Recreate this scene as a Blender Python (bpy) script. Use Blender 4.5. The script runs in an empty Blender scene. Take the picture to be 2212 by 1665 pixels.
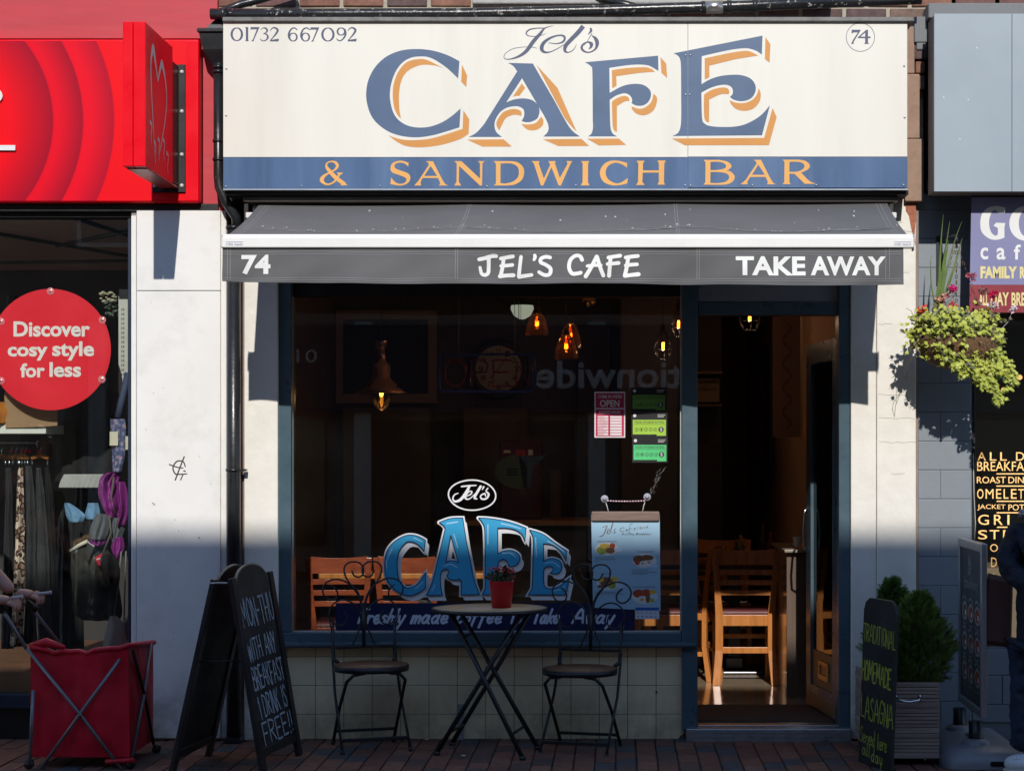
import bpy, bmesh, math, random
from mathutils import Vector, Matrix
from mathutils.geometry import tessellate_polygon
from mathutils import noise
random.seed(7)
R = math.radians
SC = bpy.context.scene
COL = SC.collection

# ---------------------------------------------------------------- camera, sky, sun
# facade is the plane Y = 0, street side is -Y.  1 m on the facade = 400 px of a 2212 px wide frame
CX, CY, PXM, CD = 1330.0, 986.0, 400.0, 10.0
CAMZ = 609.0 / 400.0
cam_d = bpy.data.cameras.new('camera')
cam = bpy.data.objects.new('camera', cam_d); COL.objects.link(cam)
cam.location = (0, -CD, CAMZ); cam.rotation_euler = (R(90), 0, 0)
cam_d.sensor_fit = 'HORIZONTAL'; cam_d.sensor_width = 36.0
cam_d.lens = 36.0 * (PXM * CD) / 2212.0
cam_d.shift_x = -(CX - 1106.0) / 2212.0
cam_d.shift_y = (CY - 832.5) / 2212.0
cam_d.clip_end = 500
SC.camera = cam

SUN_DIR = Vector((-0.055, 1.0, -0.622)).normalized()
world = bpy.data.worlds.new('World'); SC.world = world; world.use_nodes = True
wn = world.node_tree.nodes; wl = world.node_tree.links
sky = wn.new('ShaderNodeTexSky'); sky.sky_type = 'NISHITA'; sky.sun_disc = False
sky.sun_elevation = R(31.8); sky.sun_rotation = R(177)
sky.air_density = 1.0; sky.dust_density = 0.1; sky.ozone_density = 3.2
bg = wn.get('Background') or wn.new('ShaderNodeBackground')
wl.new(sky.outputs[0], bg.inputs[0]); bg.inputs[1].default_value = 0.15
sun_d = bpy.data.lights.new('sun', 'SUN'); sun_d.energy = 2.95; sun_d.angle = R(0.53); sun_d.color = (1.0, 0.95, 0.88)
sun = bpy.data.objects.new('sun', sun_d); COL.objects.link(sun)
sun.location = (0, -20, 15); sun.rotation_euler = SUN_DIR.to_track_quat('-Z', 'Y').to_euler()
SC.view_settings.view_transform = 'Standard'; SC.view_settings.look = 'None'
SC.view_settings.gamma = 1.0; SC.view_settings.use_curve_mapping = False
SC.view_settings.exposure = 0.27
SC.cycles.max_bounces = 8; SC.cycles.transparent_max_bounces = 16
SC.cycles.sample_clamp_indirect = 4.0

def P(x, y, Y=0.0):
    k = (CD + Y) / CD / PXM
    return Vector(((x - CX) * k, Y, CAMZ - (y - CY) * k))
def K(Y): return (CD + Y) / CD / PXM      # metres per picture unit at depth Y

# ---------------------------------------------------------------- materials
MATS = {}
def nt(name):
    m = bpy.data.materials.new(name); m.use_nodes = True
    n = m.node_tree.nodes; l = m.node_tree.links
    return m, n, l, n['Principled BSDF']
def M(name, col, rough=.55, metal=0., var=.08, scale=6., bump=0., bscale=80., spec=.5, streak=0., dirt=None, dirtamt=0., dscale=3., rnd=0., sub=0., emit=None, estr=0., trans=0., alpha=1., stretch=None, wear=None, wearamt=0., wscale=25., coat=0., splash=0.):
    if name in MATS: return MATS[name]
    m, n, l, b = nt(name)
    c = tuple(col) + (1,) if len(col) == 3 else tuple(col)
    geo = n.new('ShaderNodeNewGeometry')
    vec = geo.outputs['Position']
    if stretch or streak:
        mp = n.new('ShaderNodeMapping'); l.new(vec, mp.inputs[0])
        mp.inputs['Scale'].default_value = stretch or (1, 1, .12)
        svec = mp.outputs[0]
    else: svec = vec
    nz = n.new('ShaderNodeTexNoise'); nz.inputs['Scale'].default_value = scale; nz.inputs['Detail'].default_value = 6; nz.inputs['Roughness'].default_value = .62
    l.new(svec, nz.inputs['Vector'])
    mr = n.new('ShaderNodeMapRange'); mr.inputs[1].default_value = .3; mr.inputs[2].default_value = .7
    mr.inputs[3].default_value = 1 - var; mr.inputs[4].default_value = 1 + var
    l.new(nz.outputs['Fac'], mr.inputs[0])
    fac = mr.outputs[0]
    if rnd:
        oi = n.new('ShaderNodeObjectInfo'); m2 = n.new('ShaderNodeMapRange')
        m2.inputs[3].default_value = 1 - rnd; m2.inputs[4].default_value = 1 + rnd
        l.new(oi.outputs['Random'], m2.inputs[0])
        mm = n.new('ShaderNodeMath'); mm.operation = 'MULTIPLY'; l.new(fac, mm.inputs[0]); l.new(m2.outputs[0], mm.inputs[1]); fac = mm.outputs[0]
    vm = n.new('ShaderNodeVectorMath'); vm.operation = 'SCALE'; vm.inputs[0].default_value = c[:3]; l.new(fac, vm.inputs['Scale'])
    out = vm.outputs[0]
    if dirt:
        d = n.new('ShaderNodeTexNoise'); d.inputs['Scale'].default_value = dscale; d.inputs['Detail'].default_value = 8; d.inputs['Roughness'].default_value = .7
        l.new(svec, d.inputs['Vector'])
        r2 = n.new('ShaderNodeMapRange'); r2.inputs[1].default_value = .48; r2.inputs[2].default_value = .75; r2.inputs[3].default_value = 0; r2.inputs[4].default_value = dirtamt
        l.new(d.outputs['Fac'], r2.inputs[0])
        mx = n.new('ShaderNodeMix'); mx.data_type = 'RGBA'; l.new(r2.outputs[0], mx.inputs['Factor']); l.new(out, mx.inputs['A']); mx.inputs['B'].default_value = tuple(dirt) + (1,)
        out = mx.outputs['Result']
    if splash:      # rain-splashed grime creeping up from the pavement, blotchy
        sz = n.new('ShaderNodeSeparateXYZ'); l.new(vec, sz.inputs[0])
        d = n.new('ShaderNodeTexNoise'); d.inputs['Scale'].default_value = 7; d.inputs['Detail'].default_value = 8; d.inputs['Roughness'].default_value = .7; l.new(vec, d.inputs['Vector'])
        r2 = n.new('ShaderNodeMapRange'); r2.inputs[1].default_value = .02; r2.inputs[2].default_value = .42; r2.inputs[3].default_value = 1; r2.inputs[4].default_value = 0; l.new(sz.outputs[2], r2.inputs[0])
        r3 = n.new('ShaderNodeMapRange'); r3.inputs[1].default_value = .35; r3.inputs[2].default_value = .65; l.new(d.outputs['Fac'], r3.inputs[0])
        mu = n.new('ShaderNodeMath'); mu.operation = 'MULTIPLY'; l.new(r2.outputs[0], mu.inputs[0]); l.new(r3.outputs[0], mu.inputs[1])
        mv = n.new('ShaderNodeMath'); mv.operation = 'MULTIPLY'; l.new(mu.outputs[0], mv.inputs[0]); mv.inputs[1].default_value = splash
        mx = n.new('ShaderNodeMix'); mx.data_type = 'RGBA'; l.new(mv.outputs[0], mx.inputs['Factor']); l.new(out, mx.inputs['A']); mx.inputs['B'].default_value = (.16, .14, .11, 1)
        out = mx.outputs['Result']
    if wear:
        d = n.new('ShaderNodeTexNoise'); d.inputs['Scale'].default_value = wscale; d.inputs['Detail'].default_value = 5; d.inputs['Roughness'].default_value = .8
        l.new(vec, d.inputs['Vector'])
        r2 = n.new('ShaderNodeMapRange'); r2.inputs[1].default_value = .70 - wearamt; r2.inputs[2].default_value = .73 - wearamt
        l.new(d.outputs['Fac'], r2.inputs[0])
        mx = n.new('ShaderNodeMix'); mx.data_type = 'RGBA'; l.new(r2.outputs[0], mx.inputs['Factor']); l.new(out, mx.inputs['A']); mx.inputs['B'].default_value = tuple(wear) + (1,)
        out = mx.outputs['Result']
    l.new(out, b.inputs['Base Color'])
    rr = n.new('ShaderNodeMapRange'); rr.inputs[1].default_value = .3; rr.inputs[2].default_value = .7
    rr.inputs[3].default_value = max(.02, rough * .85); rr.inputs[4].default_value = min(1, rough * 1.15)
    l.new(nz.outputs['Fac'], rr.inputs[0]); l.new(rr.outputs[0], b.inputs['Roughness'])
    b.inputs['Metallic'].default_value = metal
    b.inputs['Specular IOR Level'].default_value = spec
    if coat: b.inputs['Coat Weight'].default_value = coat; b.inputs['Coat Roughness'].default_value = .08
    if bump:
        bn = n.new('ShaderNodeTexNoise'); bn.inputs['Scale'].default_value = bscale; bn.inputs['Detail'].default_value = 5
        l.new(svec if stretch else vec, bn.inputs['Vector'])
        bp = n.new('ShaderNodeBump'); bp.inputs['Strength'].default_value = bump; bp.inputs['Distance'].default_value = .004
        l.new(bn.outputs['Fac'], bp.inputs['Height']); l.new(bp.outputs[0], b.inputs['Normal'])
    if emit: b.inputs['Emission Color'].default_value = tuple(emit) + (1,); b.inputs['Emission Strength'].default_value = estr
    if sub: b.inputs['Subsurface Weight'].default_value = sub; b.inputs['Subsurface Radius'].default_value = (.01, .004, .002)
    MATS[name] = m
    return m

def glass_mat(name, tint=(1, 1, 1), refl=1.0, rough=0.0):
    m = bpy.data.materials.new(name); m.use_nodes = True
    n = m.node_tree.nodes; l = m.node_tree.links
    n.remove(n['Principled BSDF']); out = n['Material Output']
    t = n.new('ShaderNodeBsdfTransparent'); t.inputs[0].default_value = tuple(tint) + (1,)
    g = n.new('ShaderNodeBsdfGlossy'); g.inputs['Roughness'].default_value = rough
    f = n.new('ShaderNodeFresnel'); f.inputs[0].default_value = 1.5
    mu = n.new('ShaderNodeMath'); mu.operation = 'MULTIPLY'; mu.inputs[1].default_value = refl
    l.new(f.outputs[0], mu.inputs[0])
    # faint smears of dust
    geo = n.new('ShaderNodeNewGeometry'); nz = n.new('ShaderNodeTexNoise'); nz.inputs['Scale'].default_value = 3; nz.inputs['Detail'].default_value = 9
    l.new(geo.outputs['Position'], nz.inputs['Vector'])
    mr = n.new('ShaderNodeMapRange'); mr.inputs[1].default_value = .45; mr.inputs[2].default_value = .8; mr.inputs[3].default_value = 0.0; mr.inputs[4].default_value = .003
    l.new(nz.outputs['Fac'], mr.inputs[0])
    df = n.new('ShaderNodeBsdfDiffuse'); df.inputs[0].default_value = (.5, .5, .5, 1)
    ma = n.new('ShaderNodeMixShader'); l.new(mu.outputs[0], ma.inputs[0]); l.new(t.outputs[0], ma.inputs[1]); l.new(g.outputs[0], ma.inputs[2])
    mb = n.new('ShaderNodeMixShader'); l.new(mr.outputs[0], mb.inputs[0]); l.new(ma.outputs[0], mb.inputs[1]); l.new(df.outputs[0], mb.inputs[2])
    l.new(mb.outputs[0], out.inputs[0])
    return m

# ---------------------------------------------------------------- object bookkeeping
def tag(o, label=None, cat=None, group=None, kind=None):
    if label: o['label'] = label
    if cat: o['category'] = cat
    if group: o['group'] = group
    if kind: o['kind'] = kind
    return o
def thing(name, label, cat, loc=(0, 0, 0), rz=0., group=None, kind=None):
    o = bpy.data.objects.new(name, None); COL.objects.link(o)
    o.location = loc; o.rotation_euler = (0, 0, rz); o.empty_display_size = .1
    return tag(o, label, cat, group, kind)
def copy_tree(o, parent=None):
    c = o.copy(); COL.objects.link(c); c.parent = parent
    for ch in [x for x in o.children]: copy_tree(ch, c)
    return c
def top(o):
    while o.parent: o = o.parent
    return o

class MB:
    def __init__(s): s.v = []; s.f = []; s.sm = []; s.e = 0
    def add(s, vs, fs, smooth=False):
        b = len(s.v); s.v += [Vector(v) for v in vs]
        for f in fs: s.f.append([b + i for i in f]); s.sm.append(smooth)
        return s
    def box(s, x0, x1, y0, y1, z0, z1, mtx=None):
        if x0 > x1: x0, x1 = x1, x0
        if y0 > y1: y0, y1 = y1, y0
        if z0 > z1: z0, z1 = z1, z0
        vs = [Vector((x, y, z)) for x in (x0, x1) for y in (y0, y1) for z in (z0, z1)]
        if mtx: vs = [mtx @ v for v in vs]
        return s.add(vs, [(0, 1, 3, 2), (4, 6, 7, 5), (0, 4, 5, 1), (2, 3, 7, 6), (0, 2, 6, 4), (1, 5, 7, 3)])
    def pbox(s, x0, y0, x1, y1, Yf, Yb):      # picture rectangle standing at depth Yf, going back to Yb
        a = P(x0, y0, Yf); b = P(x1, y1, Yf)
        return s.box(a.x, b.x, Yf, Yb, a.z, b.z)
    def tube(s, pts, r, n=8, cap=True, closed=False):
        pts = [Vector(p) for p in pts]; m = len(pts)
        rr = r if hasattr(r, '__len__') else [r] * m
        rings = []; up = None
        for i, p in enumerate(pts):
            a = pts[(i - 1) % m] if (i > 0 or closed) else p
            b = pts[(i + 1) % m] if (i < m - 1 or closed) else p
            d = (b - a)
            d = d.normalized() if d.length > 1e-9 else Vector((0, 0, 1))
            if up is None:
                up = Vector((0, 0, 1)) if abs(d.z) < .9 else Vector((1, 0, 0))
            u = d.cross(up); u = u.normalized() if u.length > 1e-6 else Vector((1, 0, 0)).cross(d).normalized()
            w = u.cross(d).normalized(); up = w
            rings.append([p + (u * math.cos(2 * math.pi * k / n) + w * math.sin(2 * math.pi * k / n)) * rr[i] for k in range(n)])
        vs = [v for q in rings for v in q]; fs = []
        for i in range(m if closed else m - 1):
            j = (i + 1) % m
            for k in range(n):
                k2 = (k + 1) % n
                fs.append((i * n + k, i * n + k2, j * n + k2, j * n + k))
        s.add(vs, fs, True)
        if cap and not closed:
            b = len(s.v) - len(vs)
            s.f.append([b + k for k in range(n)][::-1]); s.sm.append(False)
            s.f.append([b + (m - 1) * n + k for k in range(n)]); s.sm.append(False)
        return s
    def lathe(s, prof, c=(0, 0, 0), n=24, axis='z', smooth=True, sx=1., sy=1.):
        c = Vector(c); vs = []
        for (r, h) in prof:
            for k in range(n):
                a = 2 * math.pi * k / n; x, y = r * math.cos(a) * sx, r * math.sin(a) * sy
                if axis == 'z': vs.append(c + Vector((x, y, h)))
                elif axis == 'y': vs.append(c + Vector((x, h, y)))
                else: vs.append(c + Vector((h, x, y)))
        fs = []
        for i in range(len(prof) - 1):
            for k in range(n):
                k2 = (k + 1) % n
                fs.append((i * n + k, i * n + k2, (i + 1) * n + k2, (i + 1) * n + k))
        return s.add(vs, fs, smooth)
    def ball(s, c, r, n=10, sx=1., sy=1., sz=1.):
        c = Vector(c)
        pr = [(r * math.sin(math.pi * i / n) + 1e-5, -r * math.cos(math.pi * i / n)) for i in range(n + 1)]
        vs = []
        for (q, h) in pr:
            for k in range(n * 2):
                a = math.pi * k / n; vs.append(c + Vector((q * math.cos(a) * sx, q * math.sin(a) * sy, h * sz)))
        fs = []; w = 2 * n
        for i in range(n):
            for k in range(w):
                k2 = (k + 1) % w; fs.append((i * w + k, i * w + k2, (i + 1) * w + k2, (i + 1) * w + k))
        return s.add(vs, fs, True)
    def prism(s, loop, fn, d0, d1, holes=()):  # 2D loop -> fn(x, y, d) ; thickness from d0 to d1
        loops = [loop] + list(holes)
        tri = tessellate_polygon([[Vector((p[0], p[1], 0)) for p in lp] for lp in loops])
        flat = [p for lp in loops for p in lp]; N = len(flat)
        vs = [fn(p[0], p[1], d0) for p in flat] + [fn(p[0], p[1], d1) for p in flat]
        fs = [tuple(t) for t in tri] + [tuple(N + i for i in t[::-1]) for t in tri]
        b = 0
        for lp in loops:
            m = len(lp)
            for i in range(m): fs.append((b + i, b + (i + 1) % m, N + b + (i + 1) % m, N + b + i))
            b += m
        return s.add(vs, fs)
    # --- flat lettering: every stroke / shape sits a hair further out than the last
    def flat(s, loop, fn, holes=()):
        s.e += 1; d = s.e * 4e-5
        loops = [loop] + list(holes)
        tri = tessellate_polygon([[Vector((p[0], p[1], 0)) for p in lp] for lp in loops])
        flat = [p for lp in loops for p in lp]
        return s.add([fn(p[0], p[1], d) for p in flat], [tuple(t) for t in tri])
    def ribbon(s, pts, fn, smooth=True, caps=True, w=None, seg=5):
        if w is not None: pts = [(p[0], p[1], w) for p in pts]
        if smooth and len(pts) > 2: pts = crom(pts, seg)
        s.e += 1; d = s.e * 4e-5
        L = []; Rr = []; m = len(pts)
        for i, p in enumerate(pts):
            a = pts[max(i - 1, 0)]; b = pts[min(i + 1, m - 1)]
            dx, dy = b[0] - a[0], b[1] - a[1]; q = math.hypot(dx, dy) or 1
            nx, ny = -dy / q, dx / q
            if not smooth and 0 < i < m - 1:   # miter
                d1 = Vector((p[0] - a[0], p[1] - a[1])).normalized(); d2 = Vector((b[0] - p[0], b[1] - p[1])).normalized()
                t = d1 + d2
                if t.length > .3:
                    t.normalize(); nx, ny = -t.y, t.x; cs = max(.5, abs(nx * -d1.y + ny * d1.x)); nx /= cs; ny /= cs
            L.append((p[0] + nx * p[2] / 2, p[1] + ny * p[2] / 2)); Rr.append((p[0] - nx * p[2] / 2, p[1] - ny * p[2] / 2))
        vs = [fn(q[0], q[1], d + i * 6e-6) for i, q in enumerate(L)] + [fn(q[0], q[1], d + i * 6e-6) for i, q in enumerate(Rr)]
        s.add(vs, [(i, i + 1, m + i + 1, m + i) for i in range(m - 1)])
        if caps:
            for p in (pts[0], pts[-1]):
                if p[2] < 1e-6: continue
                s.e += 1; d = s.e * 4e-5
                s.add([fn(p[0] + math.cos(k * math.pi / 5) * p[2] / 2, p[1] + math.sin(k * math.pi / 5) * p[2] / 2, d) for k in range(10)], [tuple(range(10))])
        return s
    def build(s, name, mat, parent=None, bevel=0., label=None, cat=None, group=None, kind=None, segs=2, sub=0):
        me = bpy.data.meshes.new(name)
        if parent is not None: off = top(parent).location.copy() if getattr(parent, 'rebase', True) else Vector()
        else:
            xs = [v.x for v in s.v]; ys = [v.y for v in s.v]; zs = [v.z for v in s.v]
            off = Vector(((min(xs) + max(xs)) / 2, (min(ys) + max(ys)) / 2, min(zs)))
        me.from_pydata([v - off for v in s.v], [], s.f); me.update()
        me.polygons.foreach_set('use_smooth', s.sm)
        if mat: me.materials.append(mat)
        bm = bmesh.new(); bm.from_mesh(me); 
        if not s.e: bmesh.ops.recalc_face_normals(bm, faces=bm.faces)
        bm.to_mesh(me); bm.free()
        o = bpy.data.objects.new(name, me); COL.objects.link(o)
        if parent is not None: o.parent = parent
        else: o.location = off
        if bevel:
            md = o.modifiers.new('bevel', 'BEVEL'); md.width = bevel; md.segments = segs; md.limit_method = 'ANGLE'; md.angle_limit = R(40)
        if sub:
            md = o.modifiers.new('sub', 'SUBSURF'); md.levels = sub; md.render_levels = sub
        return tag(o, label, cat, group, kind)

def crom(pts, seg=5, closed=False):
    out = []; n = len(pts)
    for i in range(n if closed else n - 1):
        g = (lambda k: pts[k % n]) if closed else (lambda k: pts[min(max(k, 0), n - 1)])
        p0, p1, p2, p3 = g(i - 1), g(i), g(i + 1), g(i + 2)
        for j in range(seg):
            t = j / seg
            out.append(tuple(.5 * ((2 * p1[c]) + (-p0[c] + p2[c]) * t + (2 * p0[c] - 5 * p1[c] + 4 * p2[c] - p3[c]) * t * t + (-p0[c] + 3 * p1[c] - 3 * p2[c] + p3[c]) * t ** 3) for c in range(len(p1))))
    if not closed: out.append(tuple(pts[-1]))
    return out
def outline(txt, tr=None, seg=5):
    """'x,y' is a corner, 'x,y~' a smooth point; returns the sampled closed loop"""
    pts = []
    for t in txt.split():
        sm = t.endswith('~'); a, b = t.rstrip('~').split(','); pts.append((float(a), float(b), sm))
    n = len(pts); out = []
    for i in range(n):
        p1, p2 = pts[i], pts[(i + 1) % n]
        if not (p1[2] or p2[2]): out.append(p1[:2]); continue
        p0 = pts[i - 1] if p1[2] else p1
        p3 = pts[(i + 2) % n] if p2[2] else p2
        for j in range(seg):
            t = j / seg
            out.append(tuple(.5 * ((2 * p1[c]) + (-p0[c] + p2[c]) * t + (2 * p0[c] - 5 * p1[c] + 4 * p2[c] - p3[c]) * t * t + (-p0[c] + 3 * p1[c] - 3 * p2[c] + p3[c]) * t ** 3) for c in (0, 1)))
    return [tr(*p) for p in out] if tr else out
def Z(x0, y0, k):                    # picture-crop coordinates -> facade picture units
    return lambda x, y: ((x0 + x / k) / 1.7360, (y0 + y / k) / 1.7360)
def ZR(x0, y0, k):                   # the same for stroke points (x, y, width)
    return lambda pts: [((x0 + p[0] / k) / 1.736, (y0 + p[1] / k) / 1.736, p[2] / k / 1.736) for p in pts]
def wall(Y):                         # lettering plane parallel to the facade, facing the street
    return lambda x, y, d: P(x, y, Y) + Vector((0, -d, 0))
def arc(cx, cy, rx, ry, a0, a1, w, n=16, w2=None):
    o = []
    for i in range(n + 1):
        a = R(a0 + (a1 - a0) * i / n)
        o.append((cx + rx * math.cos(a), cy + ry * math.sin(a), w if w2 is None else w2 + (w - w2) * abs(math.cos(a))))
    return o

_txt_cache = {}
def text_geo(s, bold=0., shear=0., spacing=1., fine=False):
    key = (s, bold, shear, spacing, fine)
    if key in _txt_cache: return _txt_cache[key]
    cu = bpy.data.curves.new('t', 'FONT'); cu.body = s; cu.size = 1; cu.offset = bold; cu.shear = shear; cu.space_character = spacing
    cu.fill_mode = 'FRONT'; cu.resolution_u = 4
    o = bpy.data.objects.new('t', cu); COL.objects.link(o)
    dg = bpy.context.evaluated_depsgraph_get(); dg.update()
    me = bpy.data.meshes.new_from_object(o.evaluated_get(dg))
    if fine:
        bm = bmesh.new(); bm.from_mesh(me); bmesh.ops.triangulate(bm, faces=bm.faces)
        for _ in range(3): bmesh.ops.subdivide_edges(bm, edges=[e for e in bm.edges if e.calc_length() > .12], cuts=1); bmesh.ops.triangulate(bm, faces=bm.faces)
        bm.to_mesh(me); bm.free()
    vs = [v.co.copy() for v in me.vertices]; fs = [list(p.vertices) for p in me.polygons]
    bpy.data.objects.remove(o); bpy.data.curves.remove(cu); bpy.data.meshes.remove(me)
    x0 = min(v.x for v in vs); x1 = max(v.x for v in vs); y0 = min(v.y for v in vs); y1 = max(v.y for v in vs)
    vs = [((v.x - x0) / (x1 - x0), 1 - (v.y - y0) / (y1 - y0)) for v in vs]
    _txt_cache[key] = (vs, fs); return vs, fs
def put_text(mb, s, x0, y0, x1, y1, fn, bold=0., shear=0., spacing=1., slope=0.):
    vs, fs = text_geo(s, bold, shear, spacing); mb.e += 1; d = mb.e * 4e-5
    mb.add([fn(x0 + (x1 - x0) * v[0], y0 + (y1 - y0) * v[1] + slope * v[0], d) for v in vs], fs)

# ---------------------------------------------------------------- one-line brush alphabet (cap height 1, y up)
G = {
 'A': [[(0, 0), (.35, 1), (.7, 0)], [(.13, .35), (.57, .35)]], 'B': [[(0, 0), (0, 1)], [(0, 1), (.45, .9), (.4, .58), (0, .52)], [(0, .52), (.55, .42), (.5, .06), (0, 0)]],
 'C': [[(.6, .85), (.35, 1), (.05, .7), (.05, .25), (.35, 0), (.6, .12)]], 'D': [[(0, 0), (0, 1)], [(0, 1), (.5, .85), (.6, .4), (.35, .05), (0, 0)]],
 'E': [[(.5, 1), (0, 1)], [(0, 1), (0, 0)], [(0, 0), (.5, 0)], [(0, .52), (.42, .52)]], 'F': [[(.5, 1), (0, 1)], [(0, 1), (0, 0)], [(0, .52), (.4, .52)]],
 'G': [[(.6, .85), (.35, 1), (.05, .7), (.05, .25), (.35, 0), (.6, .15)], [(.6, .15), (.6, .45), (.38, .45)]], 'H': [[(0, 0), (0, 1)], [(.55, 0), (.55, 1)], [(0, .5), (.55, .5)]],
 'I': [[(.1, 0), (.1, 1)]], 'J': [[(.5, 1), (.45, .2), (.2, 0), (0, .2)]], 'K': [[(0, 0), (0, 1)], [(.5, 1), (0, .45)], [(.12, .55), (.55, 0)]], 'L': [[(0, 1), (0, 0)], [(0, 0), (.5, 0)]],
 'M': [[(0, 0), (.08, 1)], [(.08, 1), (.38, .3)], [(.38, .3), (.7, 1)], [(.7, 1), (.78, 0)]], 'N': [[(0, 0), (0, 1)], [(0, 1), (.55, 0)], [(.55, 0), (.55, 1)]],
 'O': [[(.3, 1), (.04, .7), (.06, .2), (.32, 0), (.6, .3), (.56, .8), (.3, 1)]], 'R': [[(0, 0), (0, 1)], [(0, 1), (.5, .88), (.4, .55), (0, .5)], [(.15, .5), (.55, 0)]],
 'S': [[(.52, .86), (.3, 1), (.05, .8), (.2, .57), (.48, .4), (.5, .12), (.25, 0), (0, .14)]], 'T': [[(0, 1), (.6, 1)], [(.3, 1), (.3, 0)]], 'U': [[(0, 1), (.03, .25), (.28, 0), (.53, .25), (.55, 1)]],
 'W': [[(0, 1), (.18, 0)], [(.18, 0), (.38, .7)], [(.38, .7), (.6, 0)], [(.6, 0), (.8, 1)]], 'Y': [[(0, 1), (.28, .5)], [(.56, 1), (.28, .5), (.2, 0)]],
 '1': [[(0, .8), (.15, 1)], [(.15, 1), (.15, 0)]], '-': [[(0, .5), (.35, .5)]], '!': [[(.08, 1), (.08, .3)], [(.08, .08), (.08, .02)]],
 'a': [[(.4, .45), (.2, .55), (.02, .3), (.1, .02), (.3, .08), (.42, .5)], [(.42, .5), (.4, .1), (.5, 0)]], 'c': [[(.4, .48), (.2, .55), (.02, .28), (.15, 0), (.4, .08)]],
 'd': [[(.4, .4), (.2, .52), (.02, .28), (.12, 0), (.32, .1), (.42, .4)], [(.46, 1), (.4, .1), (.48, 0)]], 'e': [[(.02, .25), (.36, .32), (.3, .53), (.1, .5), (.02, .22), (.18, 0), (.42, .1)]],
 'f': [[(.42, .95), (.28, .95), (.2, .6), (.12, -.3)], [(.02, .52), (.36, .52)]], 'h': [[(.1, 1), (0, 0)], [(.03, .3), (.25, .52), (.36, .35), (.34, 0)]], 'i': [[(.06, .5), (.06, 0)], [(.08, .75), (.09, .78)]],
 'k': [[(.08, 1), (0, 0)], [(.36, .5), (.04, .22)], [(.12, .28), (.38, 0)]], 'l': [[(.1, 1), (.02, .1), (.12, 0)]], 'm': [[(.02, .5), (0, 0)], [(.02, .35), (.2, .52), (.26, .35), (.24, 0)], [(.26, .35), (.44, .52), (.52, .35), (.5, 0)]],
 'o': [[(.2, .53), (.02, .3), (.14, 0), (.38, .18), (.34, .48), (.2, .53)]], 'r': [[(.02, .5), (0, 0)], [(.02, .3), (.18, .5), (.32, .45)]], 's': [[(.34, .46), (.18, .53), (.06, .4), (.28, .2), (.2, 0), (0, .05)]],
 't': [[(.18, .85), (.12, .1), (.28, 0)], [(0, .52), (.34, .54)]], 'v': [[(0, .5), (.14, 0)], [(.14, 0), (.34, .52)]], 'w': [[(0, .5), (.12, 0)], [(.12, 0), (.26, .42)], [(.26, .42), (.38, 0)], [(.38, 0), (.54, .52)]],
 'y': [[(.02, .5), (.1, .05), (.3, .12)], [(.42, .52), (.3, .05), (.1, -.4)]], 'u': [[(0, .5), (.04, .05), (.3, .1)], [(.36, .5), (.34, 0)]], 'b': [[(.05, 1), (0, 0), (.3, .05), (.34, .4), (.05, .45)]],
}
ADV = {c: max(p[0] for st in g for p in st) for c, g in G.items()}
def brush(mb, s, x0, y0, x1, h, fn, w, slant=0., drop=0., jit=.03, gap=.2):
    """write s from x0 to x1, baseline y0 (+drop by the end), cap height h, stroke width w"""
    tot = sum(ADV.get(c, .35) + gap for c in s) - gap
    sx = (x1 - x0) / tot; cx = 0; rd = random.Random(len(s) * 7 + int(x0))
    for c in s:
        if c in G:
            jy = rd.uniform(-jit, jit) * h
            for st in G[c]:
                pts = []
                for (px, py) in st:
                    gx = x0 + (cx + px) * sx + slant * py * h; gy = y0 + drop * ((cx + px) / tot) - py * h + jy
                    pts.append((gx + rd.uniform(-jit, jit) * h * .4, gy, w * rd.uniform(.85, 1.15)))
                mb.ribbon(pts, fn, smooth=len(pts) > 2)
        cx += ADV.get(c, .35) + gap
# ---------------------------------------------------------------- common materials
m_white = M('cream_masonry_paint', (.83, .80, .73), .55, var=.035, bump=.6, bscale=22, dirt=(.45, .41, .34), dirtamt=.26, dscale=3.2, splash=.8, wear=(.50, .42, .33), wearamt=-.03, wscale=16)
m_white2 = M('white_panel_paint', (.84, .83, .80), .38, var=.02, scale=3, bump=.12, bscale=14, dirt=(.5, .48, .43), dirtamt=.34, dscale=4.5, splash=.75, wear=(.38, .32, .26), wearamt=-.035, wscale=22)
m_blue = M('slate_blue_frame_paint', (.062, .108, .138), .3, var=.08, scale=9, bump=.12, bscale=30, dirt=(.3, .35, .4), dirtamt=.12)
m_navy = M('navy_paint', (.018, .03, .055), .4, var=.1)
m_black = M('black_paint', (.012, .012, .013), .4, var=.2, bump=.1)
m_pipe = M('black_pipe_gloss', (.02, .021, .023), .3, var=.3, bump=.25, bscale=40, wear=(.35, .33, .29), wearamt=.02, wscale=30)
m_dark = M('dark_void', (.012, .012, .013), .8)
m_tile = M('cream_glazed_tile', (.86, .72, .46), .14, splash=.55, var=.05, scale=5, rnd=.06, bump=.08, bscale=12, dirt=(.35, .33, .25), dirtamt=.15)
m_grout = M('dark_grout', (.09, .085, .075), .9, var=.25, scale=30)
m_asphalt = M('asphalt', (.05, .05, .052), .9, var=.25, scale=30, bump=.6, bscale=120)
m_pav = M('pavement_joint_sand', (.045, .042, .038), .95, var=.3, scale=60, bump=.6, bscale=150)
m_wood = M('oak_wood', (.50, .19, .05), .28, var=.2, scale=10, stretch=(3, 3, .4), bump=.06, coat=.2)
m_mahog = M('mahogany_wood', (.30, .065, .026), .25, var=.22, scale=12, stretch=(.5, 3, 3), bump=.06, coat=.3)
m_chrome = M('chrome', (.75, .76, .78), .12, metal=1, var=.03)
m_steel = M('brushed_steel', (.45, .46, .48), .35, metal=1, var=.1)
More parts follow.
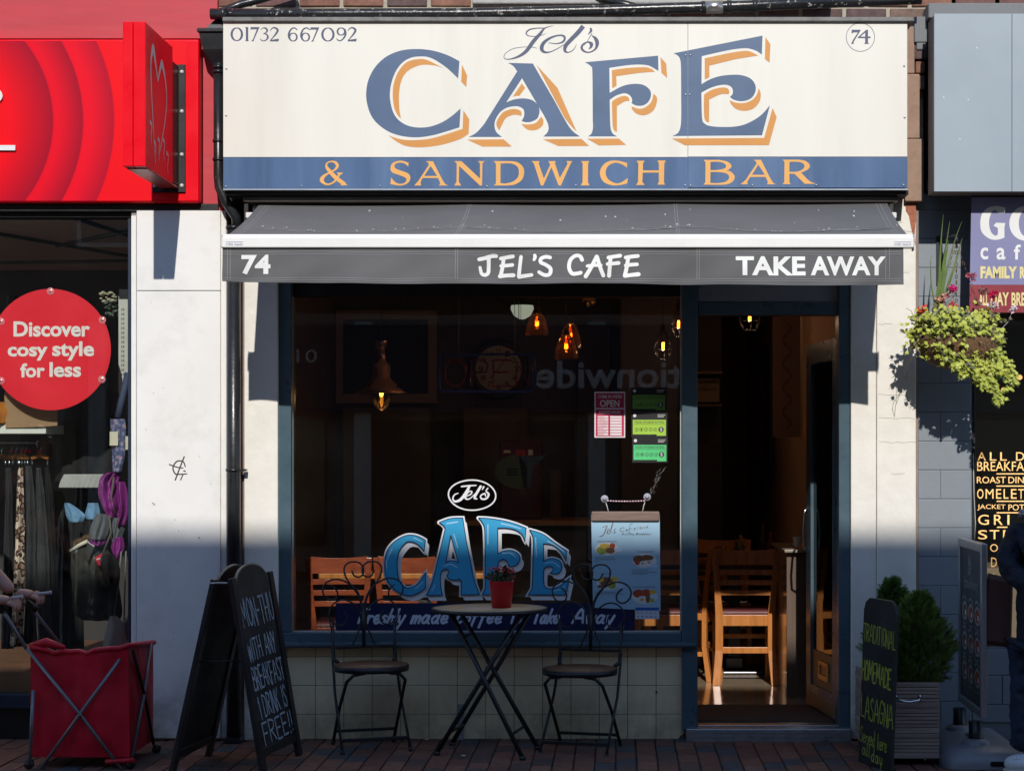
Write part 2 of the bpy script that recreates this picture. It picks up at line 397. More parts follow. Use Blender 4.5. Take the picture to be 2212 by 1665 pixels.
m_iron = M('black_wrought_iron', (.014, .015, .018), .38, var=.3, scale=40, bump=.2, bscale=90)
m_txtw = M('white_lettering', (.80, .80, .78), .5, var=.03)
m_txtd = M('dark_lettering', (.03, .03, .04), .5)
g_shop = glass_mat('window_glass', (.93, .95, .94))
g_bulb = glass_mat('clear_glass', (.9, .9, .9))

def brickmat(name, cols, rough=.85):
    m, n, l, b = nt(name)
    oi = n.new('ShaderNodeObjectInfo'); cr = n.new('ShaderNodeValToRGB'); cr.color_ramp.interpolation = 'CONSTANT'
    cr.color_ramp.elements[0].color = cols[0] + (1,); cr.color_ramp.elements[1].position = 1 / len(cols); cr.color_ramp.elements[1].color = cols[1] + (1,)
    for i in range(2, len(cols)):
        e = cr.color_ramp.elements.new(i / len(cols)); e.color = cols[i] + (1,)
    l.new(oi.outputs['Random'], cr.inputs[0])
    g = n.new('ShaderNodeNewGeometry'); nz = n.new('ShaderNodeTexNoise'); nz.inputs['Scale'].default_value = 22; nz.inputs['Detail'].default_value = 8; nz.inputs['Roughness'].default_value = .7
    l.new(g.outputs['Position'], nz.inputs['Vector'])
    mr = n.new('ShaderNodeMapRange'); mr.inputs[1].default_value = .3; mr.inputs[2].default_value = .7; mr.inputs[3].default_value = .6; mr.inputs[4].default_value = 1.35
    l.new(nz.outputs['Fac'], mr.inputs[0])
    vm = n.new('ShaderNodeVectorMath'); vm.operation = 'SCALE'; l.new(cr.outputs[0], vm.inputs[0]); l.new(mr.outputs[0], vm.inputs['Scale'])
    l.new(vm.outputs[0], b.inputs['Base Color']); b.inputs['Roughness'].default_value = rough
    bp = n.new('ShaderNodeBump'); bp.inputs['Strength'].default_value = .5; bp.inputs['Distance'].default_value = .004
    n2 = n.new('ShaderNodeTexNoise'); n2.inputs['Scale'].default_value = 90; n2.inputs['Detail'].default_value = 5; l.new(g.outputs['Position'], n2.inputs['Vector'])
    l.new(n2.outputs['Fac'], bp.inputs['Height']); l.new(bp.outputs[0], b.inputs['Normal'])
    MATS[name] = m; return m
m_paver = brickmat('brick_paver', [(.165, .068, .045), (.20, .083, .052), (.125, .07, .055), (.075, .070, .074), (.18, .075, .05), (.22, .10, .065), (.10, .06, .048)])
m_brick = brickmat('weathered_brick', [(.22, .10, .07), (.16, .08, .07), (.25, .12, .08), (.12, .075, .07), (.20, .13, .10)])

# ---------------------------------------------------------------- ground
mb = MB(); mb.box(-60, 60, -60, -3.2, -.6, -.105); mb.build('street', M('warm_bounce_roadway', (.15, .10, .075), .9, var=.3, scale=20, bump=.5), kind='structure')  # unseen street, coloured warm for the light it bounces onto the frontage
mb = MB(); mb.box(-14, 14, -3.2, .4, -.6, -.012)
pavement = mb.build('pavement', m_pav, kind='structure')
mb = MB(); mb.box(-14, 14, -3.35, -3.2, -.6, .0); mb.build('kerb', M('granite_kerb', (.3, .29, .28), .8, var=.2, scale=40, bump=.4), kind='structure')
pm = None; npav = 0; rest = MB()
pw, pl = .1045, .213
i0, i1 = -29, 20
for i in range(-80, 80):
    off = (i % 2) * pl / 2
    for j in range(0, 15):
        y1 = -.012 - j * pl + off; y0 = y1 - pl + .006
        if y1 > .1: y1 = .1
        x0 = i * pw + .003; x1 = x0 + pw - .006
        if i0 <= i <= i1 and j < 6:
            if pm is None or j == 0:
                q = MB(); q.box(-pw / 2 + .003, pw / 2 - .003, y0 - y1, 0, -.06, 0)
                me_o = q.build('paver', m_paver, bevel=.004, segs=1)
                me = me_o.data; me_o.location = (0, 0, 0)
                for v in me.vertices: v.co.z -= .06; v.co.y += (y0 - y1) / 2
                if j: pm = me
                o = me_o
            else:
                o = bpy.data.objects.new('paver', pm); COL.objects.link(o)
                md = o.modifiers.new('bevel', 'BEVEL'); md.width = .004; md.segments = 1
            o.parent = pavement
            o.location = Vector(((x0 + x1) / 2, y1, random.uniform(-.003, .002))) - pavement.location
            o.rotation_euler = (random.uniform(-.008, .008), random.uniform(-.012, .012), random.uniform(-.008, .008))
            npav += 1
        elif npav < 0 or abs(i) < 60: rest.box(x0, x1, y0, y1, -.06, random.uniform(-.003, .002))
rest.build('paving_beyond', m_paver, pavement, kind='stuff')

# ---------------------------------------------------------------- building across the street (throws the shade, shows in the glass)
YO = -14.5
opp = thing('bank_building', 'brick building across the street with nationwide fascia, seen reflected in cafe window', 'building', (0, YO, 0))
HO = 1.078 + (-YO) * .622
m_obr = M('red_brown_brick_wall', (.26, .20, .17), .85, var=.25, scale=12)
MB().box(-22, 22, YO - 9, YO, 0, HO).build('wall', m_obr, opp)
w = MB()
for fl in (4.3, 7.2):
    for k in range(-9, 10): w.box(k * 2.2 - .55, k * 2.2 + .55, YO - .02, YO + .03, fl, fl + 1.6)
w.build('window_sashes', M('white_sash', (.7, .7, .7), .5), opp)
w = MB()
for fl in (4.3, 7.2):
    for k in range(-9, 10): 
        for a in (0, 1): w.box(k * 2.2 - .49 + a * .5, k * 2.2 - .01 + a * .5, YO + .02, YO + .04, fl + .06, fl + 1.54)
w.build('window_panes', M('dark_pane', (.02, .025, .03), .1), opp)
MB().box(-6, 6, YO, YO + .25, 2.1, 3.25).build('fascia', M('night_blue_fascia', (.015, .02, .05), .4), opp)
q = MB()
def oppf(x, y, d): return Vector((-(x), YO + .255 + d, y))
put_text(q, 'nationwide', -1.35, 2.78, 1.045, 2.416, oppf, bold=.02)
put_text(q, '01', 3.92, 2.925, 4.19, 2.757, oppf)
q.build('lettering', M('pale_sign_letters', (.80, .82, .85), .6), opp)
w = MB()
for k in (-8.5, -5.2, -1.9, 1.4, 4.7, 8): w.box(k - 1.35, k + 1.35, YO - .02, YO + .05, .35, 2.0)
q = MB()
for k in (-10.1, -6.85, -3.34, -.25, 3.05, 6.35, 9.6): q.box(k - .11, k + .11, YO, YO + .16, 0, 3.3)
q.build('stone_pilasters', M('pale_stone_pilaster', (.62, .60, .56), .8), opp, kind='stuff')
w.build('shop_glazing', M('dark_pane', (.02, .02, .02)), opp)

# ---------------------------------------------------------------- CAFE BUILDING
YP = -.06
cafe = thing('cafe_building', 'cream painted cafe shopfront with slate blue window frame and open doorway', 'building', (0, 0, 0))
# brick upper wall with individual bricks
MB().box(-2.2, 2.9, .0, .3, 3.0, 8.0).build('upper_wall', M('lime_mortar', (.42, .38, .30), .95, var=.15, scale=40, bump=.6, bscale=60), cafe)
uw = cafe.children[-1]
bm_ = None
for r_ in range(4):
    z0 = 3.80 + r_ * .075
    for c_ in range(-1, 22):
        xx = -2.18 + c_ * .236 + (r_ % 2) * .118
        if xx < -2.2 or xx > 2.6: continue
        if bm_ is None:
            q = MB(); q.box(-.1075, .1075, -.018, 0, 0, .062); o = q.build('brick', m_brick, bevel=.004, segs=1); bm_ = o.data; o.location = (0, 0, 0)
            for v in bm_.vertices: v.co.y -= .009
        else:
            o = bpy.data.objects.new('brick', bm_); COL.objects.link(o)
            md = o.modifiers.new('bevel', 'BEVEL'); md.width = .004; md.segments = 1
        o.parent = uw; o.location = (xx + .11, .008 + random.uniform(-.003, .003), z0); o.rotation_euler = (0, random.uniform(-.01, .01), random.uniform(-.015, .015))
# render strip and bricks to the right of the sign
m_rend = M('brown_render', (.36, .24, .18), .9, var=.12, scale=14, bump=.9, bscale=35, dirt=(.2, .12, .09), dirtamt=.4, dscale=9)
q = MB(); q.pbox(1955, 300, 1996, 435, -.10, .0); q.pbox(1955, 160, 1987, 299, -.09, .0); q.pbox(1955, 40, 1976, 159, -.07, 0); q.build('render_patch', m_rend, cafe, bevel=.006)
for (a, b_, c_, d_) in ((1976, 98, 2004, 128), (1978, 133, 1998, 158), (1976, 163, 1998, 193), (1976, 60, 2003, 93)):
    q = MB(); q.pbox(a, b_, c_, d_, -.07, .02); q.build('brick', m_brick, cafe, bevel=.005)
q = MB(); q.pbox(1994, 30, 2014, 438, .0, .05); q.build('gap_shade_strip', m_dark, cafe)  # near-black strip, the shade of the gap put into its colour
q = MB(); q.pbox(1975, 36, 2003, 92, -.085, 0); q.pbox(1980, 92, 2000, 108, -.08, 0); q.build('lead_flashing', M('grey_lead', (.17, .18, .19), .6, var=.15, bump=.3), cafe, bevel=.006)
# piers
q = MB(); q.pbox(527, 590, 600, 1599, YP, .12); q.build('pier', m_white, cafe, bevel=.006)
q = MB(); q.pbox(1838, 425, 1893, 1596, YP + .004, .14); q.pbox(1894, 425, 1979, 1598, YP, .14); q.build('pier', m_white, cafe, bevel=.006)
q = MB()
for (x, y, s) in ((1897, 852, 60), (1898, 700, 30), (1899, 955, 80), (1930, 770, 40), (1898, 903, 78), (1904, 590, 60), (1920, 500, 50), (1910, 480, 40), (1925, 1023, 30)):
    pts = [(x + s * t / 6, y + random.uniform(-1.6, 1.6), .8) for t in range(7)]
    q.ribbon(pts, wall(YP - .001), smooth=False, caps=False)
q.build('crack', M('crack_line', (.42, .39, .34), .9), cafe, kind='stuff')
q = MB()
pl_ = [(1956, 440), (1978, 432), (1979, 470), (1976, 500), (1978, 530), (1972, 505), (1968, 490), (1964, 466), (1957, 455)]
q.prism(pl_, lambda x, y, d: P(x, y, YP - d), .001, .004); q.build('bare_brick_patch', M('exposed_brick', (.42, .15, .09), .9, var=.35, scale=50, bump=.8), cafe)
q = MB(); q.pbox(1979, 425, 1983, 1597, -.03, .1); q.build('joint_gap', m_rend, cafe)
# dark header between sign and awning
q = MB(); q.pbox(490, 395, 1960, 640, .02, .14); q.build('header', m_dark, cafe)
# stall riser and tiles
q = MB(); q.pbox(600, 1385, 1480, 1606, .012, .14); riser = q.build('stall_riser', m_grout, cafe)
xs = [604 + 0, 619.9] + [619.9 + 61.33 * i for i in range(1, 15)]
ys = [1397.5, 1418, 1480, 1542, 1596]
for a, b_ in zip(xs[:-1], xs[1:]):
    for c_, d_ in zip(ys[:-1], ys[1:]):
        q = MB(); p0 = P(a, c_, 0); p1 = P(b_, d_, 0); j = random.uniform(-.0012, .0012)
        q.box(p0.x + .0012, p1.x - .0012, j, .012, p1.z + .0012, p0.z - .0012)
        q.build('tile', m_tile, riser, bevel=.0022, segs=2)
q = MB(); q.prism([(p[0], p[1]) for p in [(1478, 1583), (1478, 1597), (1464, 1597), (1470, 1588)]], lambda x, y, d: P(x, y, -.002 - d), 0, .004); q.build('broken_tile_repair', m_grout, cafe)
q = MB(); q.tube([P(1418, 1494, -.001), P(1418, 1494, -.008)], .006, 8); q.build('drill_hole', m_dark, cafe)
q = MB(); q.pbox(988, 1520, 1003, 1598, -.004, .01); q.build('cable_patch', M('grey_cable_cover', (.25, .26, .28), .7, wear=(.5, .5, .52), wearamt=.1, wscale=60), cafe)
# window frame
YW = -.03
q = MB()
q.pbox(600, 600, 629, 1366, YW, .11)                  # left stile
q.pbox(600, 1366, 1473, 1388, YW - .002, .11)         # bottom rail
q.pbox(600, 560, 1473, 599, YW - .001, .11)           # head
q.pbox(1473, 560, 1507, 1578, YW - .012, .11)         # post between window and door
q.build('window_frame', m_blue, cafe, bevel=.004)
q = MB(); q.pbox(598, 1388, 1504, 1398, YW - .05, .05); q.build('window_sill', m_blue, cafe, bevel=.008, segs=3)
q = MB()
q.pbox(629.3, 601, 632, 1362, .012, .05); q.pbox(1469.4, 601, 1472.6, 1362, .012, .05); q.pbox(632, 1362, 1469.4, 1365.6, .012, .05)
q.build('glazing_bead', M('pale_bead', (.55, .55, .50), .5), cafe)
a = P(629, 590, .03); b_ = P(1473, 1366, .03)
q = MB(); q.box(a.x, b_.x, .03, .036, b_.z, a.z); q.build('window_pane', g_shop, cafe)
# door frame
q = MB()
q.pbox(1812, 560, 1836, 1580, -.045, .11)
q.pbox(1508, 652, 1811, 680, -.02, .11)
q.pbox(1508, 560, 1811, 612, -.02, .11)
q.build('door_frame', m_blue, cafe, bevel=.004)
q = MB(); q.pbox(1509, 613, 1810, 651, .0, .02); q.build('transom_panel', M('grey_transom_panel', (.30, .31, .34), .3, var=.05), cafe)
# step with checker plate
m_plate = M('galvanised_checker_plate', (.36, .38, .40), .42, metal=.8, var=.15, scale=20, bump=.2)
q = MB(); a = P(1482, 1569, -.09); b_ = P(1840, 1600, -.09); q.box(a.x, b_.x, -.09, .3, -.02, .0675); q.build('doorstep', m_plate, cafe, bevel=.006)
q = MB()
for i in range(17):
    for r_ in range(2):
        cxp = a.x + .03 + i * .052 + r_ * .0
        for t in range(4):
            x = cxp + t * .0075; z = .018 + r_ * .022
            if x > b_.x - .01: continue
            s_ = 1 if (i + r_) % 2 else -1
            q.tube([(x, -.0905, z), (x + .009 * s_, -.0905, z + .014)], .0012, 4)
q.build('tread_pattern', m_plate, cafe, kind='stuff')
q = MB(); q.box(P(1508, 0, 0).x, P(1812, 0, 0).x, .0, .12, .0677, .073); q.build('threshold_strip', m_steel, cafe, bevel=.002)

# ---------------------------------------------------------------- cafe interior shell
FZ = .07
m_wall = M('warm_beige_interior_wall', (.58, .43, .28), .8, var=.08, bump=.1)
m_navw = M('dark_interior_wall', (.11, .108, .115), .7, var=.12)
XL, XR, YB, YC, ZC = -2.2, 1.27, 4.5, 8.0, 2.78
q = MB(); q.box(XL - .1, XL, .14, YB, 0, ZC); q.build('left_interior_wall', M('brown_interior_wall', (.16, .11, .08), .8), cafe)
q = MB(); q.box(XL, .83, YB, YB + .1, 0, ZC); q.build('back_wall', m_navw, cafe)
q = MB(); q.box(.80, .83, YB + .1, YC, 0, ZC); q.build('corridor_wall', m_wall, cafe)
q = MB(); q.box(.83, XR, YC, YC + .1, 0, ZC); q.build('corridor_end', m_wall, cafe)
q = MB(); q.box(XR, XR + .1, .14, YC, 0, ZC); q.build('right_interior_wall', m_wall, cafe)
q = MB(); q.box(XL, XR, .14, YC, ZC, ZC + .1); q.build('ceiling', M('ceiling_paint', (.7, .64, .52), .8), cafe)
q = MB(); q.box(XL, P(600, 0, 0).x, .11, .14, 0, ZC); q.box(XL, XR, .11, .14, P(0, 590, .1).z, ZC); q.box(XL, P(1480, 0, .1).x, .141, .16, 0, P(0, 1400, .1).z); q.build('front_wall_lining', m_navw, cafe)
q = MB(); q.box(XL - .1, XR + .1, .11, YC, -.05, FZ - .004)
flo = q.build('cafe_floor', M('floor_grout', (.25, .22, .18), .8), kind='structure')
m_ft = M('beige_floor_tile', (.40, .31, .21), .13, var=.1, scale=5, rnd=.06, coat=.3)
tm = None
for i in range(8):
    for j in range(9):
        x = XL + i * .45; y = .45 + j * .45
        if x > XR: continue
        if tm is None:
            q = MB(); q.box(0, .446, 0, .446, 0, .005); o = q.build('floor_tile', m_ft, bevel=.001, segs=1); tm = o.data; o.location = (0, 0, 0)
            for v in tm.vertices: v.co.x += .223; v.co.y += .223
        else: o = bpy.data.objects.new('floor_tile', tm); COL.objects.link(o)
        o.parent = flo; o.location = Vector((x, y, FZ - .005)) - flo.location
q = MB(); q.box(XL, XR, 4.5, YC, FZ - .003, FZ); q.build('far_floor_tiles', m_ft, flo)
q = MB(); q.box(P(1500, 0, 0).x, 1.26, .125, .78, FZ - .01, FZ + .012); mt = q.build('doormat', M('brown_coir_mat', (.09, .055, .035), .98, var=.3, scale=60, bump=1, bscale=300), label='dark brown doormat just inside the open door', cat='doormat')
# ---------------------------------------------------------------- CAFE FASCIA SIGN
YS = -.28
m_sblue = M('faded_navy_sign_paint', (.066, .122, .225), .42, var=.07, scale=5)
m_sor = M('orange_sign_paint', (.64, .27, .05), .45, var=.04)
m_sor2 = M('light_orange_sign_paint', (.80, .40, .10), .45, var=.04)
m_sdig = M('dark_slate_lettering', (.065, .08, .15), .5, var=.06)
sign = thing('fascia_sign', 'long cream fascia sign with large blue and orange CAFE lettering above the awning', 'sign', P(1220, 408, -.1))
def panel(x0, y0, x1, y1, mat, name, Y=YS):
    q = MB(); a = P(x0, y0, Y); b_ = P(x1, y1, Y); q.box(a.x, b_.x, Y, Y + .02, b_.z, a.z); return q.build(name, mat, sign, bevel=.0015, segs=1)
m_scr = M('cream_sign_panel', (.80, .772, .685), .38, var=.02, scale=2.5, dirt=(.62, .58, .50), dirtamt=.38, dscale=1.6, stretch=(1.8, 1, .18), wear=(.5, .47, .42), wearamt=-.045, wscale=30)
panel(482, 47, 1485.6, 340, m_scr, 'panel'); panel(1486.4, 46, 1960, 339, m_scr, 'panel')
m_blb = M('blue_sign_band', (.05, .115, .245), .4, var=.15, scale=5, dirt=(.20, .32, .48), dirtamt=.40, dscale=2.4, streak=1)
panel(482, 340.6, 1485.6, 408, m_blb, 'panel'); panel(1486.4, 339.6, 1960, 406, m_blb, 'panel')
q = MB(); q.pbox(484, 48, 1958, 404, YS + .02, .0); q.build('sign_box', m_black, sign)
q = MB(); q.pbox(482, 408.2, 1960, 410.5, YS - .003, YS + .03); q.build('bottom_trim', M('light_metal_trim', (.55, .6, .68), .3, metal=.4), sign)
q = MB(); a = P(484, 410, YS); b_ = P(1958, 424, YS + .1); q.box(a.x, b_.x, YS + .03, .0, b_.z, b_.z + .02); q.build('soffit', m_dark, sign)
FN = wall(YS - .0006)
LET = [  # (crop, blue outline, holes, orange pieces)
 (Z(1350, 120, 3.62), "1350,400 1333,636 1190,500~ 1040,395~ 930,345~ 830,335~ 700,350~ 580,415~ 490,530~ 430,680~ 405,850~ 425,1010~ 470,1130~ 550,1220~ 670,1280~ 810,1300~ 960,1285~ 1120,1225~ 1250,1140~ 1366,1040 1350,1296 1180,1350~ 980,1405~ 770,1432~ 560,1412~ 380,1350~ 220,1230~ 130,1090~ 85,900~ 95,730~ 140,590~ 230,450~ 370,330~ 560,255~ 770,235~ 980,255~ 1180,315~", [],
  ["1130,492 1000,425~ 900,380~ 810,370~ 690,390~ 600,440~ 510,560~ 455,720~ 445,880~ 465,1030~ 510,1130~ 556,1178 535,1050~ 530,850~ 560,670~ 640,540~ 780,465~ 900,447~ 1030,462~", "1385,448 1455,595 1443,752 1373,678", "1403,1065 1484,1190 1475,1385 1350,1460~ 1100,1535~ 820,1568~ 620,1548~ 500,1490~ 390,1408 560,1460~ 750,1470~ 1000,1440~ 1393,1318"]),
 (Z(1750, 60, 3.202), "495,566 795,574 1060,1030 1235,1340~ 1360,1450 920,1450 975,1390~ 980,1310~ 930,1200~ 865,1095 875,1150~ 850,1230~ 780,1270~ 720,1278~ 660,1265 690,1200~ 685,1130~ 640,1095~ 580,1085~ 480,1105~ 400,1160~ 345,1250~ 335,1330~ 360,1400~ 425,1455 25,1455 120,1400~ 210,1300 607,668 560,605~", ["665,750 475,1040 570,1005~ 680,992~ 780,1010~ 843,1055"],
  ["663,812 703,868 633,960 590,962~ 551,974", "390,1378 360,1320~ 365,1260~ 430,1165~ 520,1125~ 600,1122~ 650,1145~ 660,1175~ 657,1203 570,1187~ 470,1230~ 425,1310~", "655,1298 740,1305~ 830,1285~ 893,1210 920,1250~ 915,1310~ 860,1360~ 790,1376~ 720,1360~", "840,592 1090,865 1320,1388 1260,1330~ 1180,1230", "8,1487 445,1483 542,1570 188,1570", "917,1482 1380,1478 1471,1563 1100,1563"]),
 (Z(2180, 120, 3.6206), "50,414 1043,325 1047,533 960,480~ 900,455~ 780,445~ 620,455~ 380,490 385,830 520,755~ 620,720~ 740,707~ 850,725~ 930,790~ 945,870~ 910,950~ 850,995~ 780,1005~ 730,995~ 682,970 690,920~ 660,865~ 600,835~ 530,845~ 455,875~ 385,925 390,1200 400,1320~ 430,1385~ 487,1420 90,1420 135,1385~ 157,1310~ 155,1200 150,560~ 130,470~", [],
  ["415,522 600,495~ 800,482~ 890,485~ 960,510~ 998,543 780,560~ 475,603 478,730 420,770", "1075,345 1153,433 1165,627 1087,555", "980,842 1020,880~ 1027,950~ 985,1060~ 910,1115~ 830,1133~ 740,1105~ 690,1050~ 682,1012 780,1045~ 870,1025~ 950,950~", "415,965 430,935~ 520,885~ 600,872~ 645,900~ 652,940 590,945~ 483,1010 483,1360 445,1335~ 428,1280~ 420,1150", "80,1452 510,1450 608,1535 240,1542"]),
 (Z(2500, 100, 3.468), "90,350 1247,120 1238,368 1170,320~ 1080,290~ 990,285~ 800,310~ 457,387 453,752 560,690~ 700,645~ 880,628~ 1000,640~ 1100,685~ 1155,770~ 1150,860~ 1090,940~ 980,972~ 880,955~ 823,918 860,870~ 850,800~ 790,762~ 700,762~ 580,795~ 452,860 460,1180~ 490,1260~ 570,1295~ 720,1307~ 900,1300~ 1050,1260~ 1220,1160~ 1343,1025 1240,1415 75,1425 150,1380~ 182,1290~ 190,1150 187,600 180,450~ 150,385~", [],
  ["495,415 800,350~ 980,322~ 1080,325~ 1190,378 900,425 555,510 555,660 495,690", "1285,140 1350,235 1338,472 1278,420", "1195,805 1222,870~ 1210,970~ 1130,1065~ 1010,1097~ 900,1070~ 840,1010~ 820,958 900,992~ 1020,995~ 1120,950~ 1175,880~", "485,900 500,875~ 600,820~ 720,795~ 790,805~ 815,850~ 803,880 700,882~ 553,950 552,1245 515,1235~ 490,1180~ 483,1050", "1377,1060 1430,1180 1330,1542 235,1543 70,1457 1268,1450"]),
]
qo = MB()
for tr, bl, holes, org in LET:
    qb = MB(); qb.flat(outline(bl, tr), FN, [outline(h, tr) for h in holes]); qb.build('letter', m_sblue, sign)
    for o_ in org: qo.flat(outline(o_, tr), FN)
qo.build('drop_shade_lettering', m_sor, sign)
T5, T6 = Z(1150, 580, 2.212), Z(2100, 580, 2.212)
qq = MB()
for tr, bl, holes in [
 (T5, "845,68 843,100 810,75~ 770,68~ 738,78~ 728,98~ 745,120~ 800,140~ 845,160~ 860,190~ 850,225~ 815,250~ 770,258~ 730,252~ 695,245 700,190 720,215~ 750,238~ 785,243~ 815,232~ 828,210~ 815,190~ 760,168~ 712,150~ 695,120~ 705,80~ 740,58~ 790,52~", []),
 (T5, "988,56 1048,56 1135,225~ 1175,257 1100,257 1108,235 1090,195 963,195 950,215 945,235 950,257 892,257 925,220~ 945,190 1015,85 1005,65", ["975,178 1083,178 1028,95"]),
 (T5, "1225,55 1283,55 1438,200 1438,75 1422,55 1475,55 1458,75 1455,257 1437,257 1265,95 1262,225 1282,257 1225,257 1243,225 1245,75", []),
 (T5, "1550,55 1690,55 1750,65~ 1795,105~ 1803,160~ 1780,215~ 1720,250~ 1650,257 1552,257 1570,240 1570,75", ["1608,75 1607,237 1650,240~ 1710,225~ 1750,190~ 1760,150~ 1750,105~ 1710,78~ 1660,73~"]),
 (T5, "1865,55 1932,55 1925,75 1968,200 2020,85 2005,55 2065,55 2060,75 2100,195 2165,75 2155,55 2203,55 2190,75 2108,257 2090,257 2030,105 1962,257 1943,257 1885,75", []),
 (T6, "175,55 243,55 233,75 232,230 245,256 172,256 187,230 188,75", []),
 (T6, "557,70 555,110 520,85~ 460,68~ 400,95~ 378,150~ 400,205~ 460,238~ 510,230~ 563,195 557,240 500,253~ 430,255~ 360,225~ 330,155~ 355,90~ 410,55~ 480,52~", []),
 (T6, "635,52 702,52 688,75 688,132 820,132 820,75 808,50 877,50 865,75 862,228 870,250 807,250 820,228 820,150 686,150 683,228 703,252 630,254 647,228 650,75", []),
 (T6, "1190,45 1320,45 1390,60~ 1423,95~ 1400,125~ 1380,132 1420,145~ 1450,185~ 1425,230~ 1360,250~ 1190,250 1205,232 1207,65", ["1248,62 1248,130 1310,128~ 1365,115~ 1378,92~ 1350,68~ 1300,60~", "1248,146 1247,235 1310,237~ 1375,225~ 1403,192~ 1385,160~ 1320,146~"]),
 (T6, "1605,44 1668,44 1755,215~ 1792,247 1717,247 1725,228 1705,186 1580,186 1565,205 1552,228 1558,247 1497,247 1540,210~ 1560,180 1632,75 1622,55", ["1592,168 1700,168 1645,85"]),
 (T6, "1847,43 1980,43 2040,55~ 2072,90~ 2055,125~ 2000,150 2070,220~ 2125,243 2030,243 1945,160 1903,160 1903,230 1915,246 1845,246 1860,230 1862,62", ["1903,62 1903,143 1960,143~ 2010,125~ 2028,95~ 2005,68~ 1950,60~"]),
]: q = MB(); q.flat(outline(bl, tr), FN, [outline(h, tr) for h in holes]); q.build('letter', m_sor2, sign)
rz = ZR(1150, 580, 2.212)
qq.ribbon(rz([(318, 248, 30), (240, 190, 34), (180, 125, 28), (163, 95, 18), (172, 70, 12), (205, 58, 12), (240, 68, 22), (255, 95, 24), (235, 125, 16), (190, 150, 12), (145, 178, 24), (125, 210, 34), (145, 238, 20), (180, 248, 14), (220, 232, 14), (250, 200, 16), (275, 160, 14)]), FN, caps=False)
qq.flat(outline("250,150 303,150 285,168 258,165", T5), FN); qq.flat(outline("280,256 342,255 300,225", T5), FN)
qq.build('ampersand', m_sor2, sign)
# digits, script, small print
q = MB(); r7 = ZR(850, 80, 4.0218); T7 = Z(850, 80, 4.0218)
def oval(cx_, cy_, rx, ry, thick, thin): q.ribbon(r7(arc(cx_, cy_, rx, ry, 0, 360, thick, 28, thin)), FN, smooth=False, caps=False)
oval(153, 200, 78, 96, 34, 12); oval(1527, 203, 84, 98, 34, 12); oval(1003, 242, 56, 60, 26, 12); oval(1190, 242, 56, 60, 26, 12); oval(1727, 158, 56, 54, 26, 12)
q.flat(outline("275,92 325,92 325,280 333,303 275,303 290,290 290,110", T7), FN)
sv = "360,92 495,92 410,285 410,303 370,305 395,280 455,125 375,125 360,135"
q.flat(outline(sv, T7), FN); q.flat(outline(sv, lambda x, y: T7(x + 902, y + 4)), FN)
q.ribbon(r7([(515, 130, 6), (550, 105, 12), (590, 110, 24), (612, 145, 26), (590, 175, 14), (555, 190, 8)]), FN); q.ribbon(r7([(555, 190, 8), (600, 200, 18), (622, 240, 28), (600, 280, 18), (560, 300, 12), (520, 285, 14), (508, 262, 4)]), FN)
for dx in (0, 1173):
    q.ribbon(r7([(658 + dx, 145, 8), (680 + dx, 115, 14), (720 + dx, 100, 20), (768 + dx, 130, 32), (755 + dx, 175, 28), (705 + dx, 240, 16), (658 + dx, 292, 10)]), FN)
    q.flat(outline("650,303 670,283 790,264 780,304", lambda x, y: T7(x + dx, y + 2)), FN)
for dx in (0, 187): q.ribbon(r7([(1062 + dx, 130, 14), (1020 + dx, 103, 16), (970 + dx, 125, 20), (938 + dx, 190, 28), (940 + dx, 250, 24), (968 + dx, 290, 12)]), FN)
q.ribbon(r7([(1785, 130, 22), (1795, 190, 28), (1770, 250, 22), (1720, 295, 14), (1675, 285, 14), (1658, 262, 6)]), FN)
q.build('phone_number', m_sdig, sign); q = MB(); T2 = Z(2100, 0, 1.58); r2_ = ZR(2100, 0, 1.58)
q.flat(outline("1728,178 1783,178 1740,250 1740,262 1725,262 1735,240 1765,194 1740,194 1728,202", T2), FN)
q.flat(outline("1825,178 1825,218 1840,218 1840,228 1825,228 1825,255 1833,262 1800,262 1808,255 1808,228 1765,228 1765,222 1815,178", T2), FN, [outline("1808,195 1780,219 1808,219", T2)])
q.ribbon(r2_(arc(1780, 222, 84, 84, 0, 360, 3.2, 48)), FN, smooth=False, caps=False)
q.build('street_number', m_sdig, sign); q = MB(); q.ribbon(r2_([(182, 172, 12), (184, 185, 14), (166, 206, 3)]), FN)
rj = ZR(1750, 60, 3.202)
for st in ([(1040, 120, 3), (940, 150, 16), (880, 220, 36), (800, 310, 46), (720, 420, 42), (640, 480, 30), (550, 515, 16), (480, 522, 9), (448, 500, 8), (470, 450, 6), (560, 395, 6), (700, 375, 5), (790, 378, 6), (850, 392, 2)],
           [(940, 150, 12), (850, 150, 12), (760, 165, 16), (715, 205, 16), (740, 240, 10), (820, 248, 7), (900, 235, 6), (955, 212, 2)],
           [(985, 325, 8), (1080, 335, 12), (1160, 310, 22), (1175, 255, 26), (1120, 235, 18), (1020, 260, 24), (930, 320, 38), (900, 390, 46), (930, 435, 28), (1000, 435, 12), (1090, 395, 8), (1180, 340, 6)],
           [(1400, 125, 54), (1330, 210, 52), (1250, 290, 48), (1190, 360, 46), (1180, 420, 32), (1220, 440, 12), (1280, 410, 9), (1320, 345, 4)]):
    q.ribbon(rj(st), FN, caps=False, seg=8)
r3 = ZR(2180, 120, 3.6206)
for st in ([(140, 50, 6), (190, 90, 42), (215, 150, 52), (200, 220, 30), (150, 265, 18), (80, 280, 18), (20, 250, 28), (5, 210, 32), (30, 165, 20), (90, 140, 18), (135, 165, 46), (130, 205, 34), (100, 238, 4)], [(145, 20, 10), (75, 140, 7), (30, 190, 5)]):
    q.ribbon(r3(st), FN, caps=False, seg=8)
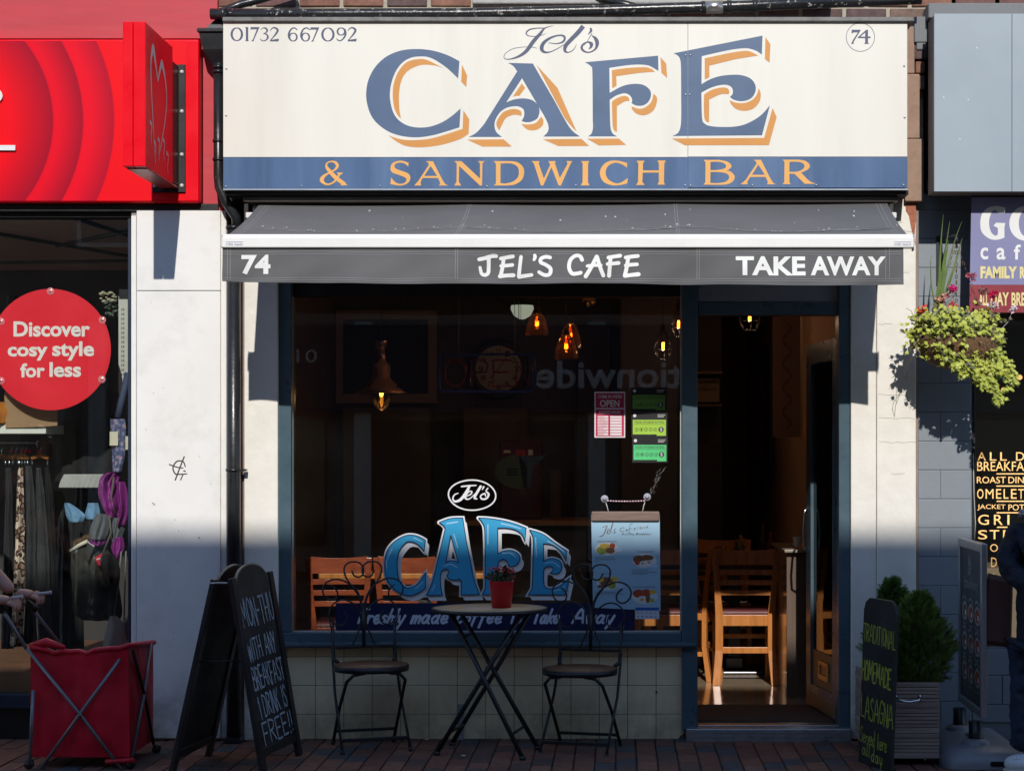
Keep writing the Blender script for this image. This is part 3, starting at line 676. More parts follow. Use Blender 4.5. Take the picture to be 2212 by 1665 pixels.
q.build('script_name', m_sdig, sign)
q = MB()
for (x, y) in ((489, 149), (489, 250), (1953, 143), (1954, 254), (488, 403), (651, 402), (820, 402), (1052, 403), (1244, 401), (1480, 401), (1492, 401), (1625, 400), (1763, 400), (1952, 400), (1481, 120), (1491, 120), (1481, 205), (1490, 205)):
    c_ = P(x, y, YS); q.lathe([(.0001, -.004), (.0045, -.004), (.006, -.001), (.006, 0)], c_, 8, 'y')
q.build('screws', m_steel, sign, kind='stuff')
q = MB(); q.ribbon([(1486, 47, .45), (1486, 406, .45)], FN, caps=False); q.build('panel_joint', M('panel_joint_grey', (.35, .36, .38)), sign)  # thin grey line along the seam between the sign panels
# flashing, gutter pipe above the sign
q = MB(); a = P(480, 37, YS - .02); b_ = P(1975, 46.5, YS - .02); q.box(a.x, b_.x, YS - .02, .0, b_.z, a.z)
q.build('sign_flashing', M('weathered_lead_sheet', (.16, .155, .15), .5, var=.4, scale=14, bump=.6, bscale=20), label='weathered grey metal flashing along the top of the cream cafe sign', cat='flashing', bevel=.004)
gp = thing('soil_pipe', 'peeling black pipe running along the wall above the cafe sign', 'pipe', P(1200, 30, -.2))
YG = -.2
q = MB(); q.tube([P(455, 31, YG), P(700, 31, YG), P(1000, 30, YG), P(1300, 23, YG), P(1600, 14, YG), P(1990, -2, YG)], .029, 14); q.build('pipe_run', M('peeling_black_pipe', (.018, .018, .02), .28, var=.3, bump=.5, bscale=30, wear=(.45, .42, .38), wearamt=.10, wscale=26), gp)
q = MB(); q.tube([P(1523, 17, YG), P(1561, 15.5, YG)], .034, 14); q.build('foil_wrap', M('aluminium_tape', (.6, .55, .5), .3, metal=.9, bump=1.2, bscale=30), gp)
q = MB()
for x, y in ((478, 31), (1515, 17), (1570, 15), (1625, 13)): q = MB(); q.tube([P(x, y, YG), P(x + 10, y, YG)], .034, 14); q.build('pipe_collar', m_pipe, gp)
q = MB(); q.tube([P(470, 30, -.17), P(520, 10, -.12), P(560, 0, -.1), P(640, -25, -.1)], .022, 10); q.build('branch_pipe', m_pipe, gp)
q = MB(); q.tube([P(1290, -8, -.1), P(1340, 8, -.13), P(1395, 24, -.17)], .024, 10); q.build('branch_pipe', m_pipe, gp)
q = MB(); q.pbox(1020, -30, 1800, 9, -.1, .0); q.build('window_ledge', M('grey_stone_sill', (.45, .44, .42), .8, var=.1, scale=20, bump=.7), cafe, bevel=.01)
# hopper and downpipe
dp = thing('downpipe', 'black cast iron downpipe with square hopper left of the cafe sign', 'drainpipe', P(500, 1590, -.12))
YD = -.20
q = MB(); t0, t1 = P(424, 64, YD), P(484, 106, YD)
def frust(q, x0, x1, z1, X0, X1, z0, ya, yb, Ya, Yb):
    vs = [(x0, ya, z1), (x1, ya, z1), (x1, yb, z1), (x0, yb, z1), (X0, Ya, z0), (X1, Ya, z0), (X1, Yb, z0), (X0, Yb, z0)]
    q.add(vs, [(0, 1, 2, 3), (7, 6, 5, 4), (0, 4, 5, 1), (1, 5, 6, 2), (2, 6, 7, 3), (3, 7, 4, 0)])
pa = lambda x, y: (P(x, y, YD).x, P(x, y, YD).z)
xa, za = pa(429, 70); xb, _ = pa(500, 70); xc, zc = pa(437, 108); xd, _ = pa(497, 108); xe, ze = pa(456, 142); xf, _ = pa(486, 142)
frust(q, xa, xb, za, xc, xd, zc, YD, -.05, YD + .01, -.05); frust(q, xc, xd, zc, xe, xf, ze, YD + .01, -.05, YD + .06, -.07)
q.box(pa(426, 0)[0], pa(503, 0)[0], YD - .012, -.05, za, za + .02); q.build('hopper_head', m_pipe, dp, bevel=.004)
q = MB()
frust(q, pa(462, 0)[0], pa(484, 0)[0], pa(0, 40)[1], pa(440, 0)[0], pa(498, 0)[0], za + .02, -.17, -.06, -.18, -.06); q.build('hopper_inlet', m_black, dp)
YE = -.15
q = MB(); q.tube([P(472, 138, YE), P(472, 380, YE), P(474, 404, YE), P(488, 436, YE), P(510, 470, -.13), P(512, 500, -.12)], .026, 14); q.build('upper_pipe', m_pipe, dp)
q = MB()
for y in (146, 156, 305, 345): q = MB(); q.tube([P(472, y - 3, YE), P(472, y + 3, YE)], .031, 14); q.build('pipe_collar', m_pipe, dp)
YL = -.115
q = MB(); q.tube([P(505, 488, YL), P(505, 1592, YL)], .0375, 18); q.build('lower_pipe', m_pipe, dp)
q = MB()
for y in (492, 1015): q.tube([P(505, y - 3, YL), P(505, y + 3, YL)], .043, 18)
c_ = P(520, 1015, YL); q.box(c_.x - .045, c_.x + .03, YL - .01, YL + .03, c_.z - .006, c_.z + .006); q.build('pipe_bracket', m_pipe, dp)
q = MB(); q.pbox(510, 960, 519, 1640 - 90, -.06, 0); q.pbox(519.5, 480, 527, 1598, -.04, .05)
q.build('brick_return', M('brown_pink_render', (.33, .20, .15), .85, var=.15, bump=.4), cafe)
q = MB(); a = P(488, 1592, -.14); q.box(a.x, a.x + .08, -.17, -.05, 0, .03); q.build('pipe_shoe', m_pipe, dp)

# ---------------------------------------------------------------- AWNING
aw = thing('awning', 'dark grey retractable awning with white front bar and TAKE AWAY valance over the cafe window', 'awning', P(1220, 500, -.5))
m, n, l, b = nt('grey_awning_fabric'); m_fab = m
g = n.new('ShaderNodeNewGeometry'); nz = n.new('ShaderNodeTexNoise'); nz.inputs['Scale'].default_value = 2.2; nz.inputs['Detail'].default_value = 8; l.new(g.outputs['Position'], nz.inputs['Vector'])
w1 = n.new('ShaderNodeTexNoise'); w1.inputs['Scale'].default_value = 900; l.new(g.outputs['Position'], w1.inputs['Vector'])
mr = n.new('ShaderNodeMapRange'); mr.inputs[1].default_value = .3; mr.inputs[2].default_value = .7; mr.inputs[3].default_value = .88; mr.inputs[4].default_value = 1.12; l.new(nz.outputs['Fac'], mr.inputs[0])
vm = n.new('ShaderNodeVectorMath'); vm.operation = 'SCALE'; vm.inputs[0].default_value = (.105, .104, .107); l.new(mr.outputs[0], vm.inputs['Scale'])
l.new(vm.outputs[0], b.inputs['Base Color']); b.inputs['Roughness'].default_value = .75; b.inputs['Sheen Weight'].default_value = .15
bp = n.new('ShaderNodeBump'); bp.inputs['Strength'].default_value = .15; bp.inputs['Distance'].default_value = .001; l.new(w1.outputs['Fac'], bp.inputs['Height']); l.new(bp.outputs[0], b.inputs['Normal'])
m_st = M('pale_stitching', (.33, .33, .34), .7)
YR, YF = -.176, -.945
RL, RR_ = P(559, 443, YR), P(1916, 438, YR); FL, FR = P(493, 507, YF), P(1960, 507, YF)
def cloth(u, v):      # u along, v from the wall to the bar, sagging a little between the three seams
    a = RL.lerp(RR_, u); b_ = FL.lerp(FR, u); p = a.lerp(b_, v)
    s = abs(math.sin(math.pi * (u * 3))) if u < .999 else 0
    p.z -= .022 * math.sin(math.pi * v) * (.55 + .45 * s) + .012 * s * (1 - v) * .6
    p.z += .004 * math.sin(u * 37) * math.sin(math.pi * v)
    return p
q = MB(); NU, NV = 240, 24
q.add([cloth(i / NU, j / NV) for i in range(NU + 1) for j in range(NV + 1)], [(i * (NV + 1) + j, i * (NV + 1) + j + 1, (i + 1) * (NV + 1) + j + 1, (i + 1) * (NV + 1) + j) for i in range(NU) for j in range(NV)], True)
q.build('canopy_cloth', m_fab, aw)
def clf(x, y, d): p = cloth(x, y); p.z += d * .5 + .0008; return p
q = MB()
for u in (.012, .018, .3345, .3385, .661, .665, .982, .988): q.ribbon([(u, .0 + t / 12, .0006) for t in range(13)], clf, smooth=False, caps=False)
q.build('stitching', m_st, aw)
# wavy tide mark of dust and droppings near the bar
m_dust = M('pale_dust_on_cloth', (.19, .19, .195), .9, var=.3, scale=60)
q = MB(); rd = random.Random(3)
pts = [(i / 110, .86 - .17 * (abs((i / 110 * 3) % 1 - .5) * 2) ** 1.6 + rd.uniform(-.015, .015), rd.choice((.012, .03, .045, .07))) for i in range(2, 109)]
for i in range(0, len(pts) - 1):
    if rd.random() < .82:
        w_ = pts[i][2] + .008
        q.ribbon([(pts[i][0], pts[i][1], w_), (pts[i + 1][0], pts[i + 1][1], w_ * .8)], clf, smooth=False, caps=False)
q.build('dust_mark', m_dust, aw, kind='stuff')
q = MB()
for i in range(60):
    u = rd.random(); v = .84 - .17 * (abs((u * 3) % 1 - .5) * 2) ** 1.6 - rd.uniform(.02, .10) if i > 12 else rd.uniform(.1, .5)
    s = rd.uniform(.0008, .003); 
    q.e += 1; q.add([clf(u + s * math.cos(k) * .6, v + s * 8 * math.sin(k), .001) for k in (0, 1.2, 2.5, 3.8, 5.1)], [(0, 1, 2, 3, 4)])
q.build('droppings', M('white_specks', (.6, .6, .58), .8), aw, kind='stuff')
q = MB(); zt, zb = FL.z, P(0, 536, YF).z
a = P(480, 507, YF - .005).x; b_ = P(1973, 507, YF - .005).x
q.box(a, b_, YF - .02, YF + .05, zb, zt - .012); q.box(a, b_, YF - .005, YF + .045, zt - .012, zt + .002); q.build('front_bar', M('white_powder_coat', (.85, .84, .81), .3, var=.02), aw, bevel=.006, segs=3)
q = MB(); q.box(b_, b_ + .004, YF - .021, YF + .051, zb - .012, zt + .001); q.box(a - .004, a, YF - .021, YF + .051, zb, zt + .001); q.build('end_cap', M('white_plastic', (.75, .74, .72), .4), aw, bevel=.002)
VX0, VX1 = P(481, 0, YF).x, P(1951, 0, YF).x
def val(u, v):
    x = VX0 + (VX1 - VX0) * u
    z = (zb + .003) * (1 - v) + v * (P(0, 608 + 7 * min(1, u * 2.2) + 2.0 * math.sin(u * 9) + .7 * math.sin(u * 31), YF).z)
    y = YF - .004 + v * (.012 * math.sin(u * 21) + .008 * math.sin(u * 47 + 1) + .003 * math.sin(u * 93)) - .014 * v + .004 * math.sin(v * 6 + u * 60) * v
    return Vector((x, y, z))
q = MB(); NU, NV = 240, 10
q.add([val(i / NU, j / NV) for i in range(NU + 1) for j in range(NV + 1)], [(i * (NV + 1) + j, i * (NV + 1) + j + 1, (i + 1) * (NV + 1) + j + 1, (i + 1) * (NV + 1) + j) for i in range(NU) for j in range(NV)], True)
q.build('valance', m_fab, aw)
kx = lambda x: (P(x, 0, YF).x - VX0) / (VX1 - VX0)
def vf(x, y, d):
    u = kx(x); y0 = 535.; y1 = 608 + 7 * min(1, u * 2.2) + 2.0 * math.sin(u * 9)
    p = val(u, min(1, max(0, (y - y0) / (y1 - y0)))); p.y -= d + .0022; return p
q = MB()
for yy in (544.5, 549.5, 600.5, 605): q.ribbon([(482 + i * 12.2, yy + 3 * min(1, i / 50) * (1 if yy > 580 else 0.3) + .8 * math.sin(i * .3), .7) for i in range(121)], vf, smooth=False, caps=False)
for xx in (492, 498, 984, 989, 1505.5, 1510.5, 1913, 1921): q.ribbon([(xx, 537 + i * 7.4, .7) for i in range(10)], vf, smooth=False, caps=False)
q.build('stitching', m_st, aw)
q = MB()
def bigtext(s, x0, y0, x1, y1, bold): 
    vs, fs = text_geo(s, bold, 0, 1, True); q.e += 1; d = q.e * 4e-5
    q.add([vf(x0 + (x1 - x0) * v[0], y0 + (y1 - y0) * v[1], d) for v in vs], fs)
m_vl = M('white_awning_lettering', (.78, .79, .76), .6, var=.06, scale=20)
bigtext('74', 522, 551, 585, 593, .035); q.build('street_number', m_vl, aw); q = MB(); bigtext('TAKE', 1589, 554.5, 1739, 596, .035); bigtext('AWAY', 1750, 554.5, 1913, 596, .035); q.build('take_away_lettering', m_vl, aw); q = MB()
r8 = ZR(1750, 930, 3.16)
for st in ([(150, 140, 46), (220, 125, 46), (300, 100, 48), (350, 100, 46)], [(262, 120, 46), (262, 230, 44), (255, 300, 44), (220, 325, 44), (180, 310, 40), (165, 260, 38), (160, 235, 36)],
           [(405, 128, 44), (480, 115, 44), (548, 103, 46)], [(440, 125, 44), (425, 230, 44), (405, 330, 46)], [(410, 215, 44), (480, 210, 42), (542, 203, 44)], [(395, 338, 48), (470, 328, 46), (555, 325, 50)],
           [(645, 108, 42), (632, 220, 42), (620, 340, 46)], [(622, 342, 48), (700, 332, 44), (772, 322, 42)], [(808, 92, 40), (812, 115, 40), (800, 145, 34)],
           [(990, 118, 44), (940, 110, 44), (885, 130, 44), (880, 175, 44), (940, 205, 44), (995, 250, 46), (985, 315, 44), (925, 325, 44), (860, 290, 42)],
           [(1368, 148, 46), (1345, 105, 46), (1290, 98, 44), (1230, 150, 46), (1215, 240, 46), (1250, 310, 46), (1310, 312, 46), (1352, 302, 46)],
           [(1540, 108, 46), (1480, 230, 46), (1412, 345, 50)], [(1545, 110, 46), (1580, 230, 46), (1620, 335, 46)], [(1432, 222, 40), (1500, 213, 38), (1590, 213, 40)],
           [(1680, 120, 46), (1750, 108, 44), (1818, 98, 48)], [(1705, 120, 46), (1695, 240, 44), (1688, 338, 48)], [(1670, 198, 44), (1740, 192, 44), (1800, 185, 46)],
           [(1885, 120, 46), (1960, 108, 46), (2028, 100, 46)], [(1915, 120, 46), (1895, 240, 46), (1875, 330, 48)], [(1885, 215, 44), (1950, 205, 44), (2018, 200, 44)], [(1875, 338, 50), (1950, 328, 46), (2035, 318, 52)]):
    q.ribbon(r8(st), vf)
q.build('cafe_name_lettering', m_vl, aw)
m_lab = M('blue_grey_print', (.2, .22, .35), .5)
q = MB(); FB = wall(YF - .0215)
for x0 in (488, 1932):
    q = MB(); q.ribbon([(x0, 523, 1), (x0 + 37, 523, 1)], FB, caps=False); put_text(q, '01892 466634', x0, 526, x0 + 36, 530.5, FB); q.build('maker_label', m_lab, aw)
q = MB(); a = P(525, 424, -.2); b_ = P(1941, 437, -.2); q.box(a.x, b_.x, -.21, .0, b_.z, a.z); q.build('cassette', M('bronze_grey_cassette', (.10, .09, .082), .45, var=.1), aw, bevel=.01)
q = MB(); q.tube([P(548, 455, YR + .02), P(1925, 452, YR + .02)], .03, 12); q.build('roller_tube', m_steel, aw)
q = MB()
for sx, x in ((1, 1924), (-1, 534)): c_ = P(x, 470, -.16); q = MB(); q.box(c_.x - .012, c_.x + .012, -.19, .0, c_.z - .05, c_.z + .07); q.build('end_bracket', m_black, aw, bevel=.003)
for x in (541, 1927):
    c_ = P(x, 466, -.2); q = MB(); q.box(c_.x - .02, c_.x + .02, -.23, -.17, c_.z - .016, c_.z + .014); q.build('arm_shoulder', M('white_plastic', (.75, .74, .72), .4), aw, bevel=.004)
for s_, x0, x1, x2 in ((1, 560, 950, 700), (-1, 1900, 1500, 1760)):
    q = MB(); e = P(x1, 500, -.42); e.z = 2.66; q.tube([P(x0, 470, -.18), e], .016, 8); e2 = P(x2, 520, YF + .05); e2.z = 2.58; q.tube([e, e2], .016, 8); q.build('folding_arm', m_white2, aw)
# ---------------------------------------------------------------- LEFT SHOP (red)
m_red = M('gloss_red_sign', (.84, .0, .012), .3, var=.04, spec=.3)
m_fred = M('faded_red_board', (.50, .03, .045), .5, var=.10, scale=6, stretch=(.4, 1, 3), dirt=(.50, .07, .085), dirtamt=.6, dscale=4)
m_pedge = M('pilaster_edge_dark', (.1, .11, .14), .5)
shop = thing('clothes_shop_building', 'red fronted clothes shop with white pilaster and full window display at the left', 'building', (-2.7, 0, 0))
XE = -520
MB().box(-6.0, P(472, 0, 0).x, -.01, .3, 2.85, 8).build('upper_wall', m_fred, shop)
q = MB(); q.pbox(XE, -200, 470, 84, -.045, .0); q.pbox(438, 84, 482, 456, -.045, .0); q.build('faded_board', m_fred, shop, bevel=.003)
q = MB(); q.pbox(XE, 440, 472, 457, -.06, .05); q.build('lower_fascia_board', m_black, shop, bevel=.004)
q = MB(); q.pbox(XE, 455, 284, 469, -.02, .1); q.build('window_head', m_black, shop)
# pilaster
q = MB(); q.pbox(295, 455, 476, 627.4, -.07, .12); q.pbox(295, 628.8, 476, 1594, -.07, .12); q.build('pilaster', m_white2, shop, bevel=.003)
q = MB(); q.pbox(283, 466, 294, 1592, -.06, .12); q.pbox(477.2, 455, 489, 1594, -.055, .12); q.build('pilaster_moulding', m_white2, shop, bevel=.004)
q = MB(); q.pbox(284, 455, 489, 1596, -.045, .1); q.build('joint_backing', M('joint_grey', (.30, .28, .26), .8), shop)
FP = wall(-.0705)
q = MB(); rg = ZR(0, 960, 1.7344)
for st in ([(1198, 1305, 9), (1180, 1350, 9), (1140, 1455, 9)], [(1102, 1355, 8), (1150, 1372, 8), (1190, 1378, 7)], [(1205, 1368, 8), (1190, 1335, 8), (1150, 1335, 9), (1125, 1375, 9), (1140, 1415, 9), (1170, 1418, 8), (1215, 1415, 7)], [(1190, 1420, 7), (1175, 1455, 7)], [(1196, 1396, 9), (1204, 1398, 9)]):
    q.ribbon(rg(st), FP)
q.build('graffiti_tag', M('black_marker', (.05, .05, .045), .5), shop)
q = MB(); rd = random.Random(11)
for i in range(16):
    x, y = rd.uniform(300, 470), rd.uniform(640, 1500); q.ribbon([(x, y, 1.2), (x + rd.uniform(-2, 2), y + rd.uniform(1, 5), .6)], FP)
for (x, y) in ((330, 1086), (332, 1088), (429, 1160)): q.ribbon([(x, y, 2.5), (x + 3, y + 2, 1.5)], FP)
q.build('paint_chips', M('chip_brown', (.35, .28, .22), .8), shop, kind='stuff')
# window + display
q = MB(); q.pbox(XE, 1500, 281, 1530, -.03, .12); q.pbox(276, 469, 282.5, 1500, -.01, .1); q.build('window_frame', m_navy, shop, bevel=.004)
q = MB(); q.pbox(XE, 1530, 284, 1600, .0, .12); q.build('stall_riser', m_black, shop)
a = P(XE, 465, .045); b_ = P(279, 1502, .045); q = MB(); q.box(a.x, b_.x, .045, .051, b_.z, a.z); q.build('window_pane', g_shop, shop)
m_int = M('shop_brown_ceiling', (.50, .38, .32), .7, var=.1)
xr = b_.x
q = MB(); q.box(-6, xr + .08, .12, 3.2, 2.85, 2.9); q.build('ceiling', m_int, shop)
q = MB(); q.box(-6, xr + .08, 3.2, 3.3, 0, 2.9); q.build('back_wall', M('shop_back_dark', (.05, .042, .04), .8, var=.2), shop)
q = MB(); q.box(xr + .02, xr + .05, .1, 3.2, 0, 2.9); q.build('side_wall', M('shop_side_dark', (.04, .035, .035), .8), shop)
q = MB(); q.box(-6, xr + .08, .1, 3.2, .05, .215); q.build('window_bed', M('shop_floor_wood', (.22, .10, .05), .5, var=.2), shop)
q = MB()
for (x0, x1, yy0, yy1) in ((-3.9, -3.2, .3, 2.2), (-3.5, -2.5, 1.6, .4), (-3.0, -2.7, .2, 2.9), (-4.2, -2.7, 2.6, 2.4)): q.tube([(x0, yy0, 2.84), (x1, yy1, 2.84)], .012, 6)
q.build('ceiling_conduit', m_black, shop)
# --- fascia box with printed arcs
fas = thing('red_fascia_sign', 'glossy red shop fascia printed with darker concentric arcs and part of a white letter', 'sign', P(200, 440, -.05))
YFB = -.12
m, n, l, b = nt('printed_red_arcs')
g = n.new('ShaderNodeNewGeometry'); sx = n.new('ShaderNodeSeparateXYZ'); l.new(g.outputs['Position'], sx.inputs[0])
cpt = P(-157, 262, YFB)
def mth(op, a_, b2=None, v=None):
    k = n.new('ShaderNodeMath'); k.operation = op; l.new(a_, k.inputs[0])
    if b2 is not None: l.new(b2, k.inputs[1])
    elif v is not None: k.inputs[1].default_value = v
    return k.outputs[0]
dx = mth('SUBTRACT', sx.outputs[0], v=cpt.x); dz = mth('SUBTRACT', sx.outputs[2], v=cpt.z)
rad = mth('SQRT', mth('ADD', mth('MULTIPLY', dx, dx), mth('MULTIPLY', dz, dz)))
cr = n.new('ShaderNodeValToRGB'); e = cr.color_ramp.elements; kk = K(YFB)
mrr = n.new('ShaderNodeMapRange'); mrr.inputs[1].default_value = 0; mrr.inputs[2].default_value = 450 * kk; l.new(rad, mrr.inputs[0])
br = (.86, .0, .008, 1); dk = (.36, .0, .018, 1)
st_ = [(0, br), (180 / 450, br), (271 / 450, dk), (273 / 450, (.78, .0, .016, 1)), (285 / 450, (.78, .0, .016, 1)), (336 / 450, dk), (338 / 450, (.82, .0, .016, 1)), (355 / 450, (.80, .0, .016, 1)), (403 / 450, (.44, 0, .02, 1)), (405 / 450, br)]
e[0].position, e[0].color = st_[0]; e[1].position, e[1].color = st_[-1]
for p_, c_ in st_[1:-1]:
    el = e.new(p_); el.color = c_
l.new(mrr.outputs[0], cr.inputs[0]); l.new(cr.outputs[0], b.inputs['Base Color']); b.inputs['Roughness'].default_value = .35; b.inputs['Specular IOR Level'].default_value = .25
q = MB(); q.pbox(XE, 85, 430, 437, YFB, -.045); q.build('fascia_box', m_red, fas, bevel=.012, segs=3)
q = MB(); q.pbox(XE, 89, 402, 434, YFB - .0015, YFB + .001); q.build('printed_face', m, fas)
q = MB(); q.prism(outline("-40,322 -30,316 0,314~ 33,314 33,325 -60,325"), lambda x, y, d: P(x, y, YFB - d), .002, .016); q.prism([(p[0], p[1]) for p in outline("-90,180 -20,185~ 2,198~ 3,215~ -20,226~ -90,230")], lambda x, y, d: P(x, y, YFB - d), .002, .016)
q.build('letter', M('white_acrylic_letter', (.8, .79, .8), .3), fas)
# --- projecting sign
prj = thing('projecting_sign', 'red box sign projecting from the shop wall with grey heart outline on its side', 'sign', (-2.38, -.5, 2.95))
zt_, zb_ = 3.670, 2.955
xa_, xm_, xb_ = -2.436, -2.385, -2.324
q = MB(); q.box(xa_, xm_ - .001, -.85, -.30, zb_, zt_); q.box(xm_ + .001, xb_, -.85, -.286, zb_, zt_); q.build('sign_case', m_red, prj, bevel=.004)
q = MB(); q.box(xa_ + .01, xb_ - .004, -.80, -.12, zb_ - .006, zb_ + .002); q.build('underside_plate', M('dark_red_plate', (.25, .02, .02), .3), prj)
q = MB(); q.box(xb_ - .02, xb_ - .004, -.30, -.12, 2.965, 3.60); q.build('bracket_arm', m_black, prj, bevel=.003)
q = MB(); q.box(-2.47, xb_ + .03, -.135, -.12, 2.93, 3.61); q.build('wall_plate', m_black, prj, bevel=.002)
q = MB()
for z in (2.965, 3.13, 3.36, 3.57):
    for x in (xb_ + .012, -2.455): q.lathe([(.0001, -.008), (.009, -.006), (.011, 0)], (x, -.135, z), 8, 'y')
q.build('bolts', M('pale_bolt', (.65, .6, .55), .5), prj, kind='stuff')
def side(x, y, d):  # side face: y picture height on face, x = depth fraction 0 (street) .. 1 (wall)
    return Vector((xb_ + .0006 + d, -.85 + x * .564, zb_ + (zt_ - zb_) * y))
q = MB()
hl = [(.32, .14, .014), (.26, .36, .02), (.20, .60, .03), (.19, .75, .035), (.26, .86, .07), (.33, .80, .05), (.44, .66, .02)]
h2 = [(.44, .66, .02), (.54, .78, .05), (.60, .80, .06), (.72, .70, .035), (.76, .55, .03), (.66, .36, .022), (.50, .16, .014)]
q.ribbon(hl, side); q.ribbon(h2, side)
for x, y in ((.16, .26), (.30, .14), (.44, .18), (.62, .2), (.76, .12)):
    q.ribbon([(x, y + .07, .03), (x + .06, y + .05, .022), (x + .03, y - .03, .016), (x + .05, y - .07, .012)], side)
q.build('heart_outline', M('silver_grey_print', (.42, .40, .42), .4), prj)
# --- round sign on the glass
rs = thing('round_window_sign', 'round red sign reading Discover cosy style for less stuck inside the shop window', 'sign', P(108, 884, .06))
YRn = .058; c_ = P(108.5, 755, YRn); rr_ = 131 * K(YRn)
q = MB(); q.lathe([(.0001, 0), (rr_, 0), (rr_, .004), (.0001, .004)], c_, 96, 'y', smooth=False); q.build('disc', M('red_card', (.80, .02, .04), .35, var=.04, scale=3), rs)
FR_ = wall(YRn - .0008); q = MB(); TZ = Z(0, 960, 1.7344)
def tz(s, x0, y0, x1, y1, bold=.03):
    a = TZ(x0, y0); b2 = TZ(x1, y1); put_text(q, s, a[0], a[1], b2[0], b2[1], FR_, bold=bold)
for s, x0, y0, x1, y1 in (('Discover', 88, 425, 585, 525), ('cosy', 50, 590, 310, 680), ('style', 340, 555, 612, 680), ('for', 132, 697, 292, 790), ('less', 322, 690, 527, 787)): tz(s, x0, y0, x1, y1)
q.build('lettering', m_txtw, rs)
m_cup = M('clear_pink_cup', (.75, .25, .28), .15, var=.05)
for x, y in ((109, 629), (221, 691), (220, 819), (2, 822), (2, 694)):
    q = MB(); c2 = P(x, y, YRn - .002); q.lathe([(.0001, -.005), (.006, -.004), (.012, -.001), (.020, 0)], c2, 20, 'y'); q.lathe([(.0001, -.012), (.004, -.010), (.004, -.004)], c2, 10, 'y'); q.build('suction_cup', m_cup, rs)

# --- clothes display
def drape(rows, Y, amp=.012, nf=4, th=.04, nu=20, seed=0):
    rd = random.Random(seed); ph = rd.random() * 6
    if len(rows) < 14 and len(rows) > 2: rows = crom([tuple(map(float, r_)) for r_ in rows], 5)
    nu = max(nu, 28)
    q = MB(); m_ = len(rows); vs = []
    for j, (y, xl, xr_) in enumerate(rows):
        for i in range(nu + 1):
            u = i / nu; p = P(xl + (xr_ - xl) * u, y, Y)
            p.y -= th * math.sin(math.pi * u) * .5 + amp * (math.sin(u * nf * 2 * math.pi + ph + j * .12) * min(1, .3 + j * .1) + 1.1 * noise.noise(Vector((p.x * 16, seed * 3.1, p.z * 7))) + .6 * noise.noise(Vector((p.x * 42, seed, p.z * 26)))) * math.sin(math.pi * min(1, max(0.02, u)))
            p.x += .008 * noise.noise(Vector((seed * 5., p.z * 11, u * 2)))
            vs.append(p)
    for j, (y, xl, xr_) in enumerate(rows):
        for i in range(nu + 1):
            u = i / nu; p = P(xl + (xr_ - xl) * u, y, Y); p.y += th * math.sin(math.pi * u) * .5 + .001; vs.append(p)
    N = m_ * (nu + 1); fs = []
    for j in range(m_ - 1):
        for i in range(nu):
            a_ = j * (nu + 1) + i; fs.append((a_, a_ + 1, a_ + nu + 2, a_ + nu + 1)); fs.append((N + a_, N + a_ + nu + 1, N + a_ + nu + 2, N + a_ + 1))
    for i in range(nu): fs.append((i, N + i, N + i + 1, i + 1)); k = (m_ - 1) * (nu + 1) + i; fs.append((k, k + 1, N + k + 1, N + k))
    q.add(vs, fs, True); return q
def spots(name, base, spot, ring, sc):
    m, n, l, b = nt(name); g = n.new('ShaderNodeNewGeometry'); v = n.new('ShaderNodeTexVoronoi'); v.inputs['Scale'].default_value = sc
    nz = n.new('ShaderNodeTexNoise'); nz.inputs['Scale'].default_value = sc * .8; l.new(g.outputs['Position'], nz.inputs['Vector'])
    va = n.new('ShaderNodeVectorMath'); va.operation = 'SCALE'; va.inputs['Scale'].default_value = .8 / sc; l.new(nz.outputs['Color'], va.inputs[0])
    ad = n.new('ShaderNodeVectorMath'); l.new(g.outputs['Position'], ad.inputs[0]); l.new(va.outputs[0], ad.inputs[1]); l.new(ad.outputs[0], v.inputs['Vector'])
    cr = n.new('ShaderNodeValToRGB'); cr.color_ramp.interpolation = 'CONSTANT'; e = cr.color_ramp.elements
    e[0].color = spot + (1,); e[1].position = .30; e[1].color = ring + (1,); e2 = e.new(.52); e2.color = base + (1,)
    l.new(v.outputs['Distance'], cr.inputs[0]); l.new(cr.outputs[0], b.inputs['Base Color']); b.inputs['Roughness'].default_value = .8
    return m
m_leo = spots('leopard_print', (.78, .62, .50), (.42, .26, .18), (.06, .035, .03), 26)
m_flo = spots('floral_print', (.10, .12, .24), (.55, .30, .34), (.20, .24, .42), 40)
m_blk = M('black_cloth', (.012, .012, .014), .9, var=.3, bump=.3, bscale=60)
m_chr = M('charcoal_cloth', (.045, .046, .052), .85, var=.3, scale=20, bump=.3)
m_lth = M('black_leather', (.055, .058, .055), .3, var=.4, scale=9, bump=.5, bscale=18, coat=.3)
def item(q, name, mat, label, cat, group=None): return q.build(name, mat, None, label=label, cat=cat, group=group)
item(drape([(822, 112, 190), (835, 105, 235), (870, 100, 262), (940, 98, 258), (1010, 105, 250), (1040, 118, 245)], .55, .02, 3, .12, seed=1), 'jumper', m_blk, 'large black jumper hanging behind the round red sign', 'jumper')
item(drape([(1024, 138, 224), (1040, 130, 222), (1053, 127, 218)], .46, .006, 9, .05), 'shirt_hem', M('grey_shirt', (.45, .45, .44), .8), 'strip of grey shirt hem showing below the black jumper', 'shirt')
q = MB(); q.pbox(-60, 917, 99, 936, .16, .80); item(q, 'display_shelf', M('white_shelf', (.75, .78, .72), .5), 'white display shelf end under the brown paper bag', 'shelf')
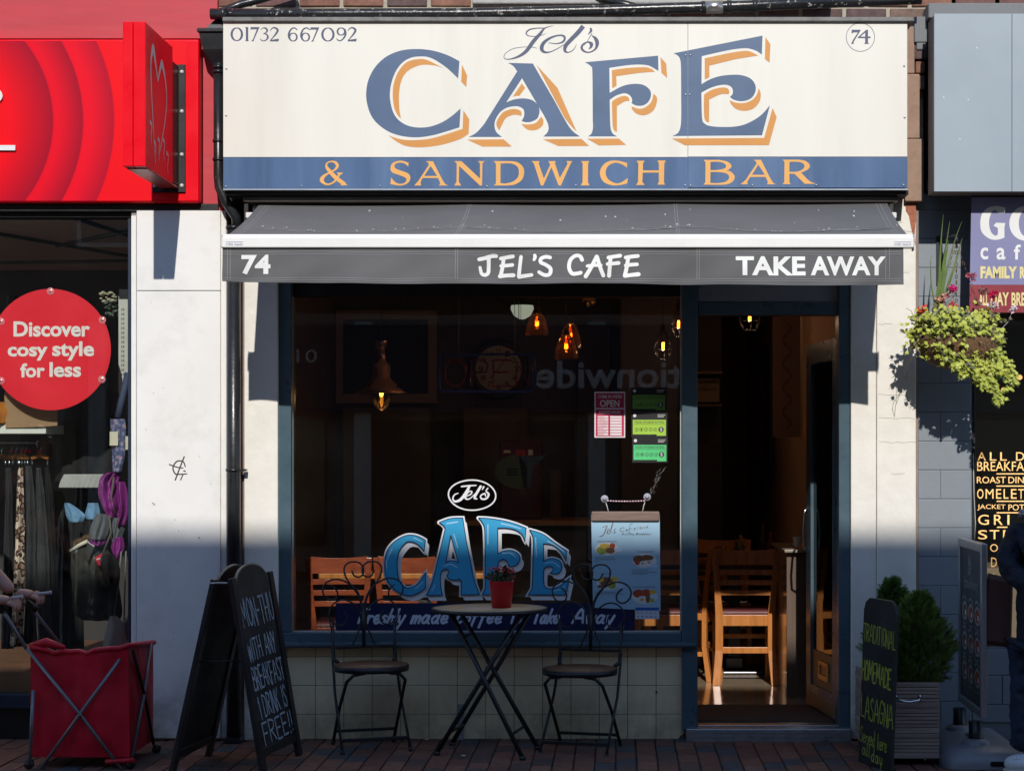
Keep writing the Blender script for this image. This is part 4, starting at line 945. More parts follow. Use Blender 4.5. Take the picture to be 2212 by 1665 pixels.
q = MB(); q.add([P(9, 850, .15), P(30, 822, .15), P(125, 822, .15), P(124, 919, .16), P(100, 921, .14), P(12, 924, .15), P(14, 850, .3), P(30, 822, .3), P(125, 822, .3), P(124, 919, .3), P(100, 921, .3), P(12, 924, .3)],
    [(0, 1, 2, 3, 4, 5), (6, 11, 10, 9, 8, 7), (0, 6, 7, 1), (1, 7, 8, 2), (2, 8, 9, 3), (3, 9, 10, 4), (4, 10, 11, 5), (5, 11, 6, 0)])
item(q, 'paper_bag', M('brown_canvas_bag', (.36, .22, .12), .8, var=.08, bump=.3), 'flat brown bag lying on the white shelf below the red disc', 'bag')
item(drape([(868, -30, 8), (890, -30, 14), (915, -30, 10)], .15, .01, 2, .08), 'orange_bag', M('orange_leather', (.55, .20, .03), .4), 'orange leather bag at the left end of the white shelf', 'bag')
rail = thing('clothes_rail', 'chrome clothes rail with red size rings holding the hangers', 'rail', P(40, 960, .4))
q = MB(); q.tube([P(-80, 957, .4), P(81, 957, .4)], .006, 10); q.tube([P(81, 951, .4), P(81, 966, .4)], .007, 8); q.build('bar', m_chrome, rail)
for x in (26, 48, 58, 66, 84):
    q = MB(); q.tube([P(x - 3, 974, .4), P(x + 3, 974, .4)], .009, 10); q.build('size_ring', M('red_plastic', (.7, .0, .03), .3), rail)
gi = [('skirt', m_leo, [(1008, 40, 50), (1030, 38, 50), (1100, 35, 52), (1200, 32, 53), (1300, 27, 52), (1396, 22, 48)], 'leopard print skirt hanging on the chrome rail', .34),
      ('trousers', m_chr, [(1006, 54, 68), (1040, 55, 72), (1100, 56, 76), (1200, 56, 78), (1300, 54, 78), (1390, 50, 80)], 'charcoal patterned trousers hanging right of the leopard print skirt', .38),
      ('trousers', M('black_trousers', (.03, .03, .033), .85, bump=.3), [(1010, 12, 24), (1060, 12, 26), (1150, 9, 28), (1300, 5, 30), (1400, 2, 30)], 'plain dark trousers hanging left of the leopard print skirt', .37),
      ('trousers', m_chr, [(1010, 78, 88), (1060, 77, 95), (1150, 77, 103), (1300, 80, 110), (1420, 84, 118)], 'wide black trousers with a swing tag, second from the right on the rail', .40),
      ('trousers', m_blk, [(1010, 98, 107), (1060, 98, 112), (1150, 104, 119), (1300, 108, 126), (1440, 112, 130)], 'black trousers at the right end of the clothes rail', .44)]
for nm, mt_, rows, lb, Y in gi:
    item(drape(rows, Y, .008, 2, .05, seed=len(rows)), nm, mt_, lb, nm, 'clothes on the rail')
for i, (x0, x1) in enumerate(((-6, 14), (18, 30), (26, 44), (38, 56), (46, 62), (68, 105))):
    h = thing('hanger', ['light wooden hanger cut by the left edge of the picture', 'narrow wooden hanger second from the left on the rail', 'wooden hanger above the leopard print skirt', 'wooden hanger right of the leopard print skirt', 'wooden hanger fifth along the rail', 'broad wooden hanger at the right end of the rail'][i], 'hanger', P((x0 + x1) / 2, 990, .4), group='wooden hangers on the rail')
    q = MB(); q.tube([P(x0, 990, .40 - i * .004), P((x0 + x1) / 2, 983, .40 - i * .004), P(x1, 990, .40 - i * .004)], .0125, 8); q.build('arm', m_wood, h)
    q = MB(); xm = (x0 + x1) / 2; q.tube([P(xm, 984, .4), P(xm, 972, .4), P(xm + 3, 966, .4), P(xm + 7, 970, .4)], .0025, 6); q.tube([P(x0 + 2, 993, .4), P(x0 + 2, 1008, .4)], .003, 6); q.tube([P(x1 - 2, 993, .4), P(x1 - 2, 1008, .4)], .003, 6); q.build('hook', m_chrome, h)
m_den = M('pale_denim', (.17, .34, .55), .8, var=.2, scale=30, bump=.3)
item(drape([(1086, 139, 150), (1092, 139, 160), (1110, 142, 182), (1120, 146, 182), (1127, 150, 178)], .42, .004, 3, .05), 'denim_shorts', m_den, 'folded pale blue denim shorts, left leg of the pair', 'shorts')
item(drape([(1086, 190, 212), (1100, 186, 215), (1112, 183, 215), (1121, 186, 212)], .44, .004, 2, .05), 'denim_shorts', m_den, 'pale blue denim shorts hanging beside the purple rucksack', 'shorts')
m_pur = M('purple_nylon', (.26, .03, .24), .45, var=.2, bump=.8, bscale=12)
item(drape([(1020, 231, 262), (1030, 218, 258), (1046, 213, 255), (1070, 214, 262), (1090, 219, 268), (1104, 226, 266), (1118, 236, 260)], .36, .032, 2.5, .10, seed=4), 'rucksack', m_pur, 'crumpled purple nylon rucksack beside the window edge', 'bag')
item(drape([(1110, 208, 236), (1130, 198, 238), (1150, 193, 234), (1165, 196, 226)], .32, .01, 3, .10, seed=5), 'grey_pouch', M('grey_felt', (.14, .15, .17), .9, var=.1), 'grey drawstring pouch hanging below the purple rucksack, left one', 'bag')
item(drape([(1118, 244, 268), (1140, 240, 268), (1165, 240, 262), (1174, 244, 256)], .33, .008, 3, .08, seed=6), 'grey_pouch', M('grey_felt', (.14, .15, .17), .9), 'grey drawstring pouch against the pilaster edge, right one', 'bag')
item(drape([(1160, 192, 232), (1172, 194, 228), (1178, 200, 222)], .34, .01, 4, .08, seed=7), 'purple_cuff', m_pur, 'purple cloth cuff under the left grey pouch', 'bag')
item(drape([(905, 238, 270), (925, 239, 272), (960, 242, 272), (990, 242, 268), (1020, 244, 262)], .34, .006, 2, .05, seed=8), 'floral_umbrella', m_flo, 'folded floral print umbrella hanging against the window edge', 'umbrella')
q = MB(); q.tube([P(277, 805, .33), P(262, 870, .33), P(255, 902, .33)], .02, 6); item(q, 'navy_strap', M('navy_strap', (.05, .07, .14), .7), 'navy strap with metal buckle above the floral umbrella', 'strap')
q = MB(); q.pbox(237, 932, 255, 962, .30, .302); item(q, 'price_tag', M('cream_card', (.7, .66, .52), .6), 'cream price tag hanging on the floral umbrella', 'tag')
q = MB(); q.pbox(271, 942, 277, 971, .30, .302); item(q, 'price_tag', M('cream_card', (.7, .66, .52), .6), 'cream price tag half hidden by the window edge', 'tag')
item(drape([(1040, 250, 270), (1070, 254, 276), (1110, 256, 276), (1135, 252, 270)], .31, .02, 1.5, .07, seed=41), 'rucksack', m_pur, 'second purple rucksack squeezed against the window edge behind the first', 'bag')
item(drape([(1160, 246, 266), (1180, 240, 268), (1200, 246, 262), (1212, 252, 258)], .30, .02, 2, .06, seed=42), 'purple_cuff', m_pur, 'purple cloth cuff under the right grey pouch', 'bag')
item(drape([(1196, 222, 246), (1215, 218, 256), (1250, 222, 258), (1270, 230, 250)], .26, .014, 2, .09, seed=43), 'black_pouch', m_blk, 'black cloth pouch hanging right of the red swing tag', 'bag')
for pts_, lb in (([(246, 1030, .30), (240, 1075, .28), (248, 1108, .29)], 'dark strap running down the front of the purple rucksack'), ([(236, 1112, .29), (240, 1150, .27), (222, 1196, .27)], 'olive strap hanging between the two grey pouches')):
    q = MB(); q.tube([P(*p_) for p_ in pts_], .006, 6); item(q, 'strap', M('olive_grey_strap', (.13, .12, .11), .8), lb, 'strap')
post = thing('slotted_post', 'white slotted metal display post inside the shop window', 'post', P(266, 840, .35))
q = MB(); q.pbox(256, 640, 276, 850, .36, .39); q.build('upright', M('white_metal_post', (.62, .62, .58), .4), post)
q = MB()
for i in range(17):
    for xx in (262.5, 266.5): q.pbox(xx, 666 + i * 10, xx + 1.6, 671.5 + i * 10, .3585, .362)
q.build('slots', m_dark, post, kind='stuff')
q = MB(); q.pbox(257, 625, 276, 645, .355, .39); q.build('black_cap', m_black, post)
fl = thing('artificial_flowers', 'bunch of white artificial flowers with grey green leaves inside the window', 'flowers', P(235, 680, .4))
q = MB(); rd = random.Random(5)
for i in range(26):
    a_ = rd.uniform(218, 250); b2 = rd.uniform(630, 652); q.ball(P(a_, b2, .4 + rd.uniform(-.03, .03)), .008 + rd.random() * .007, 4, 1, .8, .6)
q.build('blossoms', M('cream_petals', (.45, .42, .30), .8), fl, kind='stuff')
q = MB()
for i in range(60):
    c2 = P(rd.uniform(228, 256), rd.uniform(646, 682), .4 + rd.uniform(-.03, .03)); d1 = Vector((rd.uniform(-1, 1), rd.uniform(-1, 1), rd.uniform(-1, 1))).normalized() * .016; d2 = Vector((rd.uniform(-1, 1), rd.uniform(-1, 1), rd.uniform(-1, 1))).normalized() * .009
    q.add([c2 - d1, c2 - d2, c2 + d1, c2 + d2], [(0, 1, 2, 3)])
q.build('leaves', M('grey_green_leaf', (.12, .16, .12), .7), fl, kind='stuff')
# leather jacket with fur collar
jk = thing('leather_jacket', 'black leather jacket with cream trim and brown fur collar hanging in the window', 'jacket', P(205, 1335, .4))
drape([(1172, 178, 205), (1185, 158, 230), (1215, 153, 246), (1260, 155, 256), (1300, 156, 262), (1325, 160, 264), (1338, 175, 258)], .40, .016, 2.5, .16, nu=28, seed=12).build('body', m_lth, jk)
q = MB(); q.tube([P(153, 1190, .33), P(170, 1178, .31), P(190, 1168, .31)], .011, 8); q.build('cream_trim', M('cream_fleece', (.7, .66, .55), .9), jk)
q = MB(); q.prism([(188, 1168), (205, 1180), (198, 1196), (188, 1218), (186, 1190)], lambda x, y, d: P(x, y, .30 - d), 0, .01); q.build('lapel', m_lth, jk, bevel=.003)
q = MB()
for i in range(420):
    u = rd.random(); c2 = P(158 + 36 * u, 1178 - 18 * u + rd.uniform(-7, 3), .34 + rd.uniform(-.03, .03)); d1 = Vector((rd.uniform(-.7, .4), rd.uniform(-.6, .2), rd.uniform(.1, 1))).normalized() * rd.uniform(.012, .022)
    q.add([c2, c2 + Vector((.0012, 0, 0)), c2 + d1], [(0, 1, 2)])
q.build('fur_collar', M('brown_fur', (.25, .15, .09), .9), jk, kind='stuff')
q = MB(); c2 = P(230, 1225, .30); q.lathe([(.0001, -.004), (.006, -.003), (.007, 0)], P(229, 1310 - 67, .31), 10, 'y'); q.build('button', m_steel, jk)
q = MB(); q.prism([(204, 1204), (224, 1193), (232, 1210), (214, 1222)], lambda x, y, d: P(x, y, .27 - d), 0, .002); o = item(q, 'sale_tag', M('red_tag', (.65, .02, .05), .4), 'tilted red swing tag hanging over the black leather jacket', 'tag')
q = MB(); q.ribbon([(209, 1208, 2.2), (213, 1206, 2.2), (217, 1206, 2.2), (222, 1202, 2.2)], wall(.267)); q.build('tag_print', m_txtw, o)
tote = item(drape([(1330, 238, 252), (1350, 232, 268), (1390, 222, 274), (1430, 214, 278)], .28, .004, 1, .05, seed=2), 'tote_bag', M('white_tote', (.60, .60, .60), .7), 'pale tote bag hanging by long cords at the window edge', 'bag')
q = MB(); q.tube([P(262, 1190, .29), P(256, 1260, .28), P(246, 1335, .27)], .004, 6); q.tube([P(272, 1190, .29), P(270, 1260, .28), P(268, 1340, .27)], .004, 6); q.v = [v - tote.location for v in q.v]; o = q.build('cord', M('grey_cord', (.25, .25, .26), .9)); o.parent = tote
q = MB(); q.box(-3.0, -2.75, 1.6, 2.2, .215, .62); item(q, 'storage_box', M('cardboard', (.36, .18, .08), .8), 'brown cardboard box standing on the shop floor behind the clothes', 'box')
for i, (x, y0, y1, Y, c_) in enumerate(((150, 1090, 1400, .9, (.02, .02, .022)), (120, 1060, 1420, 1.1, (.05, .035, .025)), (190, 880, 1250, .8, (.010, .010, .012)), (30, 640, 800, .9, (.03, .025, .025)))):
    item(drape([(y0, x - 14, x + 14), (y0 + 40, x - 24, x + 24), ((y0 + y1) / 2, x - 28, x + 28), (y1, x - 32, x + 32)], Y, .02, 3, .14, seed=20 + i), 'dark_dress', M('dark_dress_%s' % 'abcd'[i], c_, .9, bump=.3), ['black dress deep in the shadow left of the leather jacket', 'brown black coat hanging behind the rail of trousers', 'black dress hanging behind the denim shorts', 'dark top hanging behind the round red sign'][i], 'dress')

# ---------------------------------------------------------------- RIGHT SHOP (grey)
m_gblk = M('blue_grey_masonry_paint', (.23, .26, .29), .5, var=.05, scale=5, bump=.2, bscale=40, rnd=.03)
rsh = thing('grey_cafe_building', 'blue grey painted block shopfront of the neighbouring cafe at the right', 'building', (2.3, 0, 0))
YB_ = -.03
q = MB(); q.pbox(1983, 418, 2099, 1600, -.026, .15); q.pbox(2099, 1398, 2700, 1600, .0, .15); bk = q.build('block_backing', M('blue_grey_joint', (.16, .19, .22), .7), rsh)
yl = [391] + [453.4 + 62.4 * i for i in range(18)] + [1597]
for i, (a_, b2) in enumerate(zip(yl[:-1], yl[1:])):
    parts = [(1983.5, 2098)] if i % 2 else [(1983.5, 2031.4), (2032.2, 2098)]
    for x0, x1 in parts:
        q = MB(); q.pbox(x0, max(a_, 420) + .7, x1, b2 - .7, YB_, -.012); q.build('block', m_gblk, bk, bevel=.0025)
for i, a_ in enumerate((1401, 1458, 1521)):
    for k_ in range(5):
        x0 = 2101 + k_ * 125 - (60 if i % 2 else 0); x1 = x0 + 123
        if x0 < 2101: x0 = 2101
        q = MB(); q.pbox(x0, a_ + .7, x1, (1458, 1521, 1560)[i] - .7, -.008, .01); q.build('block', m_gblk, bk, bevel=.0025)
MB().box(P(2003, 0, 0).x, 5.5, .0, .3, 2.9, 8).build('upper_wall', m_obr, rsh)
q = MB(); q.pbox(2003, 414, 2700, 432, -.02, .06); q.build('window_head', m_dark, rsh)
q = MB(); q.pbox(2098.5, 425, 2107, 1400, -.012, .1); q.build('window_frame', m_black, rsh, bevel=.003)
a = P(2107, 425, .05); b_ = P(2700, 1400, .05); q = MB(); q.box(a.x, b_.x, .05, .056, b_.z, a.z); q.build('window_pane', g_shop, rsh)
q = MB(); q.box(a.x - .1, 5.5, 2.6, 2.7, 0, 2.9); q.box(a.x - .15, a.x - .1, .15, 2.6, 0, 2.9); q.box(a.x - .1, 5.5, .1, 2.6, 2.85, 2.9); q.box(a.x - .1, 5.5, .1, 2.6, .05, .1); q.build('interior_shell', M('dark_cafe_interior', (.10, .085, .07), .8), rsh)
q = MB(); q.box(3.0 - .9, 4.0, 1.2, 1.8, .1, .85); q.build('counter', M('dull_counter', (.25, .17, .11), .6), rsh)
q = MB()
for x, y_ in ((2139, 812), (2178, 802), (2203, 815), (2168, 842), (2240, 806)): q.ball(P(x, y_, 1.5), .016, 6)
q.build('warm_glint', M('warm_glint_glow', (1, .7, .3), .4, emit=(1, .5, .15), estr=1.2), rsh)  # small glowing balls added to stand for warm glints behind the glass
gs = thing('grey_fascia_box', 'plain blue grey fascia box of the neighbouring shop at the top right', 'sign', P(2200, 414, -.3))
m_gf = M('blue_grey_fascia_panel', (.33, .39, .435), .35, var=.02, scale=3)
YGF = -.40
for x0, x1 in ((2018, 2185.6), (2186.4, 2700)):
    a = P(x0, 30, YGF); b_ = P(x1, 414, YGF); q = MB(); q.box(a.x, b_.x, YGF, YGF + .02, b_.z, a.z); q.build('panel', m_gf, gs, bevel=.0015, segs=1)
a = P(2018.6, 31, YGF); b_ = P(2700, 413, YGF); q = MB(); q.box(a.x, b_.x, YGF + .02, -.21, b_.z + .003, a.z - .002); q.build('box_return', M('taupe_box_side', (.20, .16, .14), .5), gs)
q = MB(); q.box(a.x + .02, b_.x, -.21, .0, b_.z + .05, a.z - .03); q.build('box_back', m_dark, gs)
q = MB()
for (x, y) in ((2110, 103), (2073, 300), (2091, 385 - 170), (2038, 210)): q.ribbon([(x, y, 2), (x + 1.5, y + 2, 1.5)], wall(YGF - .001))
q.build('bird_specks', m_txtw, gs)
q = MB(); a = P(2004, 9, -.14); b_ = P(2700, 29, -.14); q.box(a.x, b_.x, -.16, .0, b_.z - .03, a.z); q.build('lead_apron', MATS['grey_lead'], gs, bevel=.006)
q = MB(); q.pbox(2013, 7.5, 2700, 11, -.03, .0); q.build('mortar_fillet', MATS['lime_mortar'], rsh)
# banner
bn = thing('cafe_banner', 'lavender and maroon cafe banner with GO lettering hung under the right shop fascia', 'banner', P(2150, 675, -.02))
YBn = -.25; T4 = Z(3600, 700, 3.029); FBn = wall(YBn - .0008)
xl4 = lambda y: 130 - 25 * (y - 120) / 1310.
def bpoly(y0, y1, mat, nm):
    q = MB(); q.prism([T4(xl4(y0), y0), T4(2600, y0), T4(2600, y1), T4(xl4(y1), y1)], lambda x, y, d: P(x, y, YBn + d), 0, .002); q.build(nm, mat, bn)
bpoly(120, 1114, M('lavender_vinyl', (.24, .24, .42), .35, var=.04, scale=3), 'upper_sheet'); bpoly(1115, 1430, M('maroon_vinyl', (.28, .035, .05), .35), 'lower_sheet')
q = MB()
q.flat(outline("515,298 470,305~ 425,300 405,268~ 360,290~ 330,400~ 350,510~ 400,558~ 430,540 430,470 380,445 410,410 515,415 505,460 505,580 420,605~ 330,590~ 250,520~ 230,420~ 250,310~ 320,240~ 420,220~ 515,240", T4), FBn)
q.flat([T4(745 + 185 * math.cos(i * .2618 / 2), 418 + 197 * math.sin(i * .2618 / 2)) for i in range(48)], FBn, [[T4(750 + 82 * math.cos(i * .2618 / 2), 418 + 150 * math.sin(i * .2618 / 2)) for i in range(48)]])
def t4(s, x0, y0, x1, y1, bold=.02):
    a_ = T4(x0, y0); b2 = T4(x1, y1); put_text(q, s, a_[0], a_[1], b2[0], b2[1], FBn, bold=bold)
t4('c', 232, 692, 320, 828); t4('a', 415, 695, 516, 830); t4('f', 612, 658, 690, 830); t4('e', 810, 695, 900, 830)
q.build('white_lettering', m_txtw, bn)
q = MB(); t4('FAMILY', 232, 905, 648, 1043, .05); t4('RUN', 680, 908, 860, 1045, .05); t4('ALL', 215, 1200, 325, 1350, .03); t4('DAY', 350, 1200, 555, 1352, .03); t4('BREAKFAST', 585, 1200, 1080, 1355, .03)
q.build('yellow_lettering', M('pale_yellow_print', (.78, .68, .30), .5), bn)
# gold window menu lettering
gm = thing('gold_window_lettering', 'glowing gold menu words on the right shop window, ALL DAY BREAKFAST at top', 'lettering', P(2160, 1240, .04))
T3 = Z(3560, 1650, 2.775); FG = wall(.045)
rows_ = [[('A', 295, 380), ('L', 422, 490), ('L', 530, 598), ('D', 695, 780), 125, 212], [('BREAKFAST', 290, 905), 222, 320], [('ROAST', 287, 588), ('DINNERS', 615, 1010), 380, 448], [('O', 290, 355), ('M', 378, 460), ('E', 487, 540), ('L', 565, 615), ('E', 642, 700), ('T', 718, 775), 508, 608], [('JACKET', 292, 585), ('POTATOES', 615, 1050), 668, 730],
         [('G', 300, 412), ('R', 465, 555), ('I', 605, 625), 775, 880], [('S', 300, 395), ('T', 420, 520), ('E', 560, 640), 935, 1030], [('O', 425, 505), 1080, 1160], [('D', 435, 495), 1220, 1318], [('M', 415, 468), 1385, 1440]]
m_gold = M('lit_gold_letters', (.75, .5, .2), .4, var=.5, scale=120, emit=(1, .55, .18), estr=.55)  # letters treated as lit, their glow set in the material
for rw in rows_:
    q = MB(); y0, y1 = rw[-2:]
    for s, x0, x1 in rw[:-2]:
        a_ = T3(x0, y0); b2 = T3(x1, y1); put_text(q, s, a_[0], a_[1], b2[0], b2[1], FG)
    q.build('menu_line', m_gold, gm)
q = MB()
for x0, x1, y in ((495, 770, 350), (495, 900, 477), (497, 900, 635), (497, 900, 754), (500, 700, 905)):
    a_ = T3(x0, y); b2 = T3(x1, y); q.ribbon([(a_[0], a_[1], 2.4), (b2[0], b2[1], 2.4)], FG)
q.build('underlines', m_gold, gm, kind='stuff')
q = MB(); q.tube([P(2102, 1060 - 80, -.02), P(2104, 1070, -.02), P(2107, 1130, -.022), P(2105, 1165, -.02)], .003, 6); item(q, 'hanging_cable', M('pale_cable', (.4, .42, .38), .5), 'thin pale cable hanging down beside the gold lettering', 'cable')
# ---------------------------------------------------------------- WINDOW GRAPHICS ON THE CAFE GLASS (outer face)
YGg = .0295
FW = wall(YGg)
TA, TB = Z(1050, 1750, 2.3788), Z(1750, 1750, 2.3788); RA, RB = ZR(1050, 1750, 2.3788), ZR(1750, 1750, 2.3788)
m_wv = M('white_vinyl', (.80, .81, .84), .35, var=.02)
m_nv = M('navy_vinyl', (.008, .014, .07), .35)
m_bv = M('sky_blue_vinyl', (.04, .36, .64), .35, var=.03)
m_hl = M('light_blue_vinyl', (.45, .68, .85), .35)
wl_ = thing('window_cafe_lettering', 'arched sky blue CAFE lettering with white drop shade painted on the cafe window', 'lettering', P(1035, 1300, .03))
WL = [(TA, "1297,652 1285,755 1240,700~ 1190,670~ 1130,670~ 1075,730~ 1050,800~ 1045,900~ 1060,1000~ 1100,1060~ 1150,1078~ 1220,1050~ 1260,1000~ 1302,940 1298,1078 1240,1120~ 1160,1148~ 1060,1120~ 980,1050~ 940,960~ 935,850~ 960,740~ 1030,660~ 1130,610~ 1220,615~", [], [[(1195, 632, 8), (1265, 665, 8)], [(1000, 730, 8), (950, 840, 10), (955, 900, 8)], [(1210, 1085, 10), (1275, 1025, 8)]]),
      (TA, "1420,495 1520,460~ 1630,455 1660,650 1700,850 1730,1000~ 1780,1138 1615,1142 1618,1020 1600,1000 1560,1010~ 1510,1000~ 1485,970 1505,945~ 1500,920~ 1470,910~ 1440,940~ 1430,1000~ 1435,1080~ 1450,1145 1305,1145 1350,1050~ 1380,950 1475,545 1450,515", ["1523,610 1480,850 1530,835~ 1590,850"], [[(1490, 505, 10), (1585, 490, 10)], [(1552, 602, 8), (1585, 720, 8)], [(1465, 885, 8), (1520, 868, 8), (1580, 895, 8)], [(1355, 1105, 8), (1385, 1050, 8)]]),
      (TB, "105,455 200,460~ 330,480~ 440,510~ 530,545 520,665 490,600~ 430,560~ 350,545~ 278,545 278,775 330,750~ 400,745~ 460,775~ 475,820~ 450,870~ 400,890~ 375,885 365,850~ 330,825~ 285,850~ 275,950 280,1060 300,1140 140,1140 165,1080 165,800 160,560~ 135,490~", [], [[(308, 505, 9), (400, 525, 9), (485, 552, 8)], [(190, 515, 9), (190, 690, 8)], [(320, 770, 8), (390, 768, 8), (437, 805, 8)]]),
      (TB, "560,560 680,600~ 790,680~ 895,750 885,840 850,770~ 790,710~ 740,690~ 685,685 685,840 760,815~ 830,840~ 850,890~ 830,940~ 790,955~ 745,945 770,920~ 760,890~ 720,890~ 690,915~ 685,1000~ 700,1070~ 760,1085~ 830,1060~ 920,985 885,1140 550,1140 585,1080 590,900 595,700 590,620~", [], [[(722, 660, 9), (800, 705, 9), (870, 758, 8)], [(615, 630, 8), (622, 800, 8)], [(700, 858, 8), (770, 850, 8), (825, 890, 8)], [(770, 1105, 8), (840, 1090, 8), (875, 1060, 8)]])]
qw = MB()
for tr, bl, holes, hls in WL:
    for src in [bl] + holes:
        o_ = outline(src, tr, 4); o_.append(o_[0])
        qw.e += 1
        for i in range(len(o_) - 1):
            a_, b2 = o_[i], o_[i + 1]; dxy = (8.5, 11.5)
            qw.e += .25; d = qw.e * 4e-5
            qw.add([FW(a_[0], a_[1], d), FW(b2[0], b2[1], d), FW(b2[0] + dxy[0], b2[1] + dxy[1], d), FW(a_[0] + dxy[0], a_[1] + dxy[1], d)], [(0, 1, 2, 3)])
        qw.ribbon([(p[0], p[1], 8.5) for p in o_], FW, smooth=False, caps=True)
qw.build('white_drop_shade', m_wv, wl_)
FW2 = wall(YGg - .0125)
for tr, bl, holes, hls in WL:
    q = MB(); q.flat(outline(bl, tr), FW2, [outline(h, tr) for h in holes]); lt = q.build('letter', m_bv, wl_)
    q = MB(); q.e = 4
    for src in [bl] + holes: o_ = outline(src, tr); o_.append(o_[0]); q.ribbon([(p[0], p[1], 1.9) for p in o_], FW2, smooth=False, caps=False)
    q.build('outline', m_nv, lt)
    for h in hls: q = MB(); q.e = 9; q.ribbon([(tr(p[0], p[1])[0], tr(p[0], p[1])[1], p[2] / 4.13) for p in h], FW2); q.build('highlight', m_hl, lt)
bn2 = thing('window_strapline', 'navy strip on the window reading Freshly made coffee To Take Away', 'lettering', P(1048, 1361, .03))
q = MB(); q.prism([(725, 1302), (1371, 1302), (1371, 1361), (725, 1361)], lambda x, y, d: P(x, y, YGg - .0146 - d), 0, .0012); q.build('strip', m_nv, bn2)
FW3 = wall(YGg - .0165)
for s, x0, x1, y in (('Freshly', 776, 878, 1345), ('made', 890, 972, 1345), ('coffee', 986, 1088, 1345), ('To', 1100, 1130, 1345), ('Take', 1150, 1212, 1345), ('Away', 1238, 1330, 1345)):
    q = MB(); brush(q, s, x0 - 2, y, x1 - 8, 30, FW3, 5.2, slant=.33, gap=.16, jit=.015); q.build('word', M('pale_blue_white_vinyl', (.62, .66, .78), .4), bn2)
ov = thing('window_oval_logo', 'white oval outline with script name above the blue window lettering', 'lettering', P(1020, 1102, .03))
q = MB(); q.ribbon([(1019.8 + 51 * math.cos(R(i * 6)) * (1 + .03 * math.sin(R(i * 12))), 1069 + 32.5 * math.sin(R(i * 6)), 3) for i in range(61)], FW, smooth=False, caps=False); q.build('oval_ring', m_wv, ov)
q = MB()
for st in ([(1620, 175, 14), (1690, 168, 14), (1750, 165, 10)], [(1690, 172, 20), (1660, 230, 26), (1610, 292, 24), (1560, 308, 18), (1542, 282, 13), (1558, 248, 12), (1590, 235, 8)], [(1660, 262, 8), (1700, 245, 12), (1712, 222, 12), (1690, 218, 12), (1660, 245, 20), (1655, 280, 18), (1690, 285, 10), (1740, 240, 8)],
           [(1790, 175, 22), (1760, 225, 22), (1735, 275, 20), (1757, 285, 10)], [(1817, 178, 16), (1805, 203, 8)], [(1855, 190, 10), (1838, 215, 12), (1862, 245, 18), (1840, 282, 16), (1800, 285, 16), (1790, 258, 12), (1825, 238, 14), (1835, 262, 10)]):
    q.ribbon(RA(st), FW)
q.build('script_name', m_wv, ov)
# stickers
def sheet(root, name, x0, y0, x1, y1, mat, d=0.): 
    q = MB(); q.prism([(x0, y0), (x1, y0), (x1, y1), (x0, y1)], lambda x, y, dd: P(x, y, YGg - d - dd), 0, .0008); return q.build(name, mat, root)
st1 = thing('opening_hours_sticker', 'magenta OPEN business hours sticker with white table on the cafe window', 'sticker', P(1317, 945, .03))
m_mag = M('magenta_vinyl', (.52, .015, .08), .4); m_pw = M('pinkish_white_vinyl', (.78, .70, .74), .4)
sheet(st1, 'border', 1284, 846, 1350.5, 945, m_pw); sheet(st1, 'upper_field', 1287, 849, 1348, 881, m_mag, .001); sheet(st1, 'lower_field', 1287, 884, 1348, 942, m_mag, .001)
F4 = wall(YGg - .0021)
for i in range(7): sheet(st1, 'hours_row', 1291, 898 + i * 6.2, 1314, 903 + i * 6.2, m_pw, .002); sheet(st1, 'hours_row', 1318, 898 + i * 6.2, 1343, 903 + i * 6.2, m_pw, .002)
q = MB(); put_text(q, "COME IN WE'RE", 1292, 853, 1343, 860, F4, .01); put_text(q, 'OPEN', 1296, 864, 1338, 878.5, F4, .02); put_text(q, 'BUSINESS HOURS', 1294, 887.5, 1340, 894, F4, .01); q.build('lettering', m_txtw, st1)
F5 = wall(YGg - .0032); q = MB()
for i, s in enumerate(('MONDAY', 'TUESDAY', 'WEDNESDAY', 'THURSDAY', 'FRIDAY', 'SATURDAY', 'SUNDAY')): put_text(q, s, 1292, 899 + i * 6.2, 1292 + len(s) * 2.3, 902.4 + i * 6.2, F5)
q.build('day_names', m_mag, st1)
m_g1 = M('lime_green_print', (.38, .62, .06), .4); m_g2 = M('mint_green_print', (.10, .62, .22), .4); m_g0 = M('leaf_green_print', (.16, .36, .05), .4)
